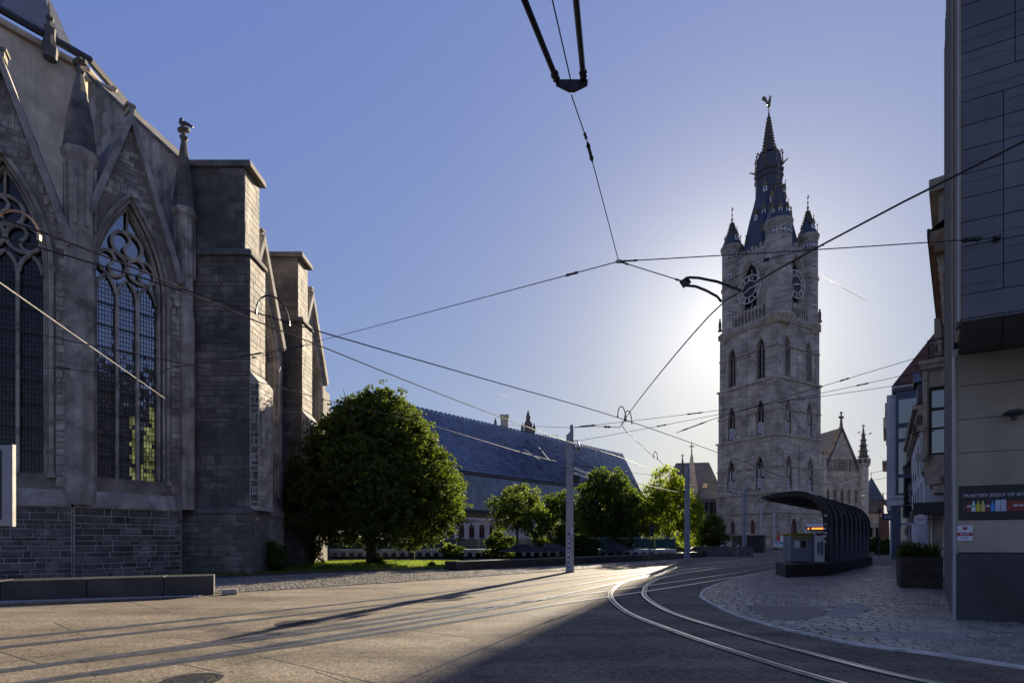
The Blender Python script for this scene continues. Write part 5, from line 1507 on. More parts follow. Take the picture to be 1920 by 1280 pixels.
lettering('Leonidas', .47, M['ink_w'], ls, ((p0.x+p1.x)/2+.02, 38.99, (p0.z+p1.z)/2), (R(90), R(-90), 0), extrude=.005)

fh = thing('cornice_house', 'grey house with heavy stepped cornices showing left of the blue glass bay', 'house', (44, 60, 0))
MK = frame(42.5, 60, R(-35))
b = MB(MK); b.box(0, 9, 0, 9, 0, 14.6); b.build('wall', M['white_pl'], fh)
for z0, z1, o_ in ((13.6,14.2,.35),(14.2,15.4,.6),(16.0,17.0,.45),(10.3,10.55,.7)):
    b = MB(MK); b.box(-o_, 9, -.6, 9, z0, z1); b.build('cornice', M['ornate'], fh)
b = MB(MK); b.box(0, 9, 0, 9, 14.6, 16.9); b.build('attic', M['white_pl'], fh)
bs = thing('blue_shop_sign', 'small navy sign with slanted white lettering hanging far down the street', 'sign', tuple(at(1664, 968, 54)))
p0 = at(1655, 975, 54); p1 = at(1672, 962, 54)
b = MB(); b.box(p0.x, p1.x+.6, 54, 54.12, p0.z, p1.z); b.build('board', flat('navy_sign', (.02,.03,.12)), bs)
b = MB()
for i in range(4): b.add([(p0.x+.16+i*.19,53.985,p0.z+.18),(p0.x+.25+i*.19,53.985,p0.z+.18),(p0.x+.31+i*.19,53.985,p1.z-.18),(p0.x+.22+i*.19,53.985,p1.z-.18)],[(0,1,2,3)])
b.build('sign_strokes', M['ink_w'], bs)

# far end of the street
tw = thing('turret_house', 'pale stone house with steep slate roof and pointed turret at the street end', 'house', (101, 152, 0))
MT = frame(96.5, 150, R(-4))
b = MB(MT); wall_open(b, 0, 7.2, 0, 9.0, [(1.2+i*1.6,.45,2.4,5.2,5.2) for i in range(4)],0,.5); b.box(0,7.2,.52,9,0,9); b.build('wall', M['cloth'], tw)
b = MB(MT); b.box(0,7.2,.3,.5,0,5.5); b.build('dark_window', M['dark_in'], tw)
b = MB(MT); b.add([(-.2,-.2,9),(4.4,-.2,9),(4.4,4,14.8),(-.2,4,14.8),(4.4,9,9),(-.2,9,9)],[(0,1,2,3),(3,2,4,5)]); b.build('roof', M['slate'], tw)
b = MB(MT); b.box(3.6,7.3,-.3,4,9,13.2); b.build('turret', M['soot'], tw)
b = MB(MT); b.add([(3.3,-.6,13),(7.6,-.6,13),(7.6,4.3,13),(3.3,4.3,13),(5.4,1.8,19.6)],[(0,1,4),(1,2,4),(2,3,4),(3,0,4)]); b.tube([(5.4,1.8,19.4),(5.4,1.8,21)],.07,4); b.build('turret_roof', M['slate'], tw)
for i in range(3):
    b = MB(MT); u = .6+i*1.1; b.box(u,u+.5,-.3,.3,9,11.0); b.add([(u-.1,-.35,11),(u+.6,-.35,11),(u+.25,-.35,12.2)],[(0,1,2)]); b.build('dormer', M['white_pl'], tw)
b = MB(MT); b.tube([(7.4,-.2,8),(7.4,-.2,15)],[.25,.1],6); b.lathe([(.6,11.4),(.2,12.4)],6,(7.4,-.2)); b.build('corner_pinnacle', M['soot'], tw)
bh = thing('brick_house', 'dim red brick house with tiled roof at the far end of the street', 'house', (108, 146, 0))
M['brickred'] = brick_mat('far_red_brick', (0.16, .08, .07), (.15, .12, .11), .5, .2, axis=(1, 0, 0))
MX = frame(103.2, 145, 0)
b = MB(MX); wall_open(b,0,9,0,8.2,[(1.2+i*2.1,.5,3,5.2,5.2) for i in range(4)],0,.4); b.box(0,9,.45,8,0,8.2); b.build('wall', M['brickred'], bh)
b = MB(MX); b.add([(0,-.2,8.2),(9,-.2,8.2),(9,4,13),(0,4,13)],[(0,1,2,3)]); b.build('roof', M['roof_red'], bh)
for i in range(4):
    b = MB(MX); b.box(.7+i*2.1,1.7+i*2.1,.2,.26,3,5.2); w_=b.build('window', M['paint_w'], bh); b=MB(MX); b.box(.8+i*2.1,1.6+i*2.1,.17,.2,3.1,5.1); b.build('pane', M['win_dark'], w_)
lpz = thing('street_lamp', 'thin grey street lamp post in the far street gap right of the shelter', 'street lamp', (36.5, 53, 0))
b = MB(); b.tube([(36.5,53,0),(36.5,53,4.4)],[.06,.04],6); b.build('post', M['lead'], lpz); b = MB(); b.lathe([(.05,4.3),(.2,4.5),(.16,4.8),(.03,4.9)],8,(36.5,53)); b.build('lantern', M['lead'], lpz)
# ================================================================== stone benches and walls
bch = thing('stone_bench', 'long dark stone block bench along the left kerb in front of the church', 'bench', (-11, 15, 0))
bd_ = Vector((4.35, 2.25, 0)).normalized(); MBn = frame(-13.35, 13.75, math.atan2(bd_.y, bd_.x))
x = -7.0
for i in range(7):
    L_ = 1.78 if i < 6 else 4.95 - x
    b = MB(MBn); b.box(x+.006, x+L_-.006, 0, 1.0, 0, .585 + .004*(i % 2)); b.build('stone_block', M['bluestone'], bch, bevel=.012); x += L_
b = MB(); b.cb((-8.55, 16.15, .09), (.42,.25,.17), Matrix.Rotation(.5,3,'Z')); tag(b.build('loose_stone', M['kerb'], bevel=.03), 'pale loose paving stone lying at the right end of the dark bench', 'stone')
pf = MB(frame(-13.35, 13.75, math.atan2(bd_.y, bd_.x)));
pf.add([(-7,-1.6,0),(4.6,-.35,0),(4.6,0,0),(-7,0,0),(-7,-1.6,.17),(4.6,-.35,.02),(4.6,0,.02),(-7,0,.17)],[(0,1,5,4),(4,5,6,7),(1,2,6,5),(0,4,7,3)])
plat = pf.build('tram_platform', M['concrete'], kind='structure')
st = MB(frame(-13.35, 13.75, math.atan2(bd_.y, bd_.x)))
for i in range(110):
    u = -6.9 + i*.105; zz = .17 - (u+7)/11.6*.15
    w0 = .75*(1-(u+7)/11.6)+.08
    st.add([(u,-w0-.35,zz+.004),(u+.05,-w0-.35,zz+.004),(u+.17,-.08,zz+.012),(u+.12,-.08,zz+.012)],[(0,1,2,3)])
st.build('tactile_ribs', M['kerb_sunlit_rib'], plat, kind='stuff')  # whitened to put sunlight into ribs that lie in the bench's shadow
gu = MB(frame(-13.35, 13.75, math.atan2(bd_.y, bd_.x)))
gu.add([(-7,-2.35,.0075),(4.6,-.65,.0075),(4.6,-.37,.0075),(-7,-1.62,.0075)],[(0,1,2,3)]); gu.build('shade_band', M['joint'], plat)  # dark strip stands in for the band of shade along the platform edge

lw_ = thing('low_wall', 'long low dark stone seating wall with pale top edge left of the masts', 'wall', (8, 40, 0))
wl_pts = [Vector(p) for p in [(-2.95,28.5,0),(1.2,32.4,0),(5.4,36.6,0),(9.9,41.1,0),(15,47.4,0),(21.2,55.5,0),(28.0,65.0,0)]]
for a, c in zip(wl_pts, wl_pts[1:]):
    d = (c-a).normalized(); Mx = frame(a.x, a.y, math.atan2(d.y, d.x)); L_ = (c-a).length
    n = 3
    for i in range(n):
        b = MB(Mx); b.box(L_*i/n+.008, L_*(i+1)/n-.008, 0, 1.1, 0, .50 + .003*(i % 2)); b.build('stone_block', M['bluestone'], lw_, bevel=.015)

# ================================================================== tram masts
M['mast'] = mat('grey_mast_paint', (0.30, 0.315, 0.34), .55, .12, 1.5, streak=.25)
M['sticker'] = mat('blue_sticker', (0.05, 0.09, 0.32), .5, .3, 8)
def make_mast(loc, label, h, group='tram masts along the curve'):
    r = thing('tram_mast', label, 'mast', loc, group)
    x, y, _ = loc
    b = MB(); s = [(-.20,-.13),(-.16,-.17),(.16,-.17),(.20,-.13),(.20,.13),(.16,.17),(-.16,.17),(-.20,.13)]
    b.M = Matrix.Translation((x, y, 0))
    n = len(s); k = .86
    b.add([(p, q, 0) for p, q in s] + [(p*k, q*k, h-.5 + (.28 if p > 0 else 0)) for p, q in s], [tuple(reversed(range(n))), tuple(range(n, 2*n))] + [(i, (i+1) % n, (i+1) % n + n, i+n) for i in range(n)])
    b.build('shaft', M['mast'], r)
    b = MB(Matrix.Translation((x, y, 0))); b.box(.02, .155, -.1, .1, h-.6, h); b.box(-.004, .024, -.149, -.135, .3, h-.6); b.split('rib', M['mast'], r)
    b = MB(Matrix.Translation((x, y, 0))); b.box(-.22, .22, -.19, .19, 0, .04); b.build('foot_plate', M['iron'], r)
    b = MB(Matrix.Translation((x, y, 0))); b.box(-.13, -.03, -.175, -.171, .25, 2.05); b.build('sticker_strip', M['sticker'], r)
    b = MB(Matrix.Translation((x, y, 0)))
    for i in range(7): b.box(-.12, -.05, -.179, -.175, .35+i*.24, .43+i*.24 + .04*(i % 3))
    b.box(.06,.13,-.178,-.17,2.0,2.25); b.build('sticker_print', M['ink_w'], r)
    b = MB(Matrix.Translation((x, y, 0))); b.box(.19, .27, -.06, .06, h*.62, h*.62+.12); b.box(.19,.25,-.05,.05,h*.84,h*.84+.1); b.box(-.26,-.19,-.05,.05,h*.70,h*.70+.1); b.split('clamp', M['iron'], r)
    return r
m1 = make_mast((2.97, 27.4, 0), 'nearest and tallest looking grey tram mast with a camera globe near its top', 7.55)
for (x, y, lb, sc) in ((14.25, 43.4, 'second grey tram mast in front of the yellow green tree', 1.04), (25.7, 59, 'third grey tram mast beside the seated person', 1.0),
                       (40.1, 86, 'pale fourth tram mast standing before the bell tower behind the hedge box', 1.02), (47.6, 97, 'farthest tram mast directly before the corner of the bell tower', .98)):
    c = copy_tree(m1); c.location = (x, y, 0); c['label'] = lb; c.scale = (1, 1, sc)
cg = thing('camera_globe', 'round security camera hanging from an arm high on the nearest mast', 'camera', (3.3, 27.4, 6.3))
b = MB(); b.tube([(3.16,27.4,6.75),(3.35,27.4,6.78),(3.38,27.4,6.6)],.02,5); b.build('arm', M['iron'], cg)
b = MB(); b.lathe([(.06,6.62),(.13,6.52),(.13,6.4)],10,(3.38,27.4)); b.build('housing', M['ink_w'], cg)
b = MB(); b.ball((3.38,27.4,6.36),.12,10,6); b.build('dome', M['win_dark'], cg, smooth=True)
fl = thing('mast_floodlight', 'pair of slim floodlights clamped to the nearest mast below the camera', 'lamp', (3.2, 27.4, 4.9))
for z in (4.95, 5.2):
    b = MB(); b.cb((3.55,27.3,z),(.75,.12,.09),Matrix.Rotation(R(22),3,'Y')); b.build('lamp_head', M['ink_w'], fl)
b = MB(); b.cb((3.3,27.35,4.75),(.3,.2,.4)); b.build('control_box', M['iron'], fl)

# ================================================================== tram stop: plinth, shelter, machine
M['dk_stone'] = mat('dark_stop_stone', (0.045, 0.043, 0.04), .7, .3, 1.5, bump=.15, streak=.3)
M['shelter'] = mat('brown_black_steel', (0.014, 0.012, 0.011), .6, .2, 2)
M['shelter_panel'] = mat('shelter_dark_panel', (0.008, 0.008, 0.009), .4, .2, 2)
stp = thing('stop_plinth', 'dark stone plinth with angled front under the tram shelter', 'plinth', (14, 25, 0))
def blk(poly, z1=.6):
    b = MB(); b.prism(poly, 0, z1); b.build('stone_block', M['dk_stone'], stp, bevel=.012)
blk([(11.75,22.9),(14.5,24.27),(15.2,25.1),(14.9,26.6),(12.5,25.3)])
q0 = Vector((14.5,24.27,0)); qd = Vector((.652,.758,0)); qn = Vector((-.758,.652,0))
for i in range(6):
    a = q0 + qd*(.02+.0 + i*2.28 + (1.1 if i == 0 else 0)); c = q0 + qd*((i+1)*2.28)
    blk([(a.x,a.y),(c.x,c.y),((c+qn*.75).x,(c+qn*.75).y),((a+qn*.75).x,(a+qn*.75).y)], .597 - .003*(i % 2))
sht = thing('tram_shelter', 'long dark tram shelter with curved ribs and cantilevered roof', 'shelter', (14.6, 24.4, 0))
S0 = Vector((14.62, 24.52, 0)); MS2 = frame(S0.x, S0.y, math.atan2(qd.y, qd.x))    # x along the street, +y towards the track
def prof(off=0.0):
    """cross-section from the foot up and over to the roof tip: (y, z)"""
    pts = [(.10+off*.0, .6)]
    rr = 1.35
    cz, cy = 3.95 - rr, .10 + rr
    pts.append((.10+off, cz))
    for i in range(1, 9):
        th = math.pi - (math.pi/2)*i/8
        pts.append((cy + (rr-off)*math.cos(th), cz + (rr-off)*math.sin(th)))
    pts.append((2.1, 3.93-off)); pts.append((2.95, 3.78-off*.4))
    return pts
def sweep(mb, p_out, p_in, x0, x1):
    n = len(p_out)
    vs = [(x0, y, z) for y, z in p_out] + [(x0, y, z) for y, z in p_in] + [(x1, y, z) for y, z in p_out] + [(x1, y, z) for y, z in p_in]
    fs = []
    for i in range(n-1):
        fs += [(i, i+1, n+i+1, n+i), (2*n+i+1, 2*n+i, 3*n+i, 3*n+i+1), (i+1, i, 2*n+i, 2*n+i+1), (n+i, n+i+1, 3*n+i+1, 3*n+i)]
    fs += [(0, n, 3*n, 2*n), (2*n-1, n-1, 3*n-1, 4*n-1)]
    mb.add(vs, fs)
NR = 10; SP = 13.4/(NR-1)
for i in range(NR):
    b = MB(MS2); x = i*SP
    sweep(b, prof(-.05), prof(.16 if i else .2), x, x+(.12 if i else .42)); b.build('rib', M['shelter'], sht)
    if i < NR-1:
        b = MB(MS2); sweep(b, prof(.02)[:9], prof(.05)[:9], x+(.13 if i else .43), x+SP-.01); b.build('back_panel', M['shelter_panel'], sht)
        b = MB(MS2); sweep(b, prof(-.0)[8:], prof(.03)[8:], x+(.13 if i else .43), x+SP-.01); b.build('roof_panel', M['shelter'], sht)
        for k in range(5):
            b = MB(MS2); yy = 1.2 + k*.36; b.box(x+.13, x+SP-.01, yy, yy+.2, 3.70-.02*k, 3.76-.02*k); b.build('ceiling_slat', M['shelter'], sht)
        if i in (1, 2, 6, 7):
            b = MB(MS2); b.box(x+.4, x+.55, .1, .115, 1.95, 2.05); b.box(x+.8, x+.95, .1, .115, 3.0-.3*(i % 2), 3.08-.3*(i % 2)); b.split('panel_sticker', M['ink_w'], sht)
b = MB(MS2)
for k, (z, w) in enumerate(((2.75,.10),(2.35,.07),(2.15,.12),(1.95,.1),(1.8,.16),(1.55,.09))): b.box(-.006, -.001, .12+.02*(k % 3), .12+.02*(k % 3)+w, z, z+.07)
b.split('end_sticker', M['ink_w'], sht)

mc = thing('ticket_machine', 'grey ticket machine with olive yellow cap and small dark screen on the stop plinth', 'ticket machine', (13.8, 25.3, .6))
M['tm_grey'] = mat('ticket_machine_grey', (0.20, 0.22, 0.24), .5, .1, 3)
M['tm_cap'] = mat('olive_yellow_cap', (0.22, 0.19, 0.01), .5, .12, 4)
MM = frame(13.2, 25.25, R(-4))
b = MB(MM); b.add([(0,0,.63),(1.0,0,.63),(1.0,.85,.63),(0,.85,.63),(.0,0,1.86),(.98,0,1.86),(.98,.85,1.86),(.0,.85,1.86)],[(0,3,2,1),(4,5,6,7),(0,1,5,4),(1,2,6,5),(2,3,7,6),(3,0,4,7)]); b.build('cabinet', M['tm_grey'], mc, bevel=.01)
b = MB(MM); b.box(-.02,1.0,-.02,.87,1.862,1.985); b.build('cap', M['tm_cap'], mc, bevel=.015)
b = MB(MM); b.box(.02,.98,-.012,-.003,1.70,1.80); b.build('cap_band', M['tm_cap'], mc)
b = MB(MM); b.box(.47,.68,-.014,-.002,1.30,1.62); b.build('screen', M['print_k'], mc)
b = MB(MM); b.box(.16,.40,-.012,-.002,1.28,1.62); b.build('notice', M['ink_w'], mc)
b = MB(MM); b.box(.1,.9,.1,.8,.6,.63); b.build('base', M['groove'], mc)
ip = thing('info_panel', 'white timetable panel standing between the ticket machine and the shelter rib', 'info panel', (14.6, 25.5, .6))
MI = frame(14.24, 25.2, R(-4))
b = MB(MI); b.box(.02,.5,0,.12,.62,1.86); b.build('panel', M['paint_w'], ip)
b = MB(MI); b.box(.18,.30,-.006,-.001,1.0,1.55); b.box(.33,.45,-.006,-.001,.95,1.6); b.build('timetable', M['tm_grey'], ip)
b = MB(MI); b.box(0,.03,-.02,.14,.6,1.95); b.box(.49,.52,-.02,.14,.6,1.9); b.build('frame', M['mast'], ip)

# white service van behind the machine
vn = thing('white_van', 'white van with an amber light bar standing behind the ticket machine', 'van', (23.9, 41, 0))
MV = frame(21.95, 40, R(-29))
b = MB(MV)
prf = [(0,.35),(4.6,.35),(4.6,2.35),(4.3,2.62),(.35,2.62),(.08,2.3)]
b.add([(x_,y_,z_) for x_ in (0,2.0) for (y_,z_) in prf],[tuple(range(6)),tuple(reversed(range(6,12)))]+[(i,i+6,(i+1)%6+6,(i+1)%6) for i in range(6)])
b.build('body', M['paint_w'], vn, bevel=.06)
b = MB(MV); b.box(-.06,2.06,-.1,4.2,2.625,2.68); b.box(.1,1.9,.2,4.0,2.68,2.86); b.build('roof_box', M['paint_w'], vn, bevel=.03)
M['amber_led'] = mat('amber_led', (.3,.08,.01), .4, .1, 3, emit=(1.0,.25,.03), estr=.9)
M['red_lamp'] = mat('red_lamp_lens', (.3,.01,.02), .3, .1, 3, emit=(1,.05,.1), estr=.35)
b = MB(MV); b.box(.15,1.85,-.14,-.06,2.42,2.6); lb_ = b.build('light_bar', M['print_k'], vn)
b = MB(MV); b.box(.45,1.35,-.15,-.14,2.45,2.57); b.box(.2,.3,-.155,-.14,2.45,2.57); b.build('amber_lamp', M['amber_led'], lb_)
b = MB(MV); b.box(1.65,1.8,-.155,-.14,2.45,2.57); b.build('red_lamp', M['red_lamp'], lb_)
b = MB(MV); b.box(.2,1.8,-.012,.1,1.4,2.2); b.build('rear_window', M['win_dark'], vn)
for x_ in (.1, 1.7):
    for y_ in (.8, 3.8):
        b = MB(MV @ Matrix.Translation((x_,y_,.36)) @ Matrix.Rotation(R(90),4,'Y')); b.lathe([(.36,-.02),(.36,.22)],16); b.build('wheel', M['print_k'], vn)

# timber planter with shrubs
pl_ = thing('timber_planter', 'tall slatted timber planter box on the right pavement before the corner building', 'planter', (13.9, 18.4, 0))
M['planter'] = mat('weathered_slat_wood', (0.085, 0.065, 0.05), .7, .3, 3, bump=.2, isl=.25)
PA = R(-30); PW = 1.12; MP = frame(13.22, 18.15, PA)
b = MB(MP); b.box(.05,PW-.05,.05,1.2,.05,1.02); b.build('liner', M['groove'], pl_)
slat = MB(); slat.box(-.5,.5,-.012,.012,-.5,.5)
sme = mesh_of(slat, 'slat', M['planter'])
for i in range(16):
    z = .08 + i*.0625; sh_ = (1-z)*.035
    piece('slat', sme, pl_, MP @ Vector((PW/2,-.005+sh_,z)), PA, (PW-2*sh_,1,.048))
    piece('slat', sme, pl_, MP @ Vector((.0+sh_,.62,z)), PA + R(90), (1.24,1,.048))
    piece('slat', sme, pl_, MP @ Vector((PW-sh_,.62,z)), PA + R(90), (1.24,1,.048))
b = MB(MP)
for x_ in (-.02, PW-.04): b.box(x_,x_+.06,-.035,.03,0,1.07)
b.box(-.03,PW+.03,-.05,.04,1.045,1.08); b.box(-.03,PW+.03,1.2,1.27,1.045,1.08); b.box(-.04,.04,.04,1.2,1.046,1.078); b.box(PW-.04,PW+.03,.04,1.2,1.046,1.078)
b.build('frame', M['planter'], pl_)
b = MB(MP); b.box(.05,PW-.05,.05,1.2,1.02,1.03); b.build('soil', M['grass_soil'], pl_)

# grey display case at the left picture edge
dc = thing('display_case', 'grey steel display case cut by the left picture edge before the church plinth', 'display case', (-8.6, 8.6, 0))
MD = frame(-8.05, 8.6, R(4))
b = MB(MD); b.box(-1.2,.0,0,.05,1.88,3.18); b.build('case', M['mast'], dc, bevel=.01)
b = MB(MD); b.box(-1.1,-.19,-.006,-.001,1.98,3.08); b.build('door', M['mast'], dc)
b = MB(MD); b.box(-.185,-.17,-.008,-.001,1.98,3.1); b.build('door_gap', M['groove'], dc)
b = MB(MD); b.box(-.016,.004,-.01,.055,1.87,3.19); b.build('edge_strip', M['kerb'], dc)
for x_ in (-1.1, -.6):
    b = MB(MD); b.tube([(x_,.03,0),(x_,.03,1.9)],.04,8); b.build('post', M['mast'], dc)

# handrails of the stair by the low wall
for i, (px, lb) in enumerate(((1332, 'left pale metal stair handrail rising behind the low wall'), (1362, 'right pale metal stair handrail next to the seated person'), (1276, 'lone pale handrail near the second mast'))):
    Y = 60 if i < 2 else 50
    a, c = at(px + 8, 1034 if i < 2 else 1036, Y), at(px + 23, 1021 if i < 2 else 1026, Y+2.2)
    t = thing('stair_handrail', lb, 'handrail', (a.x, a.y, 0), 'stair handrails')
    b = MB(); b.tube([a, c], .06, 6); b.build('rail', M['rail_white'], t)
    b = MB(); b.tube([a, (a.x, a.y, -.2)], .04, 6); b.tube([c, (c.x, c.y, -.2)], .04, 6); b.build('post', M['rail_white'], t)
# green screen box in front of the tower
gb = thing('hedge_screen', 'dark green clad screen box with rounded end in front of the tower foot', 'screen', (42, 76, 0))
M['dk_green'] = mat('dark_green_cladding', (0.028, 0.034, 0.024), .7, .3, 2)
a, c = at(1390, 1040, 70), at(1432, 1040, 70)
b = MB(); b.prism([(a.x,70),(c.x,70),(c.x+.5,70.5),(c.x+.5,73),(a.x,73)], 0, 2.2); b.build('screen_wall', M['dk_green'], gb)
b = MB(); b.prism([(a.x-.1,69.9),(c.x+.1,69.9),(c.x+.6,70.4),(c.x+.6,73.1),(a.x-.1,73.1)], 2.2, 2.3); b.build('cap', M['lead'], gb)

wl_ = thing('wall_lantern', 'dark bell shaped wall lantern between the round white sign and the glass bay', 'lamp', tuple(at(1717, 966, 36)))
a = at(1717, 966, 36)
b = MB(); b.lathe([(.05,a.z+.55),(.2,a.z+.42),(.26,a.z-.1),(.34,a.z-.4),(.1,a.z-.5)],8,(a.x,a.y)); b.build('lantern', M['iron'], wl_)
b = MB(); b.tube([(a.x,a.y,a.z+.5),(a.x+.1,a.y,a.z+.8),(a.x+.9,a.y+.2,a.z+.8)],.04,5); b.build('bracket', M['iron'], wl_)
# parked car before the tower door
def make_car(Mx, root, paint):
    prof_ = [(-2.1,.35),(2.1,.35),(2.15,.75),(1.35,.95),(.75,1.42),(-1.0,1.48),(-1.85,1.05),(-2.15,.9)]
    b = MB(Mx); n = len(prof_)
    b.add([(x_,y_*(1 if z_ < 1.1 else .84),z_) for y_ in (-.85,.85) for x_,z_ in prof_],[tuple(range(n)),tuple(reversed(range(n,2*n)))]+[(i,i+n,(i+1)%n+n,(i+1)%n) for i in range(n)])
    b.build('body', paint, root, bevel=.05)
    for s_ in (-1,1):
        b = MB(Mx); b.add([(1.15,s_*.80,.98),(.68,s_*.735,1.36),(-.95,s_*.735,1.4),(-1.6,s_*.80,1.02)],[(0,1,2,3)]); b.build('side_window', M['win_dark'], root)
        for x_ in (1.35,-1.3):
            b = MB(Mx @ Matrix.Translation((x_,s_*.78,.32)) @ Matrix.Rotation(R(90),4,'X')); b.lathe([(.32,-.1),(.32,.1)],14); b.build('wheel', M['print_k'], root)
    b = MB(Mx); b.add([(1.33,-.66,1.0),(1.33,.66,1.0),(.80,.6,1.39),(.80,-.6,1.39)],[(0,1,2,3)]); b.build('windscreen', M['win_dark'], root)
    for s_ in (-1,1):
        b = MB(Mx); b.cb((2.1,s_*.6,.72),(.14,.34,.14)); b.build('headlight', M['ink_w'], root)
    b = MB(Mx); b.cb((2.15,0,.5),(.06,.5,.12)); b.build('number_plate', M['ink_w'], root)
M['car_w'] = mat('silver_car_paint', (0.42, 0.43, 0.45), .3, .05, 3)
cr_ = thing('parked_car', 'silver car parked nose first before the tall red tower door', 'car', (46.5, 92, 0))
make_car(frame(46.3, 92, R(-125)), cr_, M['car_w'])
far_car = thing('parked_car', 'dark car far down the street beside the hedge bushes', 'car', (50.2, 74, 0))
make_car(frame(50.2, 74, R(-70)), far_car, M['mast'])
rb = thing('red_banner', 'small red and white notice board beside the tower door', 'notice board', (47.6, 95, 0))
a = at(1463, 1010, 94)
b = MB(); b.box(a.x-.6, a.x+.0, 94, 94.06, .6, 2.6); b.build('red_panel', M['print_r'], rb); b = MB(); b.box(a.x+.05, a.x+.7, 94, 94.06, .9, 2.4); b.build('white_panel', M['ink_w'], rb)
b = MB(); b.tube([(a.x-.3,94.1,0),(a.x-.3,94.1,2.6)],.03,5); b.tube([(a.x+.4,94.1,0),(a.x+.4,94.1,2.4)],.03,5); b.build('post', M['lead'], rb)
# traffic signal in front of the trees
tl_ = thing('traffic_signal', 'slim traffic signal with three lamp boxes before the yellow green tree', 'traffic light', (11.5, 44, 0))
p = at(1218, 1040, 44)
b = MB(); b.tube([(p.x,44,0),(p.x,44,3.2)],.05,6); b.build('post', M['lead'], tl_)
for k in range(3):
    b = MB(); b.cb((p.x+.2,43.95,2.1+k*.36),(.3,.2,.3)); bx_ = b.build('lamp_box', M['lead'], tl_)
    b = MB(Matrix.Translation((p.x+.2,43.84,2.1+k*.36)) @ Matrix.Rotation(R(90),4,'X')); b.lathe([(.1,-.01),(.1,.02)],10); b.build('lens', M['win_dark'], bx_)
# ================================================================== overhead wires
GW = 'overhead tram wires and cables'
ZC = 5.5
def bow(par, c, dirv, r, m=None):
    """half hoop jumper standing on a contact wire at c"""
    d = Vector(dirv).normalized(); b = MB()
    b.tube([c + d*(r*math.cos(t*math.pi/12)) + Vector((0,0,1.25*r*math.sin(t*math.pi/12))) for t in range(13)], .016, 5)
    for s_ in (-1, 1): b.cb(c + d*(r*s_), (.035,.035,.07))
    b.build('jumper_bow', m or M['black'], par)
def wire(label, pts, r=.011, m=None, ins=(), sag=0.0, name='overhead_wire'):
    P = [Vector(p) for p in pts]
    if len(P) == 2 and sag:
        a, c = P; P = [a.lerp(c, t/12) - Vector((0,0,sag*4*(t/12)*(1-t/12))) for t in range(13)]
    b = MB(); b.tube(P, r, 5)
    root = bpy.data.objects.new(name, None); root.location = P[0]; COL.objects.link(root); tag(root, label, 'wire', GW)
    b.build('cable', m or M['black'], root)
    for (t, L_, rr) in ins:      # insulator or clamp at fraction t
        i = t*(len(P)-1); k = min(int(i), len(P)-2); p = P[k].lerp(P[k+1], i-k); d = (P[k+1]-P[k]).normalized()
        b = MB(); q = [p - d*L_/2, p - d*L_*.3, p - d*L_*.2, p + d*L_*.2, p + d*L_*.3, p + d*L_/2]
        b.tube(q, [r*1.2, rr, rr*.7, rr*.7, rr, r*1.2], 7); b.build('insulator', M['iron'], root)
    return root
w1 = wire('contact wire over the curved track, crossing in front of the tower clocks', spline([Vector((6.2,3.2,ZC)), wz(1920,265,ZC), wz(1545,457,ZC), wz(1390,546,ZC), wz(1330,592,ZC), wz(1225,715,ZC), wz(1170,789,ZC), wz(1172,805,ZC), wz(1200,832,ZC), wz(1235,862,ZC), wz(1300,905,ZC), (27,49,ZC), (46,72,ZC)], .8), .0125, M['copper_wire'])
w2 = wire('upper of the two long contact wires running down from the left church window', spline([(-9.5,2.6,ZC), wz(89,439,ZC), wz(340,541,ZC), wz(560,610,ZC), wz(893,706,ZC), wz(1160,783,ZC), wz(1343,847,ZC), (13.8,29.2,ZC), (22,39.5,ZC)], .8), .0125, M['copper_wire'])
w3 = wire('lower of the two long contact wires, ending over the glass roof', spline([(-10,3.2,ZC), wz(0,443,ZC), wz(175,494,ZC), wz(340,545,ZC), wz(488,605,ZC), wz(597,647,ZC), wz(768,716,ZC), wz(927,777,ZC), wz(1060,826,ZC), wz(1160,856,ZC), wz(1260,893,ZC), (15,37,ZC)], .8), .0125, M['copper_wire'])
w4 = wire('thin contact wire of the far track against the lower church wall', spline([(-11.5,7.5,ZC), wz(0,611,ZC), wz(115,636,ZC), wz(337,680,ZC), wz(461,709,ZC), wz(612,750,ZC), wz(800,795,ZC), wz(1060,868,ZC), (10,33,ZC)], .8), .011, M['copper_wire'])
for par, p, r in ((w2, wz(512,596,ZC), .30), (w1, wz(1166,784,ZC), .30), (w2, wz(1178,790,ZC), .28), (w1, wz(1229,858,ZC), .24)):
    bow(par, p, (.6,.8,0), r)
M['lit_copper'] = mat('sunlit_copper', (.45,.28,.16), .35, .1, 4, metal=.8)  # bright copy of the copper, sunlight on the bow put into its colour
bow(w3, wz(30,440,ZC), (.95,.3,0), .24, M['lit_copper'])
# node ring with its spans
node = at(1160, 490, 9.3)
anch = P0 + face*.475; anch = Vector((anch.x, anch.y, 6.72))
wire('span cable from the ring at centre left to the church buttress', [node, at(472, 671, 25.9)], .009, ins=((.985,.5,.05),(.05,.35,.03)), sag=.02)
sp5 = wire('nearly level span cable from the ring to the dark panelled corner building', [node, anch - face*.0 + Vector((-.02,-.05,0))], .009, ins=((.93,.35,.045),(.03,.3,.02)), sag=.01)
b = MB(); b.cb(anch, (.12,.04,.12)); b.tube([anch + Vector((-.06,-.1,0)), anch + Vector((.0,-.02,0))], .03, 6); b.build('wall_eye', M['iron'], sp5)
plate = at(1072, 157, 5.75)
sp7 = wire('long cable rising from the ring to the triangular plate at the top', [node, at(1100, 262, 7.0), plate + Vector((0,.03,-.1))], .007, ins=((.46,.32,.03),(.55,.2,.022)))
b = MB(); b.M = Matrix.Translation(node)
b.tube([(.05*math.cos(t*math.pi/8), .05*math.sin(t*math.pi/8), 0) for t in range(16)], .009, 5, closed=True); b.build('ring', M['iron'], sp7)
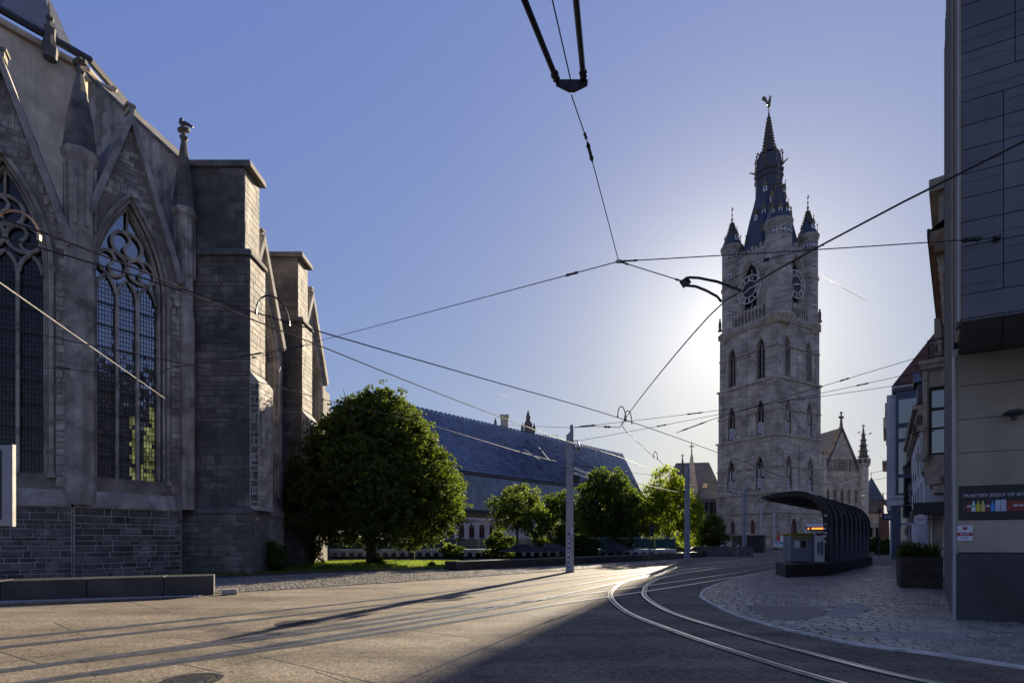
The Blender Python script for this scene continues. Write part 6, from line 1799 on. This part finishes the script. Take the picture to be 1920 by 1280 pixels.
b = MB(); b.add([plate + Vector(v) for v in ((-.17,-.02,.03),(.17,-.02,.03),(.17,-.02,-.02),(.03,-.02,-.09),(-.03,-.02,-.09),(-.17,-.02,-.02),(-.17,.01,.03),(.17,.01,.03),(.17,.01,-.02),(.03,.01,-.09),(-.03,.01,-.09),(-.17,.01,-.02))],
                [tuple(range(6)), tuple(reversed(range(6,12)))] + [(i,i+6,(i+1)%6+6,(i+1)%6) for i in range(6)]); b.build('yoke_plate', M['iron'], sp7)
M['rod'] = mat('black_glassfibre_rod', (.014,.014,.014), .35, .2, 4)
for k, (a, c, r, lb) in enumerate((((1044,150),(975,-20),.028,'left thick black insulating rod above the triangular plate'),((1094,146),(1078,-20),.028,'right thick black insulating rod above the triangular plate'),((1070,150),(1031,-20),.007,'thin cable between the two thick rods at the top'))):
    p, q = at(a[0], a[1], 5.72), at(c[0], c[1], 4.7)
    d = (q-p)
    w_ = wire(lb, [p, p + d*2.6], r if k == 2 else .022)
    if k < 2:
        b = MB(); b.tube([p - d*.02, p + d*.01, p + d*.04, p + d*.07, p + d*.1, p + d*.14], [.012,.04,.03,.045,.03,.022], 8); b.build('rod_end', M['iron'], w_)
        b = MB(); b.tube([p + d*.1, p + d*2.55], .03, 8); b.build('rod', M['rod'], w_)
# bracket with two curved arms
br = at(1285, 529, 8.75)
wire('short cable from the ring to the double curved bracket', [node, br], .009, ins=((.08,.2,.02),(.93,.2,.02)))
ar = thing('pull_off_bracket', 'dark bracket with two curved arms holding the contact wire before the tower', 'bracket', br)
b = MB(); b.cb(br, (.14,.05,.12), Matrix.Rotation(R(-35),3,'Y')); b.build('bracket_head', M['iron'], ar)
for p_ in ([(1284,527),(1292,520),(1310,521),(1345,528),(1372,538),(1389,545)], [(1286,535),(1305,537),(1325,545),(1345,556),(1352,565)]):
    b = MB(); n = len(p_); b.tube([at(x_, y_, 8.75 - .25*i/(n-1)) for i, (x_, y_) in enumerate(p_)], .021, 6); b.build('arm', M['black'], ar)
c_ = at(1437, 480, 8.9)
wire('thin bridle cable hanging from the level span over the tower', [at(1366, 528, 8.7), c_ + Vector((0,0,-.06)), at(1545, 460, 7.6)], .006, ins=((.5,.12,.035),))
# spans of the near mast
mt = Vector((2.97, 27.3, 7.4))
wire('span cable from the nearest mast top across the tower to the oriel house', [mt, at(1737, 714, 22)], .012, ins=((.06,.9,.05),(.4,.8,.04)), sag=.1)
wire('lower span cable from the nearest mast across the tower to the oriel', [mt - Vector((0,0,.75)), at(1737, 694, 22)], .012, ins=((.3,.5,.04),(.85,.5,.04)), sag=.1)
wire('steep span cable rising from a pull-off arm to the iron balcony', [at(1268, 811, 19.8), at(1333, 787, 20.2), at(1737, 665, 22)], .012, ins=((.25,1.2,.03),(.8,.5,.04)))
wire('short cable with insulating bar beside the nearest mast', [mt, at(1120, 799, 22), at(1162, 801, 17.8), wz(1168,789,ZC)], .012, ins=((.5,1.3,.05),))
wire('thin cable from the nearest mast leaving left over the glass roof', [mt, at(935, 796, 60)], .012)
wire('pale sunlit stay wire slanting down across both church windows', [at(-40, 502, 9.0), at(338, 767, 24.7)], .013, M['kerb'], ins=((.62,.3,.03),))  # pale grey carries the sun on this wire in its colour
wire('slack cable with pull-off arms crossing low in front of the church window', [at(-30, 690, 13), at(120, 690, 13.5), at(270, 712, 14.5), at(320, 690, 15), at(470, 665, 16.5), at(590, 645, 18)], .01, ins=((.2,.3,.04),(.8,.8,.035),(.95,.3,.04)))
wire('pair of pale pull-off rods before the glass roof, longer of two', [at(982,842,24), at(1012,862,21)], .02, M['mast'])
wire('pair of pale pull-off rods before the glass roof, steeper of two', [at(1010,838,24), at(1030,863,21)], .02, M['mast'])
wire('feed cable leaving the nearest mast low towards the second mast', [Vector((3.1,27.3,5.9)), at(1145,896,24), at(1215,910,28), (14.1,43.3,5.4)], .014)
wire('span cable from second mast in front of the tower foot', [Vector((14.3,43.3,6.0)), at(1420,930,52), at(1480,922,40)], .014)
wire('cable over the shelter roof from tower to the far street', [at(1455,905,60), at(1560,907,60), at(1690,872,46)], .02)
wire('upper thin cable across the street gap', [at(1560,912,95), at(1676,893,48)], .02)
wire('middle thin cable across the street gap', [at(1600,930,95), at(1672,924,48)], .02)
wire('lower thin cable across the street gap', [at(1600,945,95), at(1672,936,48)], .02)
# ================================================================== trees and shrubs
M['bark'] = mat('tree_bark', (0.075, 0.062, 0.05), .9, .3, 6, bump=.6, bscale=14)
M['leaf_linden'] = leaf_mat('linden_leaf', (0.055, 0.078, 0.02), (0.17, 0.23, 0.02), .34)
M['leaf_dark'] = leaf_mat('dark_leaf', (0.055, 0.082, 0.02), (0.15, 0.22, 0.02), .4)
M['leaf_locust'] = leaf_mat('locust_leaf', (0.06, 0.09, 0.02), (0.20, 0.27, 0.03), .45)
M['leaf_gold'] = leaf_mat('golden_leaf', (0.10, 0.13, 0.014), (0.36, 0.45, 0.025), .55)
def leaves(name, m, parent, blobs, n_clu, per, size, spread, droop=.2, flat=0.0, shell=.55, squash=1.0):
    """blobs: (cx, cy, cz, rx, ry, rz); clusters of kite-shaped leaves through the outer part of each blob"""
    vol = np.array([b[3]*b[4]*b[5] for b in blobs])**(2/3); vol = vol/vol.sum()
    C = []
    for b, f in zip(blobs, vol):
        n = max(3, int(n_clu*f))
        d = rng.normal(size=(n, 3)); d /= np.linalg.norm(d, axis=1)[:, None]
        r = shell + (1-shell)*rng.random(n)**.6
        r *= 1 + .10*np.sin(d[:, 0]*7 + b[0]*3)*np.cos(d[:, 2]*6 + b[1]) + .06*rng.normal(size=n)
        r = np.where(rng.random(n) < .06, r*1.16, r)
        C.append(np.array(b[:3]) + d*r[:, None]*np.array(b[3:]))
    C = np.concatenate(C)
    nl = len(C)*per
    cc = np.repeat(C, per, axis=0)
    # every cluster is a drooping spray: leaves spread mainly along one outward twig
    tw = rng.normal(size=(len(C), 3)); tw[:, 2] = tw[:, 2]*.4 - droop
    tw /= np.linalg.norm(tw, axis=1)[:, None]
    tpos = (rng.random(nl) - .3)
    P = cc + np.repeat(tw, per, axis=0)*(tpos*spread*1.6)[:, None] + rng.normal(size=(nl, 3))*spread*.33
    ax = np.repeat(tw, per, axis=0)*.5 + rng.normal(size=(nl, 3))*.7; ax[:, 2] -= droop
    ax /= np.linalg.norm(ax, axis=1)[:, None]
    up = rng.normal(size=(nl, 3))*(.55 if not flat else .3) + np.array([0, 0, .8 + flat])
    sd = np.cross(ax, up); sd /= (np.linalg.norm(sd, axis=1)[:, None] + 1e-6)
    nr = np.cross(sd, ax)
    s = size*(.65 + .7*rng.random(nl))[:, None]
    V = np.empty((nl, 4, 3))
    V[:, 0] = P - ax*s*.5; V[:, 1] = P + sd*s*.32 + nr*s*.08; V[:, 2] = P + ax*s*.5; V[:, 3] = P - sd*s*.32 + nr*s*.08
    V = V.reshape(-1, 3) - np.array(root_loc(parent))
    me = bpy.data.meshes.new(name)
    me.vertices.add(nl*4); me.vertices.foreach_set('co', V.ravel())
    me.loops.add(nl*4); me.loops.foreach_set('vertex_index', np.arange(nl*4, dtype=np.int32))
    me.polygons.add(nl); me.polygons.foreach_set('loop_start', np.arange(0, nl*4, 4, dtype=np.int32))
    try: me.polygons.foreach_set('loop_total', np.full(nl, 4, dtype=np.int32))
    except Exception: pass
    me.update(calc_edges=True); me.validate()
    me.materials.append(m)
    o = bpy.data.objects.new(name, me); COL.objects.link(o)
    if parent: o.parent = parent
    return o
def trunk(parent, x, y, h, r, top, limbs, lean=0.0):
    b = MB(); b.tube([(x,y,-.1),(x+.02,y,.15),(x+lean*.3,y,h*.4),(x+lean,y,h)], [r*1.7,r*1.15,r*.95,r*.8], 10)
    b.build('trunk', M['bark'], parent, smooth=True)
    b = MB()
    for i in range(limbs):
        th = 2*math.pi*i/limbs + rng.random(); q = .35 + .65*rng.random()
        e = Vector((x+lean + top[0]*q*math.cos(th), y + top[0]*q*math.sin(th), h + top[1]*(.35+.6*rng.random())))
        s = Vector((x+lean*.9, y, h*(.8+.2*rng.random())))
        mid = s.lerp(e, .5) + Vector((0,0,.12*top[1]))
        b.tube([s, s.lerp(mid,.5), mid, e], [r*.5, r*.36, r*.25, r*.08], 6)
        for k in range(3):
            e2 = e + Vector((rng.normal()*.25*top[0], rng.normal()*.25*top[0], .18*top[1]*rng.random()))
            b.tube([mid.lerp(e, .2+.25*k), e2], [r*.16, r*.03], 5)
    b.build('limb', M['bark'], parent, smooth=True)
def dome(cx, cy, z0, z1, rx, ry, n, seed, prof=None):
    """a broad crown built of many uneven lobes; prof gives the relative width from bottom to top"""
    g = np.random.default_rng(seed)
    pv, pk = ([0, .12, .3, .5, .7, .85, 1], [.62, .85, 1, .97, .82, .6, .25]) if prof is None else prof
    out = [(cx, cy, z0+(z1-z0)*.45, rx*.62, ry*.62, (z1-z0)*.42)]
    for i in range(n):
        th = 2.39996*i + .6*g.random(); v = ((i + .5)/n)*.94 + .03
        zz = z0 + (z1-z0)*(.05 + .86*v); k = float(np.interp(v, pv, pk))
        rr = (.22 + .13*g.random())*(.65 + .35*k)
        q = .72*k if g.random() < .8 else .5*k
        out.append((cx + rx*q*math.cos(th), cy + ry*q*math.sin(th), zz, rx*rr, ry*rr, (z1-z0)*rr*.55))
    return out
t = thing('linden_tree', 'big round dark green tree standing on the lawn beside the church', 'tree', (-9.5, 36, 0))
trunk(t, -9.5, 36, 2.6, .33, (5.0, 7.5), 9)
leaves('crown', M['leaf_linden'], t, dome(-9.25, 36, 1.3, 11.9, 6.2, 5.6, 90, 3, ([0,.1,.22,.38,.55,.72,.88,1],[.55,.85,1,.98,.83,.62,.36,.12])), 15000, 11, .19, .24, droop=.25, shell=.66)
t = thing('honey_locust', 'small airy light green tree left of the nearest mast', 'tree', (.4, 41.5, 0))
trunk(t, .4, 41.5, 2.6, .11, (2.0, 2.8), 8)
leaves('crown', M['leaf_locust'], t, dome(.5, 41.5, 2.1, 6.2, 2.55, 2.3, 16, 5), 950, 10, .20, .30, flat=.5, shell=.3)
t = thing('shade_tree', 'dark narrow tree directly behind the nearest mast', 'tree', (4.3, 47, 0))
trunk(t, 4.3, 47, 2.0, .12, (1.6, 3.0), 6)
leaves('crown', M['leaf_dark'], t, dome(3.9, 47, 1.2, 6.0, 2.4, 2.1, 14, 8), 900, 10, .22, .3, shell=.4)
t = thing('plane_tree', 'tall dark dense tree right of the nearest mast', 'tree', (8.5, 50, 0))
trunk(t, 8.5, 50, 2.0, .2, (2.4, 5), 7)
leaves('crown', M['leaf_dark'], t, dome(8.9, 50, 1.0, 8.6, 3.5, 2.9, 28, 9), 2500, 10, .24, .32, shell=.5)
t = thing('maple_tree', 'smaller dark tree squeezed between the tall dark tree and the golden one', 'tree', (11.9, 53, 0))
trunk(t, 11.9, 53, 1.6, .12, (1.8, 3), 6)
leaves('crown', M['leaf_dark'], t, dome(11.7, 53, .9, 7.2, 2.9, 2.1, 18, 10), 1500, 10, .22, .3, shell=.45)
t = thing('golden_robinia', 'bright yellow green sunlit tree beside the second mast', 'tree', (15.2, 52, 0))
trunk(t, 15.2, 52, 1.8, .12, (2.6, 4.8), 9)
leaves('crown', M['leaf_gold'], t, dome(15.6, 52, 1.4, 8.0, 3.3, 2.8, 22, 12) + [(14.9,52,8.0,1.3,1.2,.9),(13.6,52,6.6,1.0,1.0,.8)], 2000, 10, .22, .34, flat=.4, shell=.4)
t = thing('dark_bush_tree', 'low dark bushy tree at the foot of the bell tower', 'tree', (25.5, 68, 0))
trunk(t, 25.5, 68, 1.0, .15, (1.5, 2.5), 5)
leaves('crown', M['leaf_dark'], t, dome(25.3, 68, .4, 5.0, 2.6, 2.3, 16, 14), 900, 9, .26, .35, shell=.5)
t = thing('sapling', 'thin young tree behind the big round tree near the footbridge', 'tree', (-8.0, 43.2, 0))
trunk(t, -8.0, 43.2, 1.8, .09, (1.2, 1.4), 5)
leaves('crown', M['leaf_dark'], t, dome(-7.6, 43.2, 1.6, 4.0, 1.7, 1.5, 8, 15), 260, 9, .2, .3)
def shrub(label, cat, x, y, z0, rx, ry, h, n, m, size=.12, grp=None, name='shrub'):
    t = thing(name, label, cat, (x, y, 0), grp)
    leaves('foliage', m, t, dome(x, y, z0, z0+h, rx, ry, 8, int(abs(x*13+y*7))), n, 8, size, .16, shell=.3)
    b = MB()
    for i in range(6):
        th = i*1.05; b.tube([(x,y,z0-.02),(x+rx*.5*math.cos(th),y+ry*.5*math.sin(th),z0+h*.7)],[.02,.006],4)
    b.build('stem', M['bark'], t)
shrub('dark shrub in the corner at the foot of the big church buttress', 'shrub', -12.2, 27.5, 0, .75, .7, 1.7, 300, M['leaf_dark'])
shrub('rough bush at the end of the church wall left of the big trunk', 'shrub', -13.2, 35.2, 0, 1.2, .9, 2.0, 400, M['leaf_dark'])
shrub('small weedy shoots at the base of the big round tree', 'shrub', -8.95, 35.6, 0, .45, .4, .6, 120, M['leaf_linden'])
shrub('small tuft at the right edge of the lawn', 'shrub', -5.0, 33.2, 0, .18, .18, .3, 30, M['leaf_dark'])
shrub('dark low hedge bush at the end of the shelter', 'shrub', 41.5, 61, 0, 1.7, 1.4, 2.1, 420, M['leaf_dark'], .2)
shrub('dark hedge bush right under the navy hanging sign', 'shrub', 44.2, 63, 0, 1.5, 1.4, 1.9, 380, M['leaf_dark'], .2)
shrub('grey green shrub behind the lawn under the footbridge edge', 'shrub', -5.0, 45.0, 0, 1.3, 1.0, 1.5, 300, M['leaf_dark'], .16)
shrub('dark bush behind the small airy tree', 'shrub', -1.1, 44.5, 0, 1.9, 1.4, 2.6, 600, M['leaf_dark'], .18)
shrub('dark bush behind the low wall under the tall dark tree', 'shrub', 6.4, 47.5, 0, 2.2, 1.5, 2.2, 600, M['leaf_dark'], .18)
shrub('dark bush under the golden tree', 'shrub', 17.0, 55.5, 0, 2.6, 1.5, 2.3, 600, M['leaf_dark'], .18)
for i, (u, v, h, lb) in enumerate(((.15,.5,.5,'wispy plant at the left end of the timber planter'),(.42,.6,.62,'fuller wispy plant left of centre in the timber planter'),(.7,.5,.55,'wispy plant right of centre in the timber planter'),(.98,.6,.45,'sparse plant at the right end of the timber planter'))):
    p = MP @ Vector((u, v, 1.03))
    shrub(lb, 'plant', p.x, p.y, 1.03, .24, .3, h, 75, M['leaf_dark'], .075, 'plants in the timber planter', 'planter_plant')
# ================================================================== people
M['skin'] = mat('skin', (.42,.28,.21), .6, .05, 5)
M['cloth_dk'] = mat('dark_clothes', (.02,.02,.025), .85, .2, 8)
M['cloth_br'] = mat('brown_jacket', (.075,.055,.04), .85, .2, 8)
M['hair'] = mat('dark_hair', (.02,.014,.01), .7, .2, 12)
def skin_body(name, J, E, Rd, mats, parent, root=0):
    me = bpy.data.meshes.new(name); off = root_loc(parent)
    me.from_pydata([tuple(Vector(p) - off) for p in J], E, [])
    o = bpy.data.objects.new(name, me); COL.objects.link(o)
    md = o.modifiers.new('skin', 'SKIN'); md.use_smooth_shade = True
    for i, r in enumerate(Rd): me.skin_vertices[0].data[i].radius = (r, r)
    me.skin_vertices[0].data[root].use_root = True
    o.modifiers.new('sub', 'SUBSURF').levels = 1; o.modifiers['sub'].render_levels = 1
    dg = bpy.context.evaluated_depsgraph_get(); m2 = bpy.data.meshes.new_from_object(o.evaluated_get(dg))
    bpy.data.objects.remove(o)
    for m in mats: m2.materials.append(m)
    q = bpy.data.objects.new(name, m2); COL.objects.link(q); q.parent = parent
    return q
def person(label, x, y, yaw, z, pose, top, legs, scale=1.0, group=None):
    r = thing('person', label, 'person', (x, y, z), group)
    Mx = frame(x, y, yaw, z) @ Matrix.Scale(scale, 4)          # -y is the way the person faces
    j = {}
    if pose == 'stand':
        j = dict(pel=(0,0,.92), sp=(0,.01,1.12), ch=(0,-.01,1.32), nk=(0,-.02,1.47), hd=(0,-.06,1.58),
                 hl=(-.1,0,.88), kl=(-.11,-.04,.48), al=(-.11,.02,.08), tl=(-.12,-.16,.03), hr=(.1,0,.88), kr=(.11,.02,.48), ar=(.12,.08,.08), tr=(.13,-.1,.03),
                 sl=(-.19,0,1.38), el=(-.25,.02,1.12), wl=(-.2,-.2,1.02), sr=(.19,0,1.38), er=(.25,.03,1.11), wr=(.22,-.16,.95))
    else:
        j = dict(pel=(0,0,.1), sp=(0,-.06,.3), ch=(0,-.16,.48), nk=(0,-.24,.62), hd=(0,-.32,.70),
                 hl=(-.1,-.02,.1), kl=(-.13,-.45,.12), al=(-.13,-.42,-.38), tl=(-.14,-.6,-.45), hr=(.1,-.02,.1), kr=(.13,-.45,.12), ar=(.13,-.5,-.38), tr=(.13,-.68,-.45),
                 sl=(-.19,-.17,.53), el=(-.22,-.32,.3), wl=(-.06,-.5,.22), sr=(.19,-.17,.53), er=(.22,-.32,.3), wr=(.04,-.52,.23))
    W = lambda k: Mx @ Vector(j[k])
    s = scale
    up = ['pel','sp','ch','nk','sl','el','wl','sr','er','wr']
    skin_body('torso', [W(k) for k in up], [(0,1),(1,2),(2,3),(2,4),(4,5),(5,6),(2,7),(7,8),(8,9)], [.15*s,.145*s,.16*s,.06*s,.075*s,.055*s,.04*s,.075*s,.055*s,.04*s], [top], r)
    lo = ['pel','hl','kl','al','tl','hr','kr','ar','tr']
    skin_body('trousers', [W(k) for k in lo], [(0,1),(1,2),(2,3),(3,4),(0,5),(5,6),(6,7),(7,8)], [.14*s,.1*s,.07*s,.05*s,.045*s,.1*s,.07*s,.05*s,.045*s], [legs], r)
    b = MB(Mx); h = Vector(j['hd']); b.ball(h + Vector((0,0,.05)), .105, 12, 9, (.78,.92,1.15)); b.tube([Vector(j['nk']), h], .05, 8)
    b.tube([h + Vector((0,-.08,.06)), h + Vector((0,-.12,.03)), h + Vector((0,-.09,.015))], [.012,.02,.012], 5)
    for s_ in (-1,1): b.ball(h + Vector((s_*.083,0,.05)), .025, 6, 4, (.4,.8,1.2))
    b.build('head', M['skin'], r, smooth=True)
    b = MB(Mx); b.ball(h + Vector((0,.022,.085)), .108, 12, 8, (.82,.92,.98)); b.build('hair', M['hair'], r, smooth=True)
    for k, e in (('wl','el'),('wr','er')):
        w = Vector(j[k]); d = (w - Vector(j[e])).normalized(); b = MB(Mx)
        b.ball(w + d*.06, .042, 8, 6, (1,.6,1.1))
        a = d.cross(Vector((0,0,1))).normalized()
        for i in range(4): p = w + d*.09 + a*(i-1.5)*.02; b.tube([p, p + d*(.05-.006*abs(i-1)), p + d*.075 + Vector((0,0,-.02))], [.011,.01,.007], 5)
        b.tube([w + d*.04 + a*.04, w + d*.085 + a*.06], [.013,.009], 5)
        b.build('hand', M['skin'], r, smooth=True)
    return r
person('seated person in brown jacket leaning forward on the low wall by the third mast', 25.1, 60.6, R(35), .5, 'sit', M['cloth_br'], M['cloth_dk'])
person('standing person in black clothes behind the white timetable panel', 17.6, 29.9, R(20), 0, 'stand', M['cloth_dk'], M['cloth_dk'], .97)
bag = MB(); bag.cb((25.9,60.0,.18),(.45,.3,.34)); bag.tube([(25.75,60,.34),(25.9,60,.46),(26.05,60,.34)],.015,5); tag(bag.build('bag', M['ink_w'], bevel=.05), 'pale bag on the ground beside the seated person', 'bag')
bd2 = [(1610,811,90,'left tiny bird gliding right of the cloth hall gable'),(1631,813,90,'dark bird flying right of the cloth hall gable')]
for px, py, Y, lb in bd2:
    c = at(px, py, Y); b = MB(); b.ball(c, .11, 6, 4, (1.8,.8,.7))
    for s_ in (-1,1): b.add([c + Vector((.1,s_*.05,.02)), c + Vector((-.12,s_*.05,.02)), c + Vector((-.15,s_*.4,.16)), c + Vector((.02,s_*.55,.1))],[(0,1,2,3)])
    tag(b.build('bird', M['black']), lb, 'bird')
# condensation trails high in the sky
M['trail'] = leaf_mat('vapour_trail', (.6,.6,.62), (.52,.52,.53), .65)
for a, c, r, lb in (((1530,512),(1626,563),3.4,'bright contrail streak right of the tower clock'),((935,738),(976,749),.7,'short faint contrail above the glass roof'),((1650,856),(1664,863),.8,'tiny contrail in the street gap')):
    p, q = at(a[0],a[1],3000), at(c[0],c[1],3000); d = (q-p); w = Vector((-d.z, .6*d.length, d.x)).normalized()
    vs = []; n = 16
    for i in range(n+1):
        t = i/n; hw = r*(.25 + .9*math.sin(math.pi*min(1, t*1.6+.05))*(1-t)**.6 + .1*math.sin(i*2.1)**2)
        m_ = p.lerp(q, t); vs += [tuple(m_ - w*hw), tuple(m_ + Vector((0,8,0))), tuple(m_ + w*hw)]
    b = MB(); b.add(vs, [f for i in range(n) for f in ((3*i,3*i+1,3*i+4,3*i+3),(3*i+1,3*i+2,3*i+5,3*i+4))])
    tag(b.build('contrail', M['trail'], smooth=True), lb, 'contrail')
